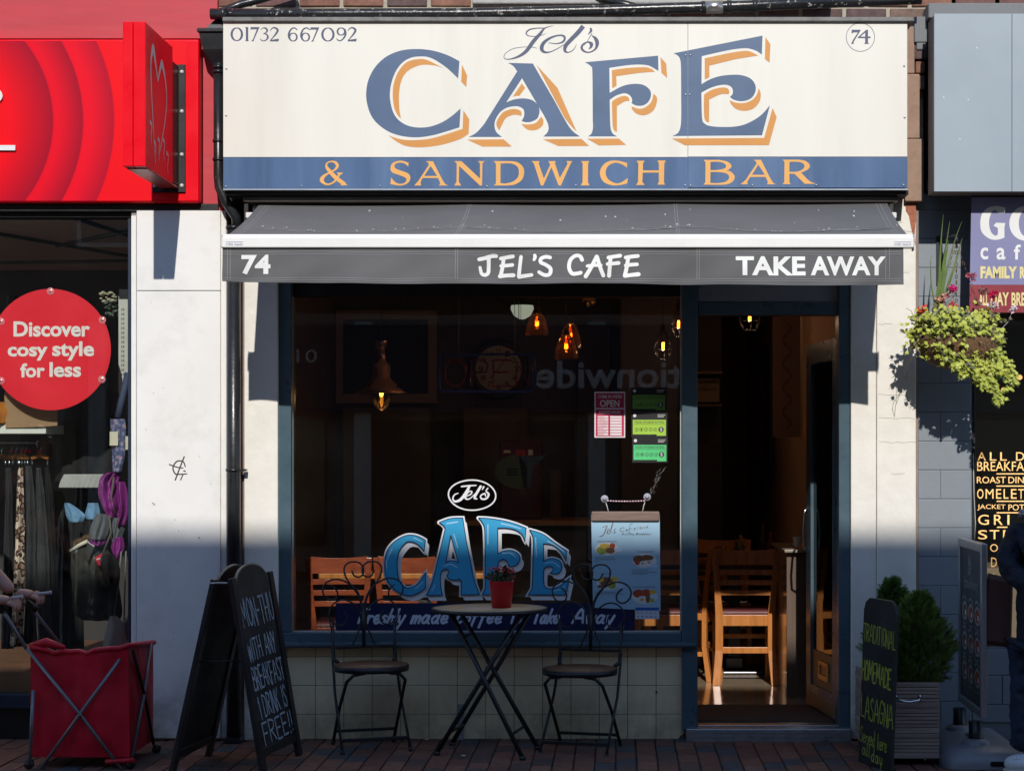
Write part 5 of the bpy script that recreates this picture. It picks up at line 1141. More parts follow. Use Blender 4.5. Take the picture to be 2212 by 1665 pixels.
for nm, x0, y0, x1, y1, mt_, lb in (('a', 1366.6, 853, 1437, 886, m_g0, 'dull green food hygiene rating sticker, top one of three on the window'), ('b', 1367, 906.5, 1438.5, 941, m_g1, 'lime green food hygiene rating sticker, middle one of three on the window'), ('c', 1368.6, 960.5, 1439.4, 996, m_g2, 'mint green food hygiene rating sticker, bottom one of three on the window')):
    s_ = thing('hygiene_sticker', lb, 'sticker', P((x0 + x1) / 2, y1, .03), group='food hygiene stickers on the window')
    sheet(s_, 'card', x0 - 3, y0 - 16, x1 + 3, y1 + 3, M('black_card', (.01, .01, .012), .4)); sheet(s_, 'green_field', x0, y0, x1, y1 - 3, mt_, .001); sheet(s_, 'green_tab', x1 - 20, y1 - 3, x1, y1, mt_, .001)
    q = MB(); put_text(q, 'FOOD HYGIENE RATING', x0 + 4, y0 + 2.5, x1 - 4, y0 + 8, F4, .01); q.ribbon([(x0 + 1, y0 + 10, .6), (x1 - 1, y0 + 10, .6)], F4, caps=False)
    for i in range(5): q.ribbon([(p[0], p[1], .7) for p in arc(x0 + 8.5 + i * 10, y0 + 21, 3.8, 3.8, 0, 360, .7, 14)], F4, smooth=False, caps=False); put_text(q, '01234'[i], x0 + 7.2 + i * 10, y0 + 18.8, x0 + 9.8 + i * 10, y0 + 23.2, F4)
    q.flat([(x1 - 10.5 + 5.8 * math.cos(k * .3), y0 + 21 + 5.8 * math.sin(k * .3)) for k in range(21)], F4); q.build('print', m_txtd, s_)
    q = MB(); q.e = 6; put_text(q, '5', x1 - 12.7, y0 + 17.5, x1 - 8.2, y0 + 24.5, F5, .02)
    for k in range(3): q.ribbon([(x1 - 18, y0 - 11 + k * 2.6, .7), (x1 - 1 - k * 2, y0 - 11 + k * 2.6, .7)], F5, caps=False)
    q.flat([(x0 + 4 + 3.5 * math.cos(k * .5), y0 - 9 + 3.5 * math.sin(k * .5)) for k in range(13)], F5)
    q.build('white_print', m_txtw, s_)
# hanging menu poster
mp = thing('menu_poster', 'pale blue Jels Cafeteria menu poster on a driftwood bar hung from suction cups', 'poster', P(1352, 1320, .0))
YM = .005; FM = wall(YM - .001)
q = MB(); q.prism([(1277, 1112), (1425, 1112), (1427, 1318.7), (1281, 1312)], lambda x, y, d: P(x, y, YM + d), 0, .0015); q.build('paper', M('pale_blue_paper', (.33, .52, .66), .5, var=.02), mp)
q = MB(); a = P(1277.5, 1104.4, YM - .02); b_ = P(1424.8, 1125.5, YM - .02); q.box(a.x, b_.x, YM - .018, YM + .006, b_.z, a.z); q.build('driftwood_bar', M('driftwood', (.22, .15, .125), .8, var=.3, scale=14, stretch=(.3, 3, 4), bump=.6, bscale=50), mp, bevel=.008, segs=3)
for x, y in ((1306, 1077), (1398, 1073)):
    q = MB(); c_ = P(x, y, .022); q.lathe([(.0001, -.016), (.008, -.014), (.008, -.008), (.020, 0)], c_, 20, 'y'); q.build('suction_cup', M('milky_cup', (.42, .42, .5), .1, coat=.6), mp)
rd = random.Random(2); q = MB()
for i in range(14):
    x = 1311 + i * 6; q.ball(P(x + 2, 1081.5 + math.sin(i / 13 * math.pi) * 1.0, .004), .0052, 5, 1.3, 1, .8)
q.build('bead_string', M('pink_white_beads', (.75, .50, .58), .2, var=.5, scale=55, coat=.6), mp)
for x0, y0, x1 in ((1309, 1086, 1314), (1393, 1084, 1388)):
    q = MB(); q.tube([P(x0, y0, .0), P((x0 + x1) / 2, y0 + 8, .0), P(x1, 1104, -.008)], .0025, 6); q.build('cord', M('pale_cord', (.6, .6, .55), .6), mp)
q = MB(); RM = ZR(2200, 1830, 3.266); TM = Z(2200, 1830, 3.266)
for st in ([(195, 480, 7), (250, 460, 7), (235, 500, 12), (205, 570, 12), (160, 590, 6), (150, 585, 4)], [(250, 545, 6), (285, 510, 8), (262, 505, 8), (250, 550, 10), (285, 545, 6), (320, 440, 8), (325, 415, 6), (300, 480, 8), (300, 540, 8)], [(355, 495, 6), (335, 515, 8), (352, 540, 9), (325, 552, 6)],
           [(460, 490, 5), (435, 482, 6), (408, 510, 8), (430, 530, 6), (460, 515, 4)], [(495, 500, 5), (475, 520, 6), (500, 512, 6), (498, 527, 5)], [(565, 432, 5), (535, 445, 6), (515, 560, 5)], [(505, 505, 4), (560, 490, 4)], [(580, 500, 5), (600, 490, 5), (582, 492, 6), (590, 515, 5)], [(625, 470, 5), (622, 505, 5)], [(650, 490, 5), (665, 478, 5), (652, 480, 6), (660, 503, 5)], [(680, 480, 5), (685, 500, 5), (683, 488, 5), (695, 475, 4)], [(712, 470, 5), (715, 492, 5)], [(745, 462, 5), (730, 480, 6), (750, 478, 5), (752, 488, 4)]):
    q.ribbon(RM(st), FM)
brush(q, 'All', TM(425, 575)[0], TM(0, 572)[1], TM(495, 0)[0], 4.5, FM, .6, .3); brush(q, 'Day', TM(515, 0)[0], TM(0, 566)[1], TM(580, 0)[0], 4, FM, .6, .3); brush(q, 'Breakfast', TM(605, 0)[0], TM(0, 566)[1], TM(780, 0)[0], 4, FM, .6, .3)
q.build('script_heading', M('brown_script', (.16, .12, .11), .6), mp)
m_plate2 = M('plate_white', (.70, .70, .70), .3); m_egg = M('egg_yolk', (.75, .33, .05), .4)
fc = {'r': M('food_red', (.40, .06, .02), .5, var=.5, scale=150), 'b': M('food_brown', (.20, .08, .035), .5, var=.5, scale=150), 'y': M('food_yellow', (.65, .42, .06), .5, var=.4, scale=150), 'g': M('food_green', (.32, .36, .06), .5, var=.5, scale=150), 'o': m_egg, 'w': m_plate2}
def ell(cx_, cy_, rx, ry, n_=22): return [TM(cx_ + rx * math.cos(2 * math.pi * k / n_), cy_ + ry * math.sin(2 * math.pi * k / n_)) for k in range(n_)]
for (cx_, cy_, rx, ry), tg, food in (((245, 745, 145, 78), (385, 755), [('g', 190, 760, 70, 50), ('y', 220, 705, 60, 30), ('r', 315, 705, 35, 35), ('b', 290, 760, 60, 40)]),
                         ((705, 885, 152, 86), (822, 948), [('b', 640, 870, 75, 50), ('b', 740, 850, 80, 35), ('w', 690, 925, 45, 35), ('w', 760, 920, 42, 30), ('o', 685, 920, 20, 14), ('o', 765, 908, 22, 15), ('r', 620, 910, 30, 30)]),
                         ((260, 1165, 140, 84), (412, 1200), [('b', 240, 1140, 85, 55), ('y', 170, 1120, 40, 30), ('g', 310, 1190, 50, 40), ('y', 340, 1110, 40, 30), ('b', 190, 1200, 60, 22)]),
                         ((712, 1328, 162, 90), (830, 1325), [('r', 640, 1290, 75, 50), ('r', 730, 1280, 60, 45), ('y', 810, 1270, 45, 28), ('w', 678, 1360, 55, 42), ('o', 680, 1362, 24, 18), ('b', 750, 1350, 28, 55), ('g', 800, 1370, 35, 25)])):
    q = MB(); q.e = 2; q.flat(ell(cx_, cy_, rx, ry), FM); pl_o = q.build('plate_picture', m_plate2, mp)
    for i, f_ in enumerate(food): q = MB(); q.e = 5 + i * 2; q.flat(ell(*f_[1:]), FM); q.build('food', fc[f_[0]], pl_o)
    q = MB(); q.e = 26; q.flat(ell(tg[0], tg[1], 48, 28), FM); q.build('price_oval', M('pale_oval', (.5, .62, .75), .5), pl_o)
q = MB()
for x0, x1, y in ((125, 370, 652), (618, 820, 776), (180, 305, 1046), (560, 845, 1210)): a_, b2 = TM(x0, y - 8), TM(x1, y + 8); put_text(q, {652: 'OMELETTE BREAKFAST', 776: 'LARGE BREAKFAST', 1046: 'LIGHT MEAL', 1210: 'TRADITIONAL BREAKFAST'}[y], a_[0], a_[1], b2[0], b2[1], FM)
for x0, x1, y in ((98, 340, 848), (98, 365, 872), (95, 165, 897), (555, 760, 998), (552, 845, 1024), (552, 745, 1046), (98, 420, 1272), (98, 450, 1294)):
    a_, b2 = TM(x0, y), TM(x1, y); x = a_[0]
    while x < b2[0]: w_ = rd.uniform(2, 6); q.ribbon([(x, a_[1], .9), (min(x + w_, b2[0]), a_[1], .9)], FM, caps=False); x += w_ + 1
q.build('small_print', M('maroon_print', (.14, .05, .09), .6), mp)
q = MB(); q.prism([(1372, 1310), (1424, 1310), (1424, 1336.5), (1372, 1336.5)], lambda x, y, d: P(x, y, YM - .004 - d), 0, .001); cd = item(q, 'allergen_card', M('white_card', (.62, .66, .72), .5), 'small white card with blue header taped under the menu poster', 'card')
q = MB(); q.prism([(1372.5, 1311), (1423.5, 1311), (1423.5, 1318), (1372.5, 1318)], lambda x, y, d: P(x, y, YM - .0055 - d), 0, .0005); q.build('blue_header', M('mid_blue_print', (.02, .12, .42), .5), cd)
q = MB()
for i in range(5):
    for j in range(2): q.ribbon([(1376 + i * 9.5, 1323 + j * 8, 2.5), (1380 + i * 9.5, 1323 + j * 8, 2.5)], wall(YM - .0062), caps=False)
q.build('icons', M('grey_blue_print', (.22, .3, .45), .5), cd)
q = MB(); rd = random.Random(9)
for i in range(46):
    t = rd.random(); x = 1403 + 28 * t + rd.gauss(0, 3.5); y = 1066 - 56 * t + rd.gauss(0, 4); q.ribbon([(x, y, rd.uniform(.3, .9)), (x + rd.uniform(2, 5), y - rd.uniform(4, 9), .3)], FW, caps=False)
tag(q.build('scratched_glue_mark', M('grey_residue', (.14, .14, .14), .8)), 'grey scraped residue of an old sticker above the menu poster', 'glue mark', kind='stuff')

# ---------------------------------------------------------------- INTERIOR THINGS
def pendant_cord(q, x, y, Y, r=.003): q.tube([Vector((P(x, y, Y).x, Y, ZC)), P(x, y, Y)], r, 6)
m_emb = M('hot_filament', (1, .5, .1), .5, emit=(1.0, .42, .07), estr=14)
def bulb_light(x, y, Y, e=.55):
    ld = bpy.data.lights.new('bulb_light', 'POINT'); ld.energy = e; ld.color = (1, .72, .46); ld.shadow_soft_size = .012
    lo = bpy.data.objects.new('bulb_light', ld); COL.objects.link(lo); lo.location = P(x, y, Y)
m_embs = M('warm_bulb_glow', (1, .5, .1), .5, emit=(1.0, .30, .04), estr=.9)
g_amb = glass_mat('amber_glass', (.72, .34, .10), 1.6)
_n = g_amb.node_tree.nodes; _l = g_amb.node_tree.links; _tr = _n.new('ShaderNodeBsdfTranslucent'); _tr.inputs[0].default_value = (1, .45, .12, 1); _mx = _n.new('ShaderNodeMixShader'); _mx.inputs[0].default_value = .007
_o = _n['Material Output']; _s = _o.inputs[0].links[0].from_socket; _l.new(_s, _mx.inputs[1]); _l.new(_tr.outputs[0], _mx.inputs[2]); _l.new(_mx.outputs[0], _o.inputs[0])
m_copper = M('dark_copper', (.66, .52, .44), .25, metal=1, var=.1)
def ind_lamp(x, yt, Y, label):
    t = thing('pendant_lamp', label, 'pendant lamp', P(x, yt + 150, Y)); s = K(Y)
    pr = [(13, 0), (13, 14), (9, 16), (9, 40), (12, 46), (19, 52), (19, 78), (24, 84), (33, 92), (36, 100), (58, 112), (56, 114), (30, 104), (22, 100)]
    q = MB(); q.lathe([(r_ * s, -h * s) for r_, h in pr], P(x, yt, Y), 32); q.build('metal_shade', m_copper, t)
    q = MB(); q.lathe([(22 * s, -106 * s), (23 * s, -120 * s), (17 * s, -138 * s), (6 * s, -151 * s), (.0001, -152 * s)], P(x, yt, Y), 24); q.build('glass_cone', glass_mat('pale_amber_glass', (.62, .48, .26), 2) if 'pag' not in MATS else MATS['pag'], t)
    q = MB(); q.ball(P(x, yt + 112, Y), 4.5 * s, 6, 1, 1, 1.8); q.build('bulb', m_emb, t)
    q = MB(); pendant_cord(q, x, yt, Y); q.build('flex', m_black, t); bulb_light(x, yt + 125, Y, .55)
ind_lamp(824, 737, 2.0, 'copper fisherman pendant lamp alone in the left half of the window'); 
def amber(x, y0, y1, w0, w1, Y, label):
    t = thing('amber_pendant', label, 'pendant lamp', P(x, y1, Y), group='amber glass pendants'); s = K(Y); h = y1 - y0
    q = MB(); q.lathe([(w0 * .45 * s, 0), (w0 * .75 * s, -h * .08 * s), (w0 * s, -h * .22 * s), (w1 * .96 * s, -h * .7 * s), (w1 * s, -h * s)], P(x, y0, Y), 28); q.build('amber_shade', g_amb, t)
    q = MB(); q.lathe([(.0001, 14 * s), (4 * s, 13 * s), (8 * s, 2 * s), (9 * s, -2 * s), (3 * s, -3 * s)], P(x, y0, Y), 16); pendant_cord(q, x, y0 - 10, Y); q.build('cap_and_flex', m_black, t)
    q = MB(); q.tube([P(x - 2.5, y0 + h * .38, Y), P(x - 2.8, y0 + h * .58, Y)], 1.3 * s, 6); q.tube([P(x + 2.5, y0 + h * .38, Y), P(x + 2.8, y0 + h * .58, Y)], 1.3 * s, 6); q.tube([P(x, y0 + h * .42, Y), P(x, y0 + h * .6, Y)], 1.3 * s, 6); q.build('filament', m_emb, t)
    bulb_light(x, y0 + h * .62, Y)
    q = MB(); q.lathe([(3 * s, -h * .12 * s), (6 * s, -h * .35 * s), (8 * s, -h * .55 * s), (6 * s, -h * .74 * s), (.0001, -h * .8 * s)], P(x, y0, Y), 16); q.build('bulb_glass', glass_mat('orange_bulb_glass', (1, .55, .2), 1), t)
amber(1160, 676, 724, 17, 25, 1.5, 'amber glass pendant with lit bulb in front of the white fan light'); amber(1223, 722, 775, 16, 26, 1.4, 'lower amber glass pendant, front one of the overlapping pair'); amber(1232, 698, 753, 16, 24, 1.9, 'amber glass pendant half hidden behind the lower one')
q = MB(); c_ = P(1272, 651, 2.2); q.ball(c_, 14 * K(2.2), 12); q.tube([c_, Vector((c_.x, 2.2, ZC))], .004, 6); item(q, 'globe_lamp', M('brass_globe', (.55, .42, .22), .15, metal=1), 'small shiny brass globe lamp near the ceiling right of the amber pendants', 'lamp')
def cage(x, y0, y1, w, Y, label, wt=6):
    t = thing('cage_pendant', label, 'pendant lamp', P(x, y1, Y), group='wire cage pendants'); s = K(Y)
    zt2, zm, zb2 = y0, y0 + (y1 - y0) * .62, y1; q = MB(); n_ = 6
    ring = lambda y, r_: [P(x, y, Y) + Vector((r_ * s * math.cos(k * 2 * math.pi / n_ + .3), r_ * s * math.sin(k * 2 * math.pi / n_ + .3), 0)) for k in range(n_)]
    A_, B_, C_ = ring(zt2, wt), ring(zm, w), ring(zb2, w * .6)
    for k in range(n_):
        q.tube([A_[k], B_[k]], .0022, 5); q.tube([B_[k], C_[k]], .0022, 5); q.tube([B_[k], B_[(k + 1) % n_]], .0022, 5); q.tube([C_[k], C_[(k + 1) % n_]], .0022, 5); q.tube([A_[k], A_[(k + 1) % n_]], .0022, 5)
    q.build('wire_cage', m_black, t)
    q = MB(); q.tube([P(x, y0 - 16, Y), P(x, y0 + 4, Y)], 5 * s, 10); pendant_cord(q, x, y0 - 16, Y, .0025); q.build('lamp_holder', m_black, t)
    q = MB(); q.tube([P(x - 1.2, zm - 14, Y), P(x - 1.2, zm + 2, Y)], 1.5 * s, 6); q.tube([P(x + 2.2, zm - 14, Y), P(x + 2.2, zm + 2, Y)], 1.3 * s, 6); q.build('filament', m_emb, t)
    bulb_light(x, zm + 4, Y, .55)
    q = MB(); q.ball(P(x, zm - 6, Y), 6 * s, 8, 1, 1, 1.5); q.build('bulb_glass', glass_mat('orange_bulb_glass', (1, .5, .2), 1), t)
cage(1432, 716, 777, 21, 1.3, 'black wire cage pendant with pink orange bulb at the right side of the window'); cage(1465, 672, 728, 15, 2.0, 'wire cage pendant mostly hidden by the window post')
cage(1619, 655, 713, 25, 3.0, 'black wire cage pendant glowing at the top of the open doorway', 10)
fan = thing('ceiling_fan', 'dark ceiling fan with white glass bowl light seen through the cafe window', 'ceiling fan', P(1128, 690, 3.8))
s = K(3.8); c_ = P(1128, 632, 3.8)
q = MB(); q.lathe([(.0001, 0), (13 * s, -1 * s), (11 * s, -6 * s), (6 * s, -9 * s), (6 * s, -20 * s), (20 * s, -26 * s), (20 * s, -28 * s)], c_, 24); q.build('motor', m_black, fan)
q = MB(); q.lathe([(24 * s, -28 * s), (25 * s, -36 * s), (18 * s, -50 * s), (6 * s, -57 * s), (.0001, -58 * s)], c_, 28); q.build('glass_bowl', M('opal_glass', (.75, .75, .68), .3, emit=(.9, .95, .75), estr=.28), fan)
for k in range(4):
    a_ = R(12 + k * 90); q = MB(); d_ = Vector((math.cos(a_), math.sin(a_), 0)); e_ = Vector((-math.sin(a_), math.cos(a_), .12))
    q.add([c_ + d_ * .08 + e_ * .03, c_ + d_ * .08 - e_ * .03, c_ + d_ * .62 - e_ * .075, c_ + d_ * .66, c_ + d_ * .62 + e_ * .075], [(0, 1, 2, 3, 4)]); b0 = len(q.v)
    q.add([v + Vector((0, 0, .008)) for v in q.v[:5]], [(4, 3, 2, 1, 0)]); q.build('blade', M('dark_wood_blade', (.05, .03, .02), .4), fan)
q = MB(); q.tube([c_ + Vector((-.02, -.1, -.06)), c_ + Vector((-.02, -.1, -.2))], .003, 5); q.build('pull_chain', m_steel, fan)
# wall clock
ck = thing('wall_clock', 'round wall clock with dark rim behind the unlit neon sign', 'clock', P(1077, 850, 4.4)); s = K(4.4)
q = MB(); q.lathe([(46 * s, 0), (62 * s, -.03), (66 * s, -.01), (66 * s, .04)], P(1077, 797, 4.42), 40, 'y'); q.build('rim', m_black, ck)
q = MB(); q.lathe([(.0001, 0), (50 * s, 0)], P(1077, 797, 4.41), 40, 'y'); q.build('dial', M('clock_dial', (.55, .52, .44), .5), ck)
q = MB()
for k in range(1, 13):
    a_ = R(k * 30); x, y = 1077 + 38 * math.sin(a_), 797 - 38 * math.cos(a_); put_text(q, str(k), x - 5, y - 6, x + 5, y + 6, wall(4.405))
q.ribbon([(1077, 797, 2), (1060, 815, 2)], wall(4.404)); q.ribbon([(1077, 797, 1.5), (1095, 770, 1.5)], wall(4.404)); q.build('numerals_and_hands', m_txtd, ck)
# neon OPEN sign (off)
ne = thing('neon_open_sign', 'unlit neon OPEN sign with blue tube border hanging inside the window', 'sign', P(1050, 850, .2))
Yn = .22; T6_ = Z(1600, 1050, 3.33)
nl = lambda pts: [P(*T6_(x, y), Yn) for x, y in pts]
q = MB(); q.tube(nl([(190, 930), (160, 960), (155, 1340), (190, 1390), (1300, 1390), (1340, 1340), (1340, 960), (1300, 925)]), .007, 8, closed=True); q.build('blue_border_tube', M('blue_tube', (.02, .06, .28), .2, coat=.5), ne)
q = MB(); LT = [[(300, 1000), (235, 1070), (230, 1230), (300, 1320), (410, 1320), (480, 1230), (480, 1080), (410, 1000), (300, 1000)], [(560, 1330), (560, 1000), (720, 1000), (770, 1060), (740, 1150), (570, 1160)], [(1060, 1000), (830, 1000), (830, 1325), (1070, 1325)], [(840, 1150), (1030, 1150)], [(1120, 1330), (1120, 1010), (1280, 1320), (1280, 1000)]]
for pts in LT: q.tube(nl(pts), .006, 8)
q.build('letter_tubes', M('dull_red_tube', (.30, .015, .03), .25, coat=.5), ne)
q = MB(); q.tube(nl([(400, 925), (400, 700), (420, -400)]), .0015, 4); q.tube(nl([(1100, 925), (1100, 500), (1090, -400)]), .0015, 4); q.build('hanging_chain', m_steel, ne)
# framed board on back wall
fb = thing('wall_picture', 'large dark picture in a pale square frame on the back wall', 'picture', P(835, 870, 4.45))
q = MB(); q.pbox(740, 690, 925, 851, 4.44, 4.46); q.build('dark_canvas', M('dark_canvas', (.02, .018, .035), .6), fb)
q = MB()
for r_ in ((725, 670, 943, 690), (725, 851, 943, 870), (725, 690, 740, 851), (925, 690, 943, 851)): q.pbox(*r_, 4.42, 4.48)
q.build('frame', M('pale_frame', (.40, .35, .30), .6), fb)
for i, (x0, y0, x1, y1, Y, c_, nm, lb, ct) in enumerate(((1000, 880, 1140, 1110, 4.2, (.12, .11, .10), 'fridge', 'tall grey fridge standing behind the counter', 'fridge'), (1245, 700, 1320, 1120, 4.3, (.02, .022, .03), 'doorway_panel', 'dark door at the back of the cafe right of the clock', 'door'), (740, 880, 930, 1130, 4.3, (.17, .15, .13), 'sideboard', 'tall beige cupboard below the framed picture', 'cupboard'), (1340, 640, 1466, 1100, 4.0, (.15, .135, .12), 'beige_partition', 'beige partition wall beside the wire cage pendant', 'partition'), (1185, 1015, 1210, 1120, 3.4, (.14, .15, .15), 'dividing_screen', 'narrow grey screen standing behind the counter', 'screen'))):
    q = MB(); a = P(x0, y0, Y); b_ = P(x1, y1, Y); q.box(a.x, b_.x, Y, Y + .2, FZ, a.z); o = item(q, nm, M(nm + '_paint', c_, .5), lb, ct)
    o.modifiers.new('bevel', 'BEVEL').width = .01
ct_ = thing('serving_counter', 'long serving counter with pale wooden top behind the window lettering', 'counter', P(1180, 1200, 3))
q = MB(); a = P(940, 1123, 3.0); b_ = P(1276, 1134, 3.0); q.box(a.x, b_.x, 2.95, 3.6, b_.z, a.z); q.build('worktop', M('counter_top_wood', (.35, .20, .10), .4), ct_, bevel=.006)
q = MB(); q.box(a.x + .05, b_.x - .03, 3.02, 3.55, FZ, b_.z - .002); q.build('front', M('counter_front', (.06, .05, .045), .6, var=.3), ct_)
q = MB(); q.pbox(1110, 1145, 1265, 1330, 3.0, 3.01); q.build('front_panel', M('counter_art', (.05, .055, .06), .5), ct_)
rb = thing('red_machine', 'red tabletop machine with white labels standing on the serving counter', 'machine', P(1124, 1000, 3.1))
q = MB(); a = P(1078, 948, 3.1); b_ = P(1170, 1123, 3.1); q.box(a.x, b_.x, 3.1, 3.4, b_.z, a.z); q.build('case', M('dark_red_enamel', (.09, .008, .012), .25), rb, bevel=.02)
q = MB(); 
for x0, y0, x1, y1 in ((1088, 972, 1103, 978), (1141, 971, 1151, 983)): q.pbox(x0, y0, x1, y1, 3.095, 3.1)
q.build('white_labels', m_txtw, rb); q = MB(); q.pbox(1114, 971, 1135, 984, 3.094, 3.1); q.build('red_label', M('bright_red_label', (.6, .02, .06), .4), rb)
q = MB(); q.prism(outline("1068,1020 1075,1000~ 1098,986~ 1120,984 1135,1000~ 1140,1025~ 1136,1058 1100,1052~ 1078,1040~"), lambda x, y, d: P(x, y, 1.0 + d), 0, .03)
yo = item(q, 'hanging_ornament', M('mustard_enamel', (.20, .17, .04), .35), 'mustard oval ornament with a dark fork motif hanging in the window', 'ornament')
q = MB(); 
for y in (1013, 1019, 1025): q.tube([P(1095, y, .99), P(1118, y, .99)], .004, 6)
q.build('fork_motif', m_black, yo)
q = MB(); q.prism(outline("1120,985 1150,985~ 1186,982 1165,998~ 1150,1010~ 1146,1055 1132,1055"), lambda x, y, d: P(x, y, 1.0 + d), 0, .025); q.build('silver_tail', M('smoky_silver', (.2, .18, .18), .2, metal=.7), yo)
q = MB(); q.tube([P(1125, 984, 1.0), Vector((P(1125, 984, 1.0).x, 1.0, ZC))], .0012, 4); q.build('thread', m_black, yo)
# ladder-back chairs
def chair(mat, label, seatmat, group):
    t = thing('dining_chair', label, 'chair', (0, 0, 0), group=group)
    w = .185                                              # canonical: backrest faces -Y (street), floor z = 0
    for s_ in (-1, 1):
        q = MB(); pts = [(-.035, .0), (0, .22), (0, .45), (-.015, .62), (-.05, .86)]
        vs = []
        for (y, z) in pts:
            hw = .025 if z < .5 else .019
            cx_ = s_ * (w - .018 + (.02 if z < .1 else 0) + max(0, z - .45) * .08)
            vs += [(cx_ - hw, y - .016, z), (cx_ + hw, y - .016, z), (cx_ + hw, y + .016, z), (cx_ - hw, y + .016, z)]
        fs = [(0, 3, 2, 1)] + [(4 * i + k, 4 * i + (k + 1) % 4, 4 * i + 4 + (k + 1) % 4, 4 * i + 4 + k) for i in range(4) for k in range(4)] + [(16, 17, 18, 19)]
        q.add(vs, fs); q.build('rear_leg', mat, t, bevel=.004)
        q = MB(); q.box(s_ * (w - .01) - .018, s_ * (w - .01) + .018, .36, .396, 0, .43); q.build('front_leg', mat, t, bevel=.004)
        q = MB(); q.box(s_ * (w - .012) - .010, s_ * (w - .012) + .010, .01, .37, .16, .19); q.build('side_stretcher', mat, t, bevel=.003)
    def slat(z0, z1, nm, curve=.02):
        q = MB(); n_ = 8; vs = []
        for i in range(n_ + 1):
            u = i / n_ * 2 - 1; yy = -.0 - (z0 - .45) * .11 + curve * (1 - u * u) * .9; x = u * (w - .02 + (z0 - .45) * .08)
            dz = .012 * (u * u) if z0 > .7 else 0
            vs += [(x, yy - .008, z0), (x, yy + .008, z0), (x, yy + .008, z1 + dz), (x, yy - .008, z1 + dz)]
        fs = [(0, 1, 2, 3)] + [(4 * i + k, 4 * i + 4 + k, 4 * i + 4 + (k + 1) % 4, 4 * i + (k + 1) % 4) for i in range(n_) for k in range(4)] + [(4 * n_ + 3, 4 * n_ + 2, 4 * n_ + 1, 4 * n_)]
        q.add(vs, fs); q.build(nm, mat, t, bevel=.002)
    slat(.765, .855, 'top_rail')
    for z in (.70, .635, .57): slat(z, z + .032, 'slat')
    q = MB(); q.box(-w, w, -.008, .012, .375, .445); q.box(-w, w, .37, .39, .39, .44); q.box(-w + .0, -w + .018, .0, .38, .395, .44); q.box(w - .018, w, .0, .38, .395, .44); q.build('seat_rail', mat, t, bevel=.003)
    q = MB(); q.box(-w + .012, w - .012, .012, .395, .435, .475); q.build('seat_cushion', seatmat, t, bevel=.018, segs=4)
    q = MB(); q.box(-w + .02, w - .02, -.004, .012, .20, .24); q.build('cross_stretcher', mat, t, bevel=.003)
    q = MB(); q.box(-w + .02, w - .02, .372, .386, .26, .29); q.build('cross_stretcher', mat, t, bevel=.003)
    return t
m_lea = M('maroon_vinyl_seat', (.12, .03, .03), .3, var=.1)
c1 = chair(m_wood, 'light oak ladder back chair with maroon seat standing in the doorway sunlight', m_lea, 'oak ladder back chairs')
oaks = [(.826, 1.80, FZ, 0, None), (.30, 1.80, FZ, 2, 'light oak ladder back chair just left of the doorway, lit behind the menu poster'), (.62, 2.15, FZ, 75, 'oak chair turned sideways between door post and doorway chair'), (.75, 3.2, FZ, 180, 'oak chair on the far side of the doorway table')]
for i, (x, y, z, a_, lb) in enumerate(oaks):
    c_ = c1 if i == 0 else copy_tree(c1); c_.location = (x, y, z); c_.rotation_euler.z = R(a_)
    if lb: c_['label'] = lb
c2 = chair(m_mahog, 'reddish mahogany ladder back chair nearest the left end of the window', m_lea, 'mahogany chairs behind the window')
for i, (x, y, a_, lb) in enumerate(((P(731, 0, .9).x, .93, 4, None), (P(880, 0, .9).x, .93, -6, 'reddish mahogany ladder back chair behind the blue letter C'))):
    c_ = c2 if i == 0 else copy_tree(c2); c_.location = (x, y, FZ - .0); c_.rotation_euler.z = R(a_); c_.scale.x = .90
    if lb: c_['label'] = lb
def table(x, y, w, d, label, h=.74, mat=None):
    t = thing('cafe_table', label, 'table', (x, y, FZ), group='cafe tables indoors')
    q = MB(); q.box(x - w / 2, x + w / 2, y - d / 2, y + d / 2, FZ + h - .035, FZ + h); q.build('table_top', mat or m_wood, t, bevel=.006)
    q = MB(); q.box(x - .04, x + .04, y - .04, y + .04, FZ + .05, FZ + h - .035); q.build('column', m_black, t)
    q = MB(); q.box(x - .2, x + .2, y - .2, y + .2, FZ, FZ + .02); q.box(x - .06, x + .06, y - .06, y + .06, FZ + .02, FZ + .10); q.build('base_plate', M('brushed_black_steel', (.1, .1, .11), .3, metal=.8), t, bevel=.008)
table(.80, 2.55, 1.0, .7, 'dark cafe table behind the doorway chair', mat=M('dark_table_top', (.06, .035, .025), .3))
table(-1.28, 1.65, 1.1, .65, 'wooden cafe table in front of the two mahogany chairs')
table(.12, 2.5, .6, .6, 'small cafe table behind the menu poster', mat=MATS['dark_table_top'])
q = MB(); q.pbox(748, 1308, 796, 1336, 1.2, 1.3); item(q, 'grey_box', M('pale_grey_box', (.30, .32, .28), .6), 'small pale grey box on the floor seen through the left chair back', 'box')
q = MB(); q.pbox(904, 1296, 931, 1310, .5, .52); item(q, 'paper_slip', M('pale_slip', (.45, .45, .38), .6), 'small pale slip of paper between the blue C and A', 'paper')
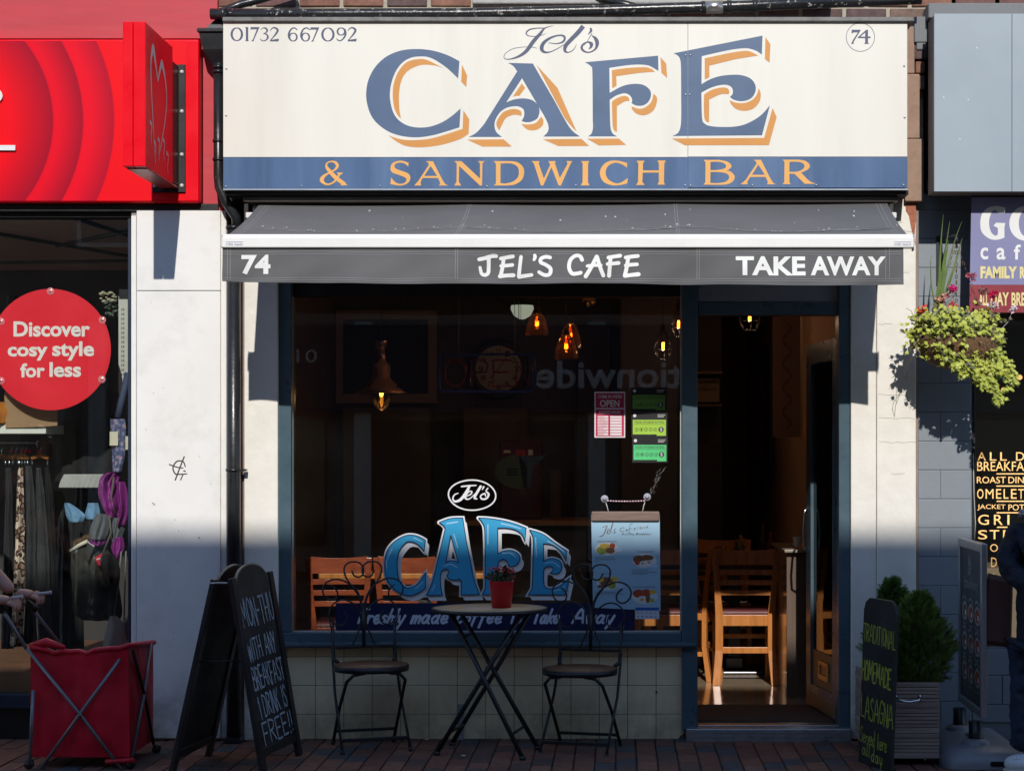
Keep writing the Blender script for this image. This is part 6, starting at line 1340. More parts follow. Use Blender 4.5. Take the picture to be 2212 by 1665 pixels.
# doorway things
mr_ = thing('wall_mirror', 'tall black framed mirror on the right hand wall beyond the open door', 'mirror', (XR - .02, 5.5, 1.4))
q = MB(); X_ = XR - .02; y0m, y1m = 4.7, 7.2
for r_ in ((y0m, y1m, 2.22, 2.38), (y0m, y1m, 1.36, 1.50), (y0m, y0m + .35, 1.50, 2.22), (y1m - .45, y1m, 1.50, 2.22)): q.box(X_ - .03, XR, *r_)
q.build('frame', m_navy, mr_); q = MB(); q.box(X_ - .01, XR, y0m + .35, y1m - .45, 1.5, 2.22); q.build('glass', M('mirror_silver', (.3, .3, .32), .1, metal=1), mr_)
hb = thing('hanging_banner', 'narrow brown fabric banner with faint lettering hanging inside the doorway', 'banner', P(1699, 944, 2.6))
q = MB(); q.pbox(1669, 600, 1729, 944, 2.6, 2.605); q.build('cloth', M('brown_banner_cloth', (.20, .14, .11), .8, var=.1), hb)
q = MB(); [q.ribbon([(1700 + 9 * math.sin(i * 1.7 + k), 700 + i * 14 + k * 5, 2.2) for k in range(4)], wall(2.598)) for i in range(16)]; q.build('faint_lettering', M('brown_print', (.09, .06, .05), .7), hb)
sg = thing('allergy_sign', 'beige ALLERGIES notice on a dark shelf unit inside the doorway', 'notice', P(1530, 870, 4.0))
q = MB(); q.pbox(1500, 808, 1560, 875, 4.1, 4.3); q.build('dark_backing', m_dark, sg)
q = MB(); q.pbox(1502, 817, 1554, 868, 4.08, 4.1); q.build('notice', M('beige_notice', (.32, .26, .19), .7), sg)
q = MB(); put_text(q, 'ALLERGIES', 1504, 822, 1551, 828, wall(4.075)); put_text(q, 'and', 1514, 831, 1526, 835, wall(4.075)); put_text(q, 'INTOLERANCES', 1503, 838, 1549, 844, wall(4.075)); q.build('lettering', m_txtd, sg)
q = MB(); q.pbox(1470, 802, 1561, 807, 3.9, 4.4); q.pbox(1470, 873, 1561, 877, 3.9, 4.4); item(q, 'wall_shelf', M('shelf_brown', (.20, .13, .09), .6), 'pair of brown wall shelves above and below the notice', 'shelf')
q = MB(); q.pbox(1498, 955, 1560, 1300, 3.7, 4.4); item(q, 'dark_cabinet', M('dark_cabinet', (.03, .026, .024), .5), 'tall dark cabinet at the left of the doorway interior', 'cabinet')
# reception desk at right of doorway
ds = thing('waiting_desk', 'narrow grey wood stand with glossy side just behind the open door', 'stand', P(1720, 1500, 1.4))
q = MB(); q.box(P(1688, 0, 1.5).x, P(1734, 0, 1.5).x, 1.15, 2.0, FZ, P(0, 1186, 1.5).z); q.build('body', M('grey_wood_laminate', (.16, .115, .09), .18, var=.15, coat=.4, stretch=(3, 3, .3)), ds, bevel=.004)
q = MB(); q.box(P(1682, 0, 1.5).x, P(1740, 0, 1.5).x, 1.1, 2.05, P(0, 1186, 1.5).z, P(0, 1180, 1.5).z); q.build('top', M('pale_edge', (.30, .26, .22), .3), ds, bevel=.004)
q = MB(); q.lathe([(.02, 0), (.028, .06)], P(1722, 1180, 1.3), 14); item(q, 'glass_tumbler', M('frosted_glass', (.4, .4, .42), .2), 'small tumbler on top of the stand behind the door', 'glass')
for i, (x, y, Y, h) in enumerate(((1590, 1140, 2.5, .14), (1600, 1135, 2.6, .18), (1648, 1120, 2.5, .26), (1665, 1125, 2.6, .2))):
    q = MB(); p = P(x, y, Y); p.z = FZ + .74; q.lathe([(.0001, 0), (.026, 0), (.026, h * .6), (.010, h * .75), (.010, h), (.0001, h)], p, 12); item(q, 'condiment_bottle', M('dark_bottle_%s' % 'abcd'[i], [(.05, .03, .02), (.2, .18, .15), (.03, .03, .03), (.15, .04, .03)][i], .3), ['brown sauce bottle at the left end of the doorway table', 'pale pot beside the brown sauce bottle', 'tallest black bottle on the doorway table', 'red sauce bottle right of the tall black bottle'][i], 'bottle')
# open door leaf (hinged at right, swung inwards)
dl = thing('door_leaf', 'slate blue glazed door with kick panel and letterbox standing open inwards', 'door', (1.215, .06, .08))
hx, hy = 1.222, .06; u_ = Vector((1.128 - 1.222, .70, 0)); L_ = u_.length; u_.normalize(); n_v = Vector((-u_.y, u_.x, 0))   # n_v points into the room's left (seen side)
def dbox(q, a0, a1, t0, t1, z0, z1):
    vs = [Vector((hx, hy, 0)) + u_ * a + n_v * t + Vector((0, 0, z)) for a in (a0, a1) for t in (t0, t1) for z in (z0, z1)]
    q.add(vs, [(0, 1, 3, 2), (4, 6, 7, 5), (0, 4, 5, 1), (2, 3, 7, 6), (0, 2, 6, 4), (1, 5, 7, 3)])
zb3, zt3 = .085, 2.17
q = MB(); dbox(q, 0, .10, -.022, .022, zb3, zt3); dbox(q, L_ - .11, L_, -.022, .022, zb3, zt3); dbox(q, .10, L_ - .11, -.022, .022, zt3 - .12, zt3); dbox(q, .10, L_ - .11, -.022, .022, zb3, .22); q.build('stiles', m_blue, dl, bevel=.003)
q = MB(); dbox(q, .10, L_ - .11, .0, .012, .22, .42); dbox(q, .02, L_ - .02, .0225, .027, zb3 + .01, .17); q.build('kick_panel', M('tan_varnished_panel', (.25, .15, .075), .4, var=.2), dl, bevel=.003)
q = MB(); dbox(q, .10, L_ - .11, -.004, .004, .42, zt3 - .12); q.build('door_glass', g_shop, dl)
m_brass = M('aged_brass', (.55, .42, .22), .3, metal=1)
q = MB(); dbox(q, .20, .42, .012, .022, .27, .30); dbox(q, .20, .42, .012, .022, .35, .375); dbox(q, .20, .23, .012, .022, .30, .35); dbox(q, .39, .42, .012, .022, .30, .35); q.build('letterbox', m_brass, dl, bevel=.002)
q = MB(); dbox(q, .232, .388, .0125, .016, .302, .348); q.build('letterbox_flap', M('dull_brass', (.45, .33, .18), .4, metal=.8), dl)
q = MB(); c_ = Vector((hx, hy, 0)) + u_ * (L_ - .05)
for s_ in (1, -1):
    q.tube([c_ + n_v * s_ * .022 + Vector((0, 0, .98)), c_ + n_v * s_ * .05 + Vector((0, 0, 1.0)), c_ + n_v * s_ * .055 + Vector((0, 0, 1.08)), c_ + n_v * s_ * .045 + Vector((0, 0, 1.20)), c_ + n_v * s_ * .022 + Vector((0, 0, 1.24))], .007, 8)
q.build('pull_handle', m_chrome, dl)
q = MB(); dbox(q, L_ + .0, L_ + .003, -.012, .012, .92, 1.06); dbox(q, L_ + .0, L_ + .003, -.01, .01, 1.30, 1.36); q.build('lock_plate', m_steel, dl)
# ---------------------------------------------------------------- BISTRO CHAIRS AND TABLE
m_seat = M('weathered_seat_wood', (.17, .085, .045), .5, var=.3, scale=9, stretch=(6, 1, 6), bump=.3)
def bistro(label):
    t = thing('bistro_chair', label, 'chair', (0, 0, 0), group='folding bistro chairs on the pavement')
    H = .437; w = .165
    q = MB(); q.lathe([(.0001, -.004), (.182, -.004), (.190, 0), (.190, .008), (.0001, .008)], (0, 0, H - .004), 40, sy=.97); q.build('wooden_seat', m_seat, t)
    q = MB(); q.lathe([(.188, -.022), (.195, -.022), (.196, .006), (.191, .006)], (0, 0, H - .006), 40, sy=.97); q.build('seat_ring', m_iron, t)
    for s in (-1, 1):
        # back upright runs down and forward to the front foot
        q = MB(); q.tube([(s * w, .20, .80 if False else .66), (s * w, .195, .52), (s * (w + .004), .18, .44), (s * (w + .008), .10, .28), (s * (w + .012), -.13, .02)], .0075, 8); q.tube([(s * (w + .012), -.145, 0), (s * (w + .012), -.115, .025)], .011, 8); q.build('front_leg', m_iron, t)
        q = MB(); q.tube([(s * .06, -.13, H - .028), (s * .12, -.14, H - .035), (s * (w - .012), -.12, H - .07), (s * (w - .004), .03, .22), (s * (w - .002), .20, .02)], .009, 8); q.tube([(s * (w - .002), .215, 0), (s * (w - .002), .19, .022)], .012, 8); q.build('rear_leg', m_iron, t)
        q = MB(); q.tube([(s * w, .196, .50), (s * w, .18, .455), (s * w * .9, .14, H)], .011, 8); q.build('hinge', m_iron, t)
        q = MB(); q.tube([(s * .02, -.05, H - .02), (s * .10, -.06, H - .05), (s * .10, -.06, H - .02)], .003, 6); q.build('underseat_hook', m_iron, t)
    q = MB(); q.box(-w - .01, w + .01, -.104, -.092, .055, .073); q.build('front_stretcher', m_iron, t, bevel=.002)
    q = MB(); q.box(-w + .004, w - .004, .155, .167, .068, .084); q.build('rear_stretcher', m_iron, t, bevel=.002)
    # curled back
    sc = .000632; Yb = .2
    f = lambda x, y: Vector(((x - 680) * sc, Yb + max(0, (1603 - y)) * 4e-5, .513 + (1603 - y) * sc * .98))
    q = MB(); q.box(-w - .003, w + .003, Yb - .006, Yb + .006, .505, .521); q.build('lower_back_bar', m_iron, t, bevel=.002)
    q = MB()
    for s in (-1, 1):
        m_ = lambda x, y: f(680 + s * (x - 680), y)
        cv = lambda pts: [m_(*p) for p in crom([(a_, b2) for a_, b2 in pts], 4)]
        q.tube(cv([(694, 1400), (700, 1240), (730, 1150), (790, 1065), (832, 990), (838, 925), (805, 885), (755, 876), (705, 890), (676, 935), (680, 985), (715, 1008), (755, 995), (775, 950)]), .0046, 8)
        q.tube(cv([(688, 1330), (700, 1200), (750, 1105), (830, 1045), (910, 1022), (985, 1045), (1022, 1100), (1010, 1160), (965, 1198), (915, 1190), (896, 1150), (915, 1105), (950, 1078)]), .0046, 8)
        q.tube(cv([(700, 1420), (715, 1300), (770, 1230), (850, 1200), (925, 1225), (968, 1290), (960, 1360), (915, 1410), (860, 1415), (825, 1380), (828, 1330), (850, 1300)]), .0044, 8)
        q.tube(cv([(690, 1360), (712, 1440), (745, 1520), (780, 1600)]), .0044, 8)
        q.tube([m_(968, 1290 + 80), m_(952, 1450), (s * w, Yb - .002, .52)], .0044, 8)
    q.tube([f(680, 1605), f(680, 1230)], .010, 8)
    q.build('scrolled_back', m_iron, t)
    return t
b1 = bistro('black iron bistro chair with scrolled back, left of the small round table')
b1.location = (-1.275, -.335, 0); b1.rotation_euler.z = R(19)
b2c = copy_tree(b1); b2c.location = (-.185, -.40, -.012); b2c.rotation_euler.z = R(-15); b2c['label'] = 'black iron bistro chair with scrolled back, right of the small round table'
tb = thing('bistro_table', 'small round folding pavement table with pale wooden top and black crossed legs', 'table', (-.655, -.46, 0))
q = MB(); c_ = (-.650, -.46, .745); q.lathe([(.0001, -.012), (.285, -.012), (.288, 0), (.0001, 0)], c_, 56); q.build('wooden_top', M('sun_bleached_table_wood', (.58, .40, .23), .35, var=.25, scale=7, stretch=(1, 9, 1), bump=.2, coat=.2), tb)
q = MB(); q.lathe([(.287, -.019), (.297, -.019), (.298, .0), (.289, .002), (.287, -.014)], c_, 56); q.build('metal_rim', m_iron, tb)
F1, F2, F3, F4_ = (-.915, -.543), (-.866, -.24), (-.468, -.695), (-.406, -.364)
t1, t2 = .30, .745
def leg(fp, tp): q = MB(); q.tube([(fp[0], fp[1], .01), (tp[0], tp[1], .72)], .0125, 8); q.tube([(fp[0], fp[1], 0), (fp[0] * .995, fp[1], .02)], .016, 8); q.build('leg', m_iron, tb)
leg(F1, (-.48, -.60)); leg(F2, (-.44, -.36)); leg(F3, (-.84, -.52)); leg(F4_, (-.82, -.30))
q = MB(); 
lp = lambda fp, tp, z: Vector((fp[0] + (tp[0] - fp[0]) * z / .72, fp[1] + (tp[1] - fp[1]) * z / .72, z))
q.tube([lp(F1, (-.48, -.60), .37), lp(F3, (-.84, -.52), .37)], .008, 6); q.tube([lp(F3, (-.84, -.52), .12), lp(F4_, (-.82, -.30), .12)], .007, 6); q.tube([lp(F1, (-.48, -.60), .12), lp(F2, (-.44, -.36), .12)], .007, 6); q.tube([lp(F3, (-.84, -.52), .60), lp(F4_, (-.82, -.30), .60)], .007, 6); q.tube([lp(F1, (-.48, -.60), .60), lp(F2, (-.44, -.36), .60)], .007, 6)
q.build('crossbars', m_iron, tb)
pt = thing('flower_pot', 'red pot of small red flowers standing on the round table', 'plant pot', (-.588, -.46, .745))
q = MB(); s = .954 / 400; zz = .7455
q.lathe([(.0001, 0), (21 * s, 0), (26.5 * s, 57 * s), (27 * s, 58 * s), (24.5 * s, 58 * s), (23.5 * s, 50 * s), (.0001, 49 * s)], (-.588, -.46, zz), 32); q.build('pot', M('matt_red_pot', (.50, .004, .015), .45, var=.03), pt)
def leaves(q, c, rx, ry, rz, n, sz, rd, up=.3, flatten=1.):
    for _ in range(n):
        while True:
            d = Vector((rd.uniform(-1, 1), rd.uniform(-1, 1), rd.uniform(-1, 1)))
            if .35 < d.length < 1: break
        p = Vector(c) + Vector((d.x * rx, d.y * ry, d.z * rz))
        a = Vector((rd.uniform(-1, 1), rd.uniform(-1, 1), rd.uniform(-.6, 1))).normalized(); b = a.cross(Vector((rd.uniform(-1, 1), rd.uniform(-1, 1), rd.uniform(-1, 1)))).normalized()
        s_ = sz * rd.uniform(.6, 1.3); nn = a.cross(b) * s_ * .18
        q.add([p, p + a * s_ * .5 + b * s_ * .42 + nn, p + a * s_, p + a * s_ * .5 - b * s_ * .42 + nn], [(0, 1, 2), (0, 2, 3)])
rd = random.Random(21)
m_lf = M('dark_green_leaf', (.025, .055, .022), .5, var=.4, scale=30)
q = MB(); leaves(q, (-.588, -.46, zz + .155), .07, .06, .035, 240, .022, rd); q.build('leaves', m_lf, pt, kind='stuff')
q = MB()
for _ in range(40):
    c_ = (-.588 + rd.uniform(-.065, .07), -.46 + rd.uniform(-.06, .05), zz + .165 + rd.uniform(-.02, .05)); leaves(q, c_, .008, .008, .006, 6, .009, rd)
q.build('red_flowers', M('crimson_petals', (.62, .01, .02), .6, var=.4, scale=60), pt, kind='stuff')

# ---------------------------------------------------------------- A-BOARD
m_cb = M('chalkboard', (.012, .013, .015), .55, var=.5, scale=5, dirt=(.045, .05, .06), dirtamt=.5, dscale=6)
m_cbf = M('black_stained_frame', (.014, .013, .014), .4, var=.3, bump=.2)
m_edge = M('pale_plywood_edge', (.26, .22, .16), .6)
ab = thing('pavement_a_board', 'tall black chalkboard A-board offering a free drink, standing by the downpipe', 'sandwich board', (-1.9, -.8, 0))
near, far = Vector((-1.709, -1.12, 0)), Vector((-1.62, -.54, 0)); nL, fL = Vector((-2.149, -1.12, 0)), Vector((-2.083, -.54, 0))
topR = (Vector((-1.866, -1.10, .935)), Vector((-1.778, -.53, .935))); topL = (Vector((-1.948, -1.10, .935)), Vector((-1.870, -.53, .935)))
def bpanel(bn_, bf_, tn, tf, sgn, nm):
    e1 = (bf_ - bn_).normalized(); wdt = (bf_ - bn_).length; up = (tn - bn_); H_ = up.length; e2 = up.normalized(); nr = e1.cross(e2).normalized() * sgn
    def fn(x, z, d): return bn_ + e1 * x + e2 * z + nr * d
    root = MB(); root.prism([(0, 0), (.055, 0), (.055, H_), (0, H_)], fn, 0, .024); fr = root.build(nm + '_side', m_cbf, ab, bevel=.003)
    q = MB(); q.prism([(wdt - .055, 0), (wdt, 0), (wdt, H_), (wdt - .055, H_)], fn, 0, .024); q.build(nm + '_side', m_cbf, ab, bevel=.003)
    q = MB(); q.prism([(.056, .075), (wdt - .056, .075), (wdt - .056, .115), (.056, .115)], fn, .001, .023); q.build('bottom_rail', m_cbf, ab, bevel=.003)
    loop = [(.056, .116), (wdt - .056, .116), (wdt - .056, H_ - .035)] + [(wdt / 2 + (wdt / 2 - .075) * math.cos(math.pi * k / 16), H_ - .035 + .085 * math.sin(math.pi * k / 16)) for k in range(1, 16)] + [(.056, H_ - .035)]
    q = MB(); q.prism(loop, fn, .004, .015); q.build('board', m_cb, ab)
    q = MB(); ar = [(wdt / 2 + (wdt / 2 - .075) * math.cos(math.pi * k / 16), H_ - .035 + .085 * math.sin(math.pi * k / 16)) for k in range(0, 17)]
    q.prism(ar + [(wdt / 2 + (wdt / 2 - .07) * math.cos(math.pi * k / 16), H_ - .033 + .090 * math.sin(math.pi * k / 16)) for k in range(16, -1, -1)], fn, .003, .016); q.build('arched_top_edge', m_edge, ab)
    return fn, wdt, H_, nr
fnR, wR, HR, nR = bpanel(near, far, topR[0], topR[1], 1, 'right')
if nR.x < 0: pass
fnL, wL, HL, nL_ = bpanel(nL, fL, topL[0], topL[1], 1, 'left')
m_chalk = M('white_chalk', (.30, .35, .42), .9, var=.4, scale=60)
sgnR = 1 if nR.x > 0 else -1
q = MB()
def chR(x, y, d): return fnR(x, HR - y, (.0158 + d) if sgnR > 0 else (.003 - d))
flip = (fnR(1, 0, 0) - fnR(0, 0, 0)).y > 0        # from the +X side reading direction runs towards the wall
for s, a_, b_, y, h in (('MON-THU', .075, .515, .25, .16), ('WITH ANY', .08, .47, .41, .12), ('BREAKFAST', .085, .52, .555, .13), ('1 DRINK IS', .105, .50, .695, .125), ('FREE!!', .11, .52, .825, .125)):
    q = MB(); brush(q, s, a_, y, b_, h * .85, chR, .0105, slant=-.12, drop=-.01, jit=.05); q.build('chalk_line', m_chalk, ab)
q = MB()
def chL(x, y, d): return fnL(x, HL - y, (.0158 + d) if nL_.x > 0 else (.003 - d))
rd = random.Random(8)
for (a_, b_, y, h) in ((.14, .40, .30, .05), (.12, .36, .52, .09), (.10, .42, .66, .09), (.14, .36, .80, .05)):
    x = a_
    while x < b_: pts = [(x + rd.uniform(0, .02), y - rd.uniform(0, h), .007) for _ in range(4)]; q.ribbon(pts, chL); x += .05
q.build('smudged_writing', M('dim_chalk', (.09, .085, .07), .9, var=.5, scale=40), ab)
for tn, tl in ((topR[0], topL[0]), (topR[1], topL[1])):
    q = MB(); q.tube([tn + Vector((0, 0, -.02)), tl + Vector((0, 0, -.02))], .006, 6); q.build('hinge', m_steel, ab)
q = MB(); q.tube([fnR(.03, .55, .0), fnL(.03, .55, .01)], .004, 6); q.build('stay', m_iron, ab)

# ---------------------------------------------------------------- CHALKBOARD BY THE DOOR
cbd = thing('lasagna_chalkboard', 'upright black board with yellow writing about homemade lasagna leaning on the planter', 'chalkboard', (1.28, -.9, 0))
p0, p1 = Vector((1.227, -.745, 0)), Vector((1.340, -1.075, 0)); e1 = (p1 - p0).normalized(); wd = (p1 - p0).length; nn = Vector((e1.y, -e1.x, 0)); nn = nn if nn.y < 0 else -nn
if nn.x > 0: nn = nn
tilt = Vector((.03, .01, 0))
def fnc(x, z, d): return p0 + e1 * x + Vector((0, 0, z)) + tilt * (z / .8) + nn * d
lp_ = [(0, 0), (wd, 0), (wd, .76), (wd - .02, .80), (wd - .06, .822), (.06, .822), (.02, .80), (0, .76)]
q = MB(); q.prism(lp_, fnc, 0, .016); q.build('board', m_cb, cbd, bevel=.002)
nn_ok = nn
m_yc = M('yellow_chalk_pen', (.30, .34, .045), .7, var=.4, scale=50)
q = MB(); ch = lambda x, y, d: fnc(x, .825 - y, .0162 + d)
for s, a_, b_, y, h, w_ in (('TRADITIONAL', .008, .355, .235, .085, .007), ('HOMEMADE', .006, .32, .425, .095, .010), ('LASAGNA', .012, .352, .615, .11, .008), ('Served here', .012, .30, .735, .075, .006)):
    q = MB(); brush(q, s, a_, y - .02, b_, h, ch, w_, jit=.05, drop=.02); q.build('chalk_line', m_yc, cbd)
q = MB(); brush(q, 'all', .04, .845 - .02 - .045, .12, .06, ch, .007); brush(q, 'day', .14, .80, .26, .065, ch, .007)
q.build('chalk_line', m_yc, cbd)

# ---------------------------------------------------------------- PLANTER WITH CONIFERS
pl = thing('slatted_planter', 'long slatted wooden planter on castors with chrome handle right of the doorway', 'planter', (1.42, -.5, 0))
m_sl = M('grey_brown_slat', (.36, .275, .235), .75, var=.25, scale=7, stretch=(.5, .5, 6), bump=.5, bscale=50, rnd=.12)
X0, X1, Y0, Y1 = 1.278, 1.600, -.85, -.12; k_ = K(Y0)
ysl = [435, 488, 525, 562, 603, 640, 703, 757, 792, 830, 868, 905, 967, 1015, 1055, 1092, 1128, 1168, 1228]
zs = [CAMZ - ((1382.5 + y / 4.8) - CY) * k_ for y in ysl]
q = MB(); q.box(X0 + .014, X1 - .014, Y0 + .014, Y1 - .014, zs[-1], zs[0] - .01); q.build('inner_box', M('planter_inner', (.05, .035, .03), .9), pl)
for a_, b_ in zip(zs[:-1], zs[1:]):
    j = random.uniform(-.0015, .0015)
    q = MB(); q.box(X0, X1, Y0 + j, Y0 + .014, b_ + .0012, a_ - .0012); q.build('slat', m_sl, pl, bevel=.0025, segs=1)
    q = MB(); q.box(X0 + j, X0 + .014, Y0 + .015, Y1, b_ + .0012, a_ - .0012); q.build('slat', m_sl, pl, bevel=.0025, segs=1)
q = MB(); hz = CAMZ - (1382.5 + 600 / 4.8 - CY) * k_; hxa, hxb = (1751.2 + 885 / 4.8 - 1330) * k_, (1751.2 + 1135 / 4.8 - 1330) * k_
q.tube([(hxa, Y0, hz + .006), (hxa, Y0 - .02, hz + .006), (hxa + .012, Y0 - .032, hz - .006), ((hxa + hxb) / 2, Y0 - .036, hz - .014), (hxb - .012, Y0 - .032, hz - .006), (hxb, Y0 - .02, hz + .006), (hxb, Y0, hz + .006)], .0055, 10)
for x in (hxa, hxb): q.lathe([(.0001, -.008), (.008, -.006), (.012, 0)], (x, Y0, hz + .006), 14, 'y')
q.build('chrome_handle', m_chrome, pl)
for x in (X0 + .06, X1 - .06):
    for y in (Y0 + .07, Y1 - .07):
        q = MB(); q.lathe([(.0001, -.009), (.018, -.009), (.018, .009), (.0001, .009)], (x, y, .018), 16, 'x'); q.build('castor', m_chrome, pl)
m_con = M('bright_conifer_green', (.14, .23, .035), .75, var=.5, scale=14, dirt=(.11, .16, .03), dirtamt=.7, dscale=10)
m_con2 = M('conifer_green', (.10, .18, .03), .75, var=.5, scale=14)
def conifer(cx_, cy_, z0, h, r, label, seed, mt_, lean=0.):
    rd = random.Random(seed); t = thing('conifer', label, 'shrub', (cx_, cy_, z0), group='small conifers in the planter')
    q = MB(); q.tube([(cx_, cy_, z0 - .05), (cx_ + lean * .5, cy_, z0 + h * .5), (cx_ + lean, cy_, z0 + h * .92)], [.012, .008, .002], 8); q.build('trunk', M('conifer_bark', (.06, .04, .03), .9), t)
    q = MB()
    for _ in range(2000):
        u = rd.random() ** .8; a_ = rd.uniform(0, 6.283); rr = r * (math.sin(math.pi * min(1, .20 + u * .80)) ** .7) * (1.08 - .26 * u) * (rd.uniform(.72, 1.04) if rd.random() < .7 else rd.uniform(.2, .8)) * (1 + .17 * math.sin(a_ * 3 + seed + u * 7) + .08 * math.sin(a_ * 7 + u * 17))
        base = Vector((cx_ + lean * u + rr * math.cos(a_), cy_ + rr * math.sin(a_) * .9, z0 + h * u * .95))
        dr = Vector((math.cos(a_) * .8, math.sin(a_) * .8, rd.uniform(.2, 1.5))).normalized(); ln = rd.uniform(.03, .065)
        side = dr.cross(Vector((rd.uniform(-1, 1), rd.uniform(-1, 1), .3))).normalized()
        for k in range(6):   # flat feathery spray
            p = base + dr * ln * k / 7; w_ = ln * .5 * (1 - k / 8)
            for s_ in (-1, 1):
                tip = p + (dr * .6 + side * s_ * .8).normalized() * w_
                q.add([p - dr * .002, p + dr * .0055, tip], [(0, 1, 2)])
        q.add([base - side * .0012, base + side * .0012, base + dr * ln], [(0, 1, 2)])
    q.build('crown', mt_, t); return t
conifer(1.44, -.34, .36, .53, .115, 'taller darker conifer at the back of the planter against the white pier', 3, m_con2)
conifer(1.52, -.68, .375, .47, .148, 'rounded bright green conifer at the front of the planter', 5, m_con, .01)
q = MB(); rd = random.Random(4)
for i in range(60): u = rd.random(); q.add([(1.62 + rd.uniform(-.012, .012), -.6, .52 + u * .18), (1.625 + rd.uniform(-.01, .01), -.6, .52 + u * .18), (1.62 + rd.uniform(-.03, .03), -.6 + rd.uniform(-.02, .02), .545 + u * .18)], [(0, 1, 2)])
q.tube([(1.59, -.62, .40), (1.61, -.6, .55), (1.62, -.6, .72)], .0015, 5); 
for i in range(60): u = rd.random(); q.add([(1.58 + .10 * u, -.7, .40 + rd.uniform(-.01, .02)), (1.585 + .10 * u, -.7, .403), (1.59 + .10 * u, -.7 + rd.uniform(-.02, .02), .41 + rd.uniform(-.02, .03))], [(0, 1, 2)])
q.build('stray_sprig', M('sprig_green', (.06, .10, .04), .7), None, label='thin stray green sprig beside the bright conifer', cat='plant')

# ---------------------------------------------------------------- PAVEMENT MENU STAND
ms = thing('pavement_menu_stand', 'grey framed swing menu stand with rows of meal pictures on a plastic water base', 'menu stand', (1.83, -.5, 0))
m_al = M('satin_aluminium', (.42, .42, .44), .35, metal=.6, var=.05)
Xs, Ya_, Yb2, Za_, Zb_ = 1.825, -.90, -.21, .235, 1.094
vx = lambda y, z, d: Vector((Xs + .02 * (y + .2) - d, y, z))
def sbar(y0, y1, z0, z1, nm, mt_=m_al): q = MB(); q.prism([(y0, z0), (y1, z0), (y1, z1), (y0, z1)], lambda a_, b_, d: vx(a_, b_, d), -.016, .016); q.build(nm, mt_, ms, bevel=.006, segs=3)
sbar(Ya_, Ya_ + .035, Za_, Zb_, 'frame_bar'); sbar(Yb2 - .035, Yb2, Za_, Zb_, 'frame_bar'); sbar(Ya_ + .036, Yb2 - .036, Zb_ - .045, Zb_ + .002, 'frame_bar'); sbar(Ya_ + .036, Yb2 - .036, Za_, Za_ + .04, 'frame_bar')
q = MB(); q.prism([(Ya_ + .03, Za_ + .03), (Yb2 - .03, Za_ + .03), (Yb2 - .03, Zb_ - .04), (Ya_ + .03, Zb_ - .04)], lambda a_, b_, d: vx(a_, b_, d), -.004, .004); q.build('slate_poster', M('slate_poster', (.035, .045, .055), .35, var=.2), ms)
fs_ = lambda x, y, d: vx(Yb2 - .035 - x * (Yb2 - Ya_ - .07), Zb_ - .045 - y * (Zb_ - Za_ - .085), .0045 + d)   # x 0..1 left to right, y 0..1 down
q = MB(); put_text(q, 'ALL', .36, .05, .50, .11, fs_, .03); put_text(q, 'DAY', .34, .115, .50, .175, fs_, .03)
brush(q, 'Breakfasts', .18, .255, .82, .07, fs_, .008, jit=.04)
for i in range(9):
    cx_, cy_ = .20 + .30 * (i % 3), .42 + .20 * (i // 3); q.ribbon([(cx_ - .10, cy_ - .075, .014), (cx_, cy_ - .095, .014), (cx_ + .10, cy_ - .075, .014)], fs_); q.ribbon([(cx_ - .08, cy_ + .085, .008), (cx_ + .08, cy_ + .088, .008)], fs_)
q.build('chalk_style_print', M('pale_chalk_print', (.32, .33, .34), .5), ms)
for i in range(9):
    cx_, cy_ = .20 + .30 * (i % 3), .42 + .20 * (i // 3)
    q = MB(); q.e = 30; q.flat([(cx_ + .13 * math.cos(a_ * .3), cy_ + .062 * math.sin(a_ * .3)) for a_ in range(21)], fs_); pp = q.build('plate_picture', M('dim_plate', (.42, .40, .40), .4), ms)
    q = MB(); q.e = 33; q.flat([(cx_ + .10 * math.cos(a_ * .3), cy_ + .045 * math.sin(a_ * .3)) for a_ in range(21)], fs_); q.build('food', fc['r' if i % 3 else 'b'], pp)
    q = MB(); q.e = 36; q.flat([(cx_ + .03 + .035 * math.cos(a_ * .5), cy_ + .01 + .02 * math.sin(a_ * .5)) for a_ in range(13)], fs_); q.build('egg', m_plate2, pp)
for y in (-.80, -.32):
    q = MB(); q.lathe([(.034, 0), (.034, .095), (.0001, .096)], (1.80 + .02 * (y + .2), y, .115), 20); q.build('spring_post', m_black, ms)
m_wb = M('grey_plastic_base', (.19, .20, .22), .4, var=.05)
q = MB()
def rrect(x0, x1, y0, y1, r, z, n_=6):
    o = []
    for (cx_, cy_, a0) in ((x1 - r, y1 - r, 0), (x0 + r, y1 - r, 90), (x0 + r, y0 + r, 180), (x1 - r, y0 + r, 270)):
        for k in range(n_ + 1): a_ = R(a0 + 90 * k / n_); o.append((cx_ + r * math.cos(a_), cy_ + r * math.sin(a_), z))
    return o
rings = [rrect(1.60, 2.02, -1.0, -.1, .10, 0), rrect(1.60, 2.02, -1.0, -.1, .10, .045), rrect(1.63, 1.99, -.96, -.14, .08, .085), rrect(1.70, 1.92, -.90, -.20, .07, .098)]
nr_ = len(rings[0]); q.add([v for r_ in rings for v in r_], [(i * nr_ + k, i * nr_ + (k + 1) % nr_, (i + 1) * nr_ + (k + 1) % nr_, (i + 1) * nr_ + k) for i in range(3) for k in range(nr_)] + [tuple(range(3 * nr_, 4 * nr_))], True)
q.build('water_base', m_wb, ms)
for y in (-.80, -.32): q = MB(); q.lathe([(.075, 0), (.07, .02), (.05, .034), (.04, .036)], (1.80 + .02 * (y + .2), y, .09), 24); q.build('base_boss', m_wb, ms)
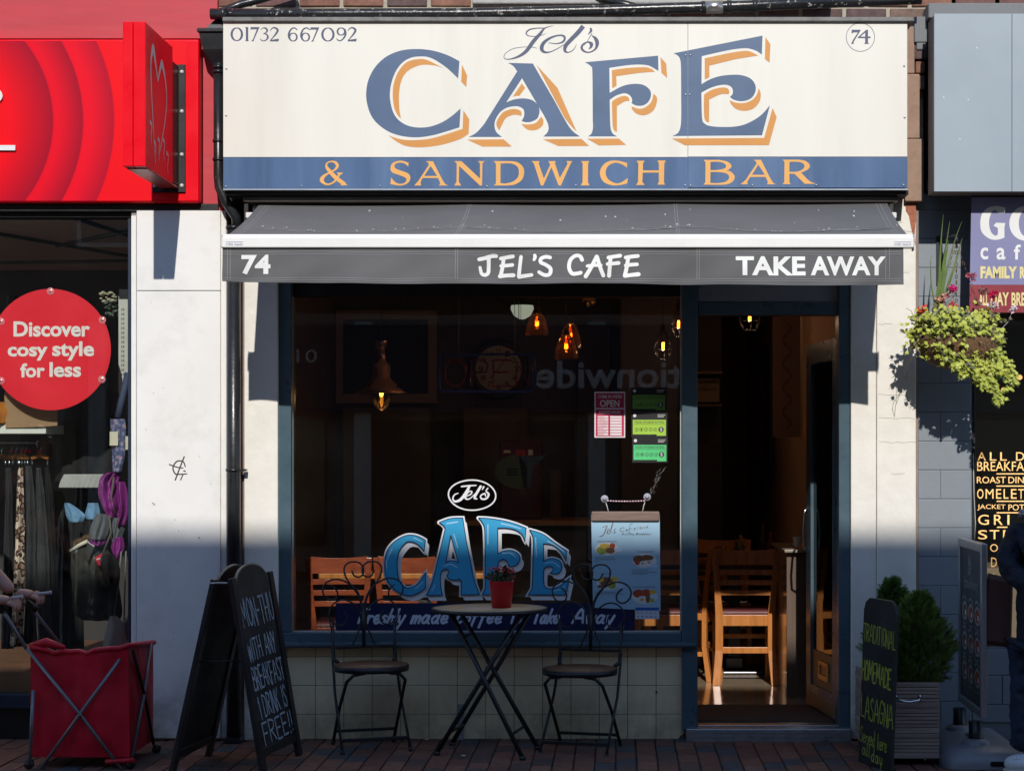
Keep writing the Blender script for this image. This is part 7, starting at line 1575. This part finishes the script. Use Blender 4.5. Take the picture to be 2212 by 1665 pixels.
q = MB(); q.prism(rrect(1.82, 1.97, -.99, -.97, .01, 0), lambda x, y, d: Vector((x, -1.0 - .002 + (y + .98) * .1 - d * 0, .018 + (y + .99) * 1.2)), 0, 0.001); q.build('hand_slot', m_black, ms)
q = MB(); q.lathe([(.0001, 0), (.04, 0), (.04, .01), (.0001, .012)], (1.83, -.52, .098), 16); q.build('filler_cap', m_wb, ms)

# ---------------------------------------------------------------- HANGING BASKET
hb_ = thing('hanging_basket', 'hanging basket of yellow green ivy and pink flowers on the grey pilaster', 'hanging basket', P(2065, 800, -.36))
YH = -.36; BC = P(2066, 735, YH); rd = random.Random(17)
q = MB(); wt = P(2029, 515, -.035)
q.box(wt.x - .016, wt.x + .016, -.042, -.03, wt.z - .25, wt.z + .01); q.tube([wt + Vector((0, -.01, -.01)), wt + Vector((.03, -.16, -.005)), Vector((BC.x, YH, wt.z - .02)), Vector((BC.x, YH - .015, wt.z - .05)), Vector((BC.x, YH, wt.z - .07))], .0065, 8); q.tube([wt + Vector((0, -.01, -.2)), wt + Vector((.02, -.14, -.02))], .005, 6); q.build('wall_bracket', m_black, hb_)
hk = Vector((BC.x, YH, wt.z - .065))
m_rst = M('rusty_chain', (.16, .08, .045), .6, metal=.5, var=.4, scale=60)
for a_ in (200, 320, 80):
    e_ = BC + Vector((.19 * math.cos(R(a_)), .19 * math.sin(R(a_)), .02)); q = MB(); n_ = 16
    for i in range(n_):
        p = hk.lerp(e_, (i + .5) / n_); d = (e_ - hk).normalized(); s_ = d.cross(Vector((0, 1, 0) if i % 2 else (1, 0, .2))).normalized()
        q.tube([p + d * .012 * math.cos(t * 1.0472) + s_ * .006 * math.sin(t * 1.0472) for t in range(6)], .0019, 5, closed=True)
    q.build('chain', m_rst, hb_)
q = MB(); q.lathe([(.200, .0), (.205, -.015), (.185, -.07), (.14, -.12), (.07, -.15), (.0001, -.155)], BC, 28); q.lathe([(.2, 0), (.19, .02), (.0001, .03)], BC, 28)
q.build('moss_liner', M('brown_coir_liner', (.14, .075, .035), .95, var=.5, scale=40, bump=1, bscale=70), hb_)
q = MB()
for i in range(900):
    a_ = rd.uniform(0, 6.28); h = rd.uniform(-.15, 0); r_ = .205 * math.sqrt(max(.02, 1 - (h / -.165) ** 2)); p = BC + Vector((r_ * math.cos(a_), r_ * math.sin(a_), h))
    d = Vector((math.cos(a_), math.sin(a_), -.8 + rd.uniform(-.8, .8))).normalized() * rd.uniform(.01, .035); q.add([p, p + Vector((.0012, 0, .0012)), p + d], [(0, 1, 2)])
q.build('coir_fibres', M('straw_fibre', (.24, .14, .07), .9, var=.5), hb_, kind='stuff')
star = [(0, 0), (.30, -.28), (.62, -.22), (.52, -.05), (1.0, 0), (.52, .05), (.62, .22), (.30, .28)]
def ivy(q, p, nrm, sz, rd):
    nrm = (nrm + Vector((rd.uniform(-.6, .6), rd.uniform(-.6, .6), rd.uniform(-.4, .7)))).normalized(); a_ = nrm.cross(Vector((rd.uniform(-1, 1), rd.uniform(-1, 1), rd.uniform(-1, 1)))).normalized()
    if a_.z > .2: a_ = -a_
    b = nrm.cross(a_); s_ = sz * rd.uniform(.6, 1.25)
    q.add([p + a_ * s_ * x + b * s_ * y + nrm * s_ * (.10 * abs(y) * 2 - .1 * x) for x, y in star], [(0, 1, 2, 3), (0, 3, 4, 5), (0, 5, 6, 7)])
m_ivy = M('lime_ivy', (.42, .46, .065), .5, var=.3, scale=25, dirt=(.20, .30, .05), dirtamt=.8, dscale=14)
m_ivyd = M('deep_ivy', (.12, .12, .045), .55, var=.4, scale=25)
q, qd = MB(), MB()
blobs = [(1985, 700, .05, 60), (2010, 690, .06, 90), (2040, 690, .07, 120), (2070, 700, .07, 120), (2105, 700, .06, 110), (2130, 690, .05, 70), (2150, 720, .04, 50), (1975, 735, .035, 40), (1990, 715, .05, 60), (2030, 730, .05, 70), (2075, 725, .05, 80), (2110, 730, .05, 80), (2140, 745, .045, 60), (2010, 750, .04, 45), (2050, 752, .04, 40), (2095, 748, .045, 50), (2050, 768, .035, 50), (2075, 775, .04, 60), (2100, 765, .045, 70), (2125, 770, .045, 80), (2140, 790, .04, 60), (2085, 795, .03, 40), (2155, 800, .04, 50), (2120, 815, .03, 30)]
for x, y, r_, n_ in blobs:
    dpt = YH + .19 * math.sin((x - 1990) / 150 * math.pi) * -1 if 1985 < x < 2145 else YH - .04
    c_ = P(x, y, dpt + .03)
    for _ in range(int(n_ * 1.2)):
        v = Vector((rd.gauss(0, .6), rd.gauss(0, .6), rd.gauss(0, .6))) * r_; p = c_ + v
        ivy(q if rd.random() < .86 else qd, p, Vector((.1, -1, .6)), .042, rd)
for _ in range(260):
    a_ = rd.uniform(0, 6.28); p = BC + Vector((rd.uniform(.12, .24) * math.cos(a_), rd.uniform(.12, .24) * math.sin(a_), rd.uniform(.0, .07))); ivy(q if rd.random() < .5 else qd, p, Vector((0, -.5, 1)), .034, rd)
trails = [[(2120, 780), (2135, 810), (2150, 840), (2158, 868)], [(2150, 760), (2170, 775), (2185, 800), (2190, 825)], [(2100, 790), (2118, 812), (2130, 835)], [(2140, 790), (2165, 800), (2186, 810), (2180, 838)], [(2060, 780), (2075, 795), (2080, 803)], [(2125, 800), (2140, 830), (2165, 862)]]
qs = MB()
for tr in trails:
    pp = [P(x, y, YH - .12 - .02 * i) for i, (x, y) in enumerate(tr)]; pts = [Vector(v) for v in crom([tuple(v) for v in pp], 8)]; qs.tube(pts, .0018, 5)
    for p in pts:
        for _ in range(5): ivy(q, p + Vector((rd.uniform(-.02, .02), rd.uniform(-.02, .02), rd.uniform(-.02, .02))), Vector((0, -1, .4)), .030, rd)
q.build('lime_ivy_leaves', m_ivy, hb_, kind='stuff'); qd.build('dark_ivy_leaves', m_ivyd, hb_, kind='stuff')
# wiry bare stems
for i in range(16):
    x0, y0 = rd.choice(((1985, 720), (2000, 700), (2120, 690), (2140, 700), (2060, 690))); a_ = P(x0, y0, YH - .05); b_ = P(x0 + rd.uniform(-30, 30), y0 + rd.uniform(-60, 50), YH - .1); m_ = a_.lerp(b_, .5) + Vector((rd.uniform(-.03, .03), 0, rd.uniform(0, .05))); qs.tube([a_, m_, b_], .0013, 4)
for pts in ([(1968, 770), (1955, 790), (1953, 805), (1958, 820)], [(1970, 770), (1960, 795), (1958, 818)]): qs.tube([P(x, y, YH) for x, y in pts], .0013, 4)
qs.build('wiry_stems', M('brown_stems', (.12, .08, .045), .8), hb_, kind='stuff')
for (x, y), nm, c_, n_ in (((2058, 625), 'pink_geranium', (.70, .02, .22), 34), ((2146, 637), 'crimson_geranium', (.50, .0, .06), 26), ((2100, 598), 'faded_pink_bloom', (.45, .10, .16), 26), ((2043, 641), 'pale_pink_bloom', (.62, .28, .28), 16), ((2058, 660), 'red_bloom', (.70, .05, .03), 14), ((1989, 671), 'red_bloom', (.66, .06, .05), 18), ((1997, 667), 'red_bloom', (.62, .08, .06), 12), ((2145, 660), 'white_bloom', (.75, .66, .72), 20), ((2188, 668), 'white_bloom', (.75, .62, .70), 22), ((2030, 648), 'salmon_bloom', (.62, .28, .2), 14), ((2125, 630), 'withered_bloom', (.30, .13, .12), 24), ((2110, 655), 'withered_bloom', (.34, .14, .14), 24)):
    q = MB(); ctr = P(x, y, YH - .05); leaves(q, ctr, .022, .02, .016, n_ * 2, .017, rd); q.tube([ctr, ctr + Vector((rd.uniform(-.02, .02), .02, -.06)), Vector((BC.x + (ctr.x - BC.x) * .7, YH, BC.z + .02))], .0016, 5); q.build(nm, M('petal_' + nm, c_, .6, var=.25, scale=80), hb_)
q = MB()
for (xb, yb, xt, yt, w_, bend) in ((2030, 665, 2038, 463, .013, .0), (2027, 665, 2052, 478, .015, .01), (2033, 665, 2078, 478, .010, -.02), (2030, 665, 2079, 513, .016, .03), (2034, 668, 2050, 520, .018, 0), (2026, 668, 2045, 560, .017, -.02), (2022, 665, 2012, 551, .008, -.01), (2038, 660, 2072, 612, .004, .05)):
    a_ = P(xb, yb, YH - .02); b_ = P(xt, yt, YH - .10); m_ = a_.lerp(b_, .5) + Vector((bend - .015, 0, 0)); n_ = 10; vs = []
    for i in range(n_ + 1):
        t = i / n_; p = a_ * (1 - t) ** 2 + m_ * 2 * t * (1 - t) + b_ * t * t; hw = w_ * (1 - t ** 2.2) * .5 + .0003; vs += [p + Vector((-hw, .004, 0)), p + Vector((0, -.002, 0)), p + Vector((hw, .004, 0))]
    q.add(vs, [(3 * i + k, 3 * i + k + 1, 3 * i + k + 4, 3 * i + k + 3) for i in range(n_) for k in (0, 1)], True)
q.build('sword_leaves', M('sword_leaf_green', (.16, .24, .07), .45, var=.25, scale=8), hb_)

# ---------------------------------------------------------------- RED TROLLEY
tr_ = thing('folding_trolley', 'red fabric folding trolley with crossed grey metal tubes pushed along at the left', 'trolley', (-2.62, -.7, 0))
m_rf = M('red_nylon_fabric', (.58, .003, .022), .5, var=.15, scale=6, bump=.6, bscale=9, dirt=(.25, .005, .015), dirtamt=.5, dscale=8)
m_tb = M('dull_grey_tube', (.20, .20, .22), .35, metal=.5, var=.1)
TX0, TX1, TY0, TY1 = -2.86, -2.385, -.95, -.45
q = MB(); NU, NV = 30, 24
wr = lambda u, v, s: (.016 * noise.noise(Vector((u * 3.2, v * 2.4, s))) + .007 * noise.noise(Vector((u * 9, v * 5, s + 7)))) * min(1, 8 * u, 8 * (1 - u), 6 * v + .2)
def face(fn, flip=False):
    q.add([fn(i / NU, j / NV) for i in range(NU + 1) for j in range(NV + 1)], [(i * (NV + 1) + j, i * (NV + 1) + j + 1, (i + 1) * (NV + 1) + j + 1, (i + 1) * (NV + 1) + j) for i in range(NU) for j in range(NV)], True)
sagt = lambda u: .588 - .026 * math.sin(math.pi * u) + .012 * u + .006 * math.sin(u * 19) + .005 * math.sin(u * 41)
face(lambda u, v: Vector((TX0 + (TX1 - TX0) * u + .010 * (1 - v), TY0 - .012 * math.sin(math.pi * u) * math.sin(math.pi * v) + wr(u, v, 1.3), .055 + (sagt(u) - .055) * v)))
face(lambda u, v: Vector((TX1 + .010 * math.sin(math.pi * u) * math.sin(math.pi * v) + wr(u, v, 4.1), TY0 + (TY1 - TY0) * u, .06 + (sagt(1) - .035 * u - .06) * v)))
face(lambda u, v: Vector((TX0, TY0 + (TY1 - TY0) * u, .06 + (.57 - .08 * u - .06) * v)))
face(lambda u, v: Vector((TX0 + (TX1 - TX0) * u, TY1, .06 + (.47 + .085 * u ** 3 - .06) * v)))
face(lambda u, v: Vector((TX0 + (TX1 - TX0) * u, TY0 + (TY1 - TY0) * v, .06)))
q.build('fabric_bin', m_rf, tr_)
q = MB(); q.tube([Vector((TX0 + (TX1 - TX0) * u, TY0 - .004, sagt(u))) for u in [i / 12 for i in range(13)]] + [Vector((TX1 + .004, TY0 + (TY1 - TY0) * u, sagt(1) - .035 * u)) for u in (.3, .6, 1)], .013, 8); q.build('top_hem', m_rf, tr_)
q = MB(); q.tube([(TX0 - .01, TY0 + .02, .60), (TX0 + .08, TY0 - .01, .618), (TX0 + .17, TY0 - .008, .592)], [.01, .022, .01], 10); q.build('rolled_flap', m_rf, tr_)
yF = TY0 - .022
tubes = {'cross_tube': [[P(58, 1400, yF), P(172.6, 1541.8, yF), P(268, 1668, yF)], [P(259, 1423, yF + .0), P(172.6, 1541.8, yF - .012), P(86, 1662, yF)]]}
for nm, ls in tubes.items():
    for pts in ls: q = MB(); q.tube(pts, .0085, 10); q.build(nm, m_tb, tr_)
q = MB(); q.tube([P(172.6, 1541.8, yF - .024), P(172.6, 1541.8, yF + .01)], .008, 10); q.build('pivot_bolt', m_chrome, tr_)
for a_, b_, ya, yb in (((334, 1425), (293, 1640), -.55, -.92), ((262, 1420), (330, 1612), -.90, -.50)):
    q = MB(); q.tube([Vector((TX1 + .014, ya, .57)), Vector((TX1 + .022, (ya + yb) / 2, .31)), Vector((TX1 + .014, yb, .05))], .0085, 10); q.build('side_tube', m_tb if a_[0] > 300 else m_black, tr_)
q = MB(); q.tube([P(72, 1490, yF), P(64, 1650, yF)], .0085, 10); q.build('side_tube', m_tb, tr_)
for p_ in ((63, 1658, -.96), (282, 1655, -.96), (338, 1632, -.48)):
    q = MB(); c_ = P(*p_); c_.z = .022; q.lathe([(.0001, -.012), (.022, -.012), (.022, .012), (.0001, .012)], c_, 18, 'y'); q.build('small_wheel', m_black, tr_)
q = MB(); q.tube([P(228, 1644, yF), P(290, 1641, yF)], .012, 8); q.build('lower_hem', m_rf, tr_)
hA = [P(58, 1402, -.97), P(18, 1337, -.97), P(5, 1316, -.97)]; hB = [P(146, 1411, -.55), P(77, 1324, -.60), P(62, 1300, -.62)]
for pts in (hA, hB): q = MB(); q.tube(pts, .009, 10); q.build('handle_tube', m_tb, tr_)
gA = [P(-12, 1300, -.97), P(8, 1320, -.97)]; gB = [P(55, 1300, -.62), P(80, 1318, -.60)]
for pts in (gA, gB): q = MB(); q.tube(pts, .019, 12); q.build('black_clamp', m_black, tr_)
for x0, y0, x1, y1, Y in ((24, 1291, 49, 1288, -.99), (76, 1283, 111, 1279, -.66)): q = MB(); q.tube([P(x0, y0, Y), P(x1, y1, Y)], .008, 10); q.tube([P(x1 - 3, y1, Y), P(x1, y1, Y)], .010, 10); q.build('hand_grip', M('pale_grip', (.45, .45, .46), .4), tr_)

# ---------------------------------------------------------------- PEOPLE
m_skin = M('skin', (.46, .25, .19), .5, var=.06, scale=20, sub=.1)
def skinmesh(name, verts, edges, mat, parent, sub=2, root=0):
    me = bpy.data.meshes.new(name); off = top(parent).location
    me.from_pydata([Vector(v[:3]) - off for v in verts], edges, []); o = bpy.data.objects.new(name, me); COL.objects.link(o); o.parent = parent
    me.materials.append(mat); o.modifiers.new('skin', 'SKIN'); lay = me.skin_vertices[0].data if me.skin_vertices else None
    for i, v in enumerate(verts): lay[i].radius = (v[3], v[4] if len(v) > 4 else v[3])
    lay[root].use_root = True
    o.modifiers['skin'].use_smooth_shade = True
    md = o.modifiers.new('sub', 'SUBSURF'); md.levels = sub; md.render_levels = sub
    return o
def chain(pts, rad): return [tuple(p) + (r_,) for p, r_ in zip(pts, rad)]
def ensure_skin(me):
    pass
def skin_obj(name, verts, edges, mat, parent, sub=2, root=0):
    me = bpy.data.meshes.new(name); off = top(parent).location
    me.from_pydata([Vector(v[:3]) - off for v in verts], edges, []); o = bpy.data.objects.new(name, me); COL.objects.link(o); o.parent = parent; me.materials.append(mat)
    md = o.modifiers.new('skin', 'SKIN'); md.use_smooth_shade = True
    if not me.skin_vertices:
        bm = bmesh.new(); bm.from_mesh(me); bm.verts.layers.skin.verify(); bm.to_mesh(me); bm.free()
    lay = me.skin_vertices[0].data
    for i, v in enumerate(verts): lay[i].radius = (v[3], v[4] if len(v) > 4 else v[3]); lay[i].use_root = (i == root)
    m2 = o.modifiers.new('sub', 'SUBSURF'); m2.levels = sub; m2.render_levels = sub
    return o
def hand(parent, wrist, dirv, upv, side, L=.175, curl=1.0, thumb=1):
    """palm from the wrist along dirv, fingers curl away from upv; fingers are chains rooted inside the palm"""
    d = Vector(dirv).normalized(); u = (Vector(upv) - Vector(upv).dot(d) * d).normalized(); s = d.cross(u).normalized() * side
    W = Vector(wrist); out = []
    verts = [tuple(W) + (.029, .026), tuple(W + d * .03) + (.034, .027), tuple(W + d * .06) + (.039, .026), tuple(W + d * .088) + (.038, .021)]
    skin_obj('palm', verts, [(0, 1), (1, 2), (2, 3)], m_skin, parent, 2)
    for k, (off, ln) in enumerate(((-.027, .066), (-.009, .075), (.009, .070), (.026, .055))):
        b = W + d * .078 + s * off; a0 = R(25 * curl); a1 = R(85 * curl); a2 = R(135 * curl)
        dirn = lambda a_: d * math.cos(a_) - u * math.sin(a_)
        p1 = b + dirn(R(8)) * .018; p2 = p1 + dirn(a0) * ln * .45; p3 = p2 + dirn(a1) * ln * .32; p4 = p3 + dirn(a2) * ln * .25
        skin_obj('finger', chain([b, p1, p2, p3, p4], [.010, .0112, .0106, .0098, .0082]), [(0, 1), (1, 2), (2, 3), (3, 4)], m_skin, parent, 2)
    b = W + d * .028 - s * .024 * thumb; p1 = b + (d * .7 - s * .6 * thumb - u * .4).normalized() * .032; p2 = p1 + (d * .9 - u * .55).normalized() * .03; p3 = p2 + (d * .9 - u * .3 + s * .4 * thumb).normalized() * .024
    skin_obj('thumb', chain([b, p1, p2, p3], [.016, .0135, .0118, .0095]), [(0, 1), (1, 2), (2, 3)], m_skin, parent, 2)
def head(parent, c, r, hairmat, face_dir, hair_len=.0):
    f = Vector(face_dir).normalized(); c = Vector(c); up = Vector((0, 0, 1)); sd = f.cross(up).normalized()
    q = MB(); n1, n2 = 18, 24; vs = []
    for i in range(n1 + 1):
        th = math.pi * i / n1
        for k in range(n2):
            ph = 2 * math.pi * k / n2; x, y, z = math.sin(th) * math.cos(ph), math.sin(th) * math.sin(ph), math.cos(th)
            fx = x * (.98 if x > 0 else 1.05); wz = 1.28 if z < 0 else 1.12; jaw = 1 - .30 * max(0, -z) ** 1.5
            nose = .16 * math.exp(-((z + .12) / .16) ** 2 - (y / .13) ** 2) if x > 0 else 0; sock = -.06 * math.exp(-((z - .05) / .10) ** 2 - ((abs(y) - .34) / .16) ** 2) if x > 0 else 0
            mou = .04 * math.exp(-((z + .50) / .07) ** 2 - (y / .25) ** 2) if x > 0 else 0; r_ = 1 + nose + sock + mou
            vs.append(c + f * fx * r * r_ * jaw + sd * y * r * .80 * jaw + up * z * r * wz)
    q.add(vs, [(i * n2 + k, i * n2 + (k + 1) % n2, (i + 1) * n2 + (k + 1) % n2, (i + 1) * n2 + k) for i in range(n1) for k in range(n2)], True); q.build('head', m_skin, parent)
    q = MB(); 
    for s in (-1, 1): q.ball(c + f * r * .90 + sd * s * r * .30 + up * r * .06, r * .11, 6)
    q.build('eyes', m_txtd, parent)
    q = MB(); vs = []
    for i in range(n1 + 1):
        th = math.pi * i / n1
        for k in range(n2):
            ph = 2 * math.pi * k / n2; x, y, z = math.sin(th) * math.cos(ph), math.sin(th) * math.sin(ph), math.cos(th)
            back = x < .25; zz_ = z if (back or z > .45) else .45; g_ = 1.10 + .03 * math.sin(k * 5.) 
            lowk = hair_len if (back and z < 0) else 0
            vs.append(c + f * x * r * g_ * (.98 if x < 0 else .86) + sd * y * r * .9 * (1.04) + up * (zz_ * r * 1.2 - lowk * abs(z)))
    q.add(vs, [(i * n2 + k, i * n2 + (k + 1) % n2, (i + 1) * n2 + (k + 1) % n2, (i + 1) * n2 + k) for i in range(n1) for k in range(n2)], True); q.build('hair', hairmat, parent)
# man/woman pushing the trolley, almost wholly beyond the left edge
pA = thing('person', 'person at the left edge whose bare forearms push the red trolley', 'person', (-3.62, -.8, 0))
m_tee = M('dark_tshirt', (.03, .03, .04), .8); m_trs = M('dark_trousers_cloth', (.03, .032, .04), .85)
wA, wB = P(-16, 1293, -.98), P(36, 1281, -.66)
sh1, sh2 = Vector((-3.46, -.98, 1.33)), Vector((-3.46, -.62, 1.33)); e1_, e2_ = Vector((-3.34, -1.02, 1.02)), Vector((-3.26, -.62, 1.05))
skin_obj('body', [(-3.62, -.8, .92, .15, .12), (-3.60, -.8, 1.12, .14, .11), (-3.54, -.8, 1.33, .15, .11), (-3.47, -.8, 1.45, .055, .055), tuple(sh1) + (.055,), tuple(e1_) + (.050,), tuple(wA + Vector((-.02, 0, 0))) + (.033,), tuple(sh2) + (.055,), tuple(e2_) + (.050,), tuple(wB + Vector((-.02, 0, .004))) + (.033,)],
         [(0, 1), (1, 2), (2, 3), (2, 4), (4, 5), (5, 6), (2, 7), (7, 8), (8, 9)], m_skin, pA, 2)
skin_obj('tshirt', [(-3.63, -.8, .86, .17, .14), (-3.60, -.8, 1.12, .16, .13), (-3.54, -.8, 1.34, .165, .125), tuple(sh1) + (.075,), tuple(sh1.lerp(e1_, .55)) + (.066,), tuple(sh2) + (.075,), tuple(sh2.lerp(e2_, .55)) + (.066,)], [(0, 1), (1, 2), (2, 3), (3, 4), (2, 5), (5, 6)], m_tee, pA, 2)
skin_obj('trousers', [(-3.64, -.8, .90, .16, .13), (-3.62, -.90, .82, .09), (-3.52, -.92, .48, .07), (-3.66, -.94, .08, .05), (-3.64, -.70, .82, .09), (-3.80, -.68, .48, .07), (-3.98, -.68, .10, .05)], [(0, 1), (1, 2), (2, 3), (0, 4), (4, 5), (5, 6)], m_trs, pA, 2)
for x, y in ((-3.62, -.94), (-3.94, -.68)): q = MB(); q.ball((x, y, .045), .05, 8, 2.4, .9, .9); q.build('shoe', m_black, pA)
head(pA, (-3.40, -.8, 1.60), .095, M('dark_brown_hair', (.04, .025, .018), .5, var=.4, scale=60), (1, 0, -.2))
hand(pA, wA, (1, -.05, -.10), (0, -.35, 1), 1); hand(pA, wB, (1, -.03, -.06), (0, -.35, 1), 1)
# person in navy coat at the right edge
def folds(o, st, sc):
    tx = bpy.data.textures.new('folds', 'CLOUDS'); tx.noise_scale = sc; tx.noise_depth = 2
    md = o.modifiers.new('folds', 'DISPLACE'); md.texture = tx; md.strength = st; md.mid_level = .5; md.texture_coords = 'OBJECT'
pB = thing('person', 'person in navy coat, jeans and white trainers passing at the right edge', 'person', (2.06, -1.0, 0))
m_coat = M('navy_wool_coat', (.010, .013, .028), .85, var=.25, scale=14, bump=.5, bscale=30); m_jean = M('indigo_jeans', (.012, .022, .050), .8, var=.4, scale=12, bump=.7, bscale=22)
Yc = -1.02
skin_obj('body', [(2.10, Yc, .70, .12, .10), (2.09, Yc, .95, .12, .09), (2.10, Yc, 1.15, .12, .09), (2.10, Yc + .01, 1.30, .055, .055), (2.11, Yc + .02, 1.40, .06)], [(0, 1), (1, 2), (2, 3), (3, 4)], m_skin, pB, 2)
skin_obj('coat', [(2.09, Yc, .53, .205, .15), (2.08, Yc, .70, .195, .145), (2.085, Yc, .90, .175, .14), (2.09, Yc, 1.10, .165, .135), (2.10, Yc, 1.21, .10, .10), (1.945, Yc, 1.14, .075), (1.895, Yc - .03, .98, .066), (2.04, Yc - .22, .86, .05), (2.25, Yc, 1.13, .07), (2.30, Yc - .03, .90, .06)], [(0, 1), (1, 2), (2, 3), (3, 4), (3, 5), (5, 6), (6, 7), (3, 8), (8, 9)], m_coat, pB, 4); folds(pB.children[-1], .035, .07)
skin_obj('jeans', [(2.09, Yc, .66, .16, .12), (2.00, Yc, .56, .095, .095), (1.985, Yc - .01, .30, .078, .08), (1.985, Yc - .01, .09, .075, .075), (2.19, Yc + .04, .56, .095, .095), (2.22, Yc + .10, .30, .075, .08), (2.26, Yc + .18, .09, .07, .07)], [(0, 1), (1, 2), (2, 3), (0, 4), (4, 5), (5, 6)], m_jean, pB, 4); folds(pB.children[-1], .03, .05)
m_tr = M('white_trainer', (.62, .64, .66), .5, var=.08)
for x, y in ((1.955, Yc - .06), (2.24, Yc + .15)):
    q = MB(); q.ball((x, y, .045), .05, 10, 1.7, 1.3, .95); sh_ = q.build('trainer', m_tr, pB); q = MB(); q.ball((x, y, .014), .052, 10, 1.75, 1.35, .3); q.build('sole', M('trainer_sole', (.45, .45, .44), .6), sh_)
    q = MB()
    for k in range(4): q.tube([(x - .045 + k * .018, y - .05, .075), (x - .04 + k * .018, y - .01, .088)], .004, 5)
    q.build('laces', m_txtw, sh_)
hand(pB, (2.06, Yc - .23, .86), (1, -.1, 0), (0, -.4, 1), 1, curl=.6)
head(pB, (2.115, Yc + .02, 1.50), .095, M('brown_hair', (.07, .04, .025), .45, var=.4, scale=60, stretch=(3, 3, .4)), (.6, 1, -.2), .16)
q = MB()
for i in range(7): a_ = R(90 + i * 36); q.ball((2.09 + .09 * math.cos(a_), Yc + .08 * math.sin(a_), 1.25 + .012 * math.sin(i * 2)), .045, 8, 1.1, 1, .75)
q.build('scarf', spots('grey_spotted_scarf', (.10, .10, .12), (.35, .28, .32), (.5, .45, .5), 45), pB)
q = MB(); q.prism([(1.80, .60), (1.95, .58), (1.96, .92), (1.83, .95)], lambda x, y, d: Vector((x, Yc + .13 + d, y)), 0, .10); bg_ = item(q, 'shoulder_bag', M('dusky_brown_bag', (.13, .06, .05), .6, var=.2, bump=.4), 'dusky brown bag carried on the far side of the person in the navy coat', 'bag')
bg_.modifiers.new('bevel', 'BEVEL').width = .02

# gum, leaves and a scrap of litter on the paving
rd = random.Random(31); q = MB()
for i in range(46):
    x, y = rd.uniform(-3, 2), rd.uniform(-1.15, -.06); r_ = rd.uniform(.006, .014); q.add([(x + r_ * math.cos(k) * rd.uniform(.8, 1.2), y + r_ * math.sin(k) * rd.uniform(.8, 1.2), .0035) for k in (0, .8, 1.6, 2.4, 3.2, 4, 4.8, 5.6)], [tuple(range(8))])
q.build('chewing_gum_spots', M('grey_gum', (.11, .105, .10), .8), pavement, kind='stuff')
q = MB()
for i in range(34):
    x, y = rd.uniform(-3, 2), rd.choice((rd.uniform(-.12, -.02), rd.uniform(-1, -.1))); a_ = rd.uniform(0, 6.28); d = Vector((math.cos(a_), math.sin(a_), 0)); e = Vector((-d.y, d.x, 0)); c = Vector((x, y, .006)); s_ = rd.uniform(.008, .02)
    q.add([c - d * s_, c + e * s_ * .45 + Vector((0, 0, .006)), c + d * s_, c - e * s_ * .45 + Vector((0, 0, .004))], [(0, 1, 2), (0, 2, 3)])
q.build('fallen_leaves', M('dry_leaf', (.22, .12, .05), .8, var=.4, scale=30), pavement, kind='stuff')
for x, y, lb in ((-.80 + .02, -.62, 'small white paper scrap on the paving beside the table foot'), (-1.02, -.08, 'small pale scrap lying at the foot of the tiled wall')):
    q = MB(); q.prism([(x, y), (x + .018, y + .004), (x + .014, y + .016), (x - .003, y + .012)], lambda a_, b_, d: Vector((a_, b_, .008 + d)), 0, .003); q.build('paper_scrap', m_txtw, None, label=lb, cat='litter')
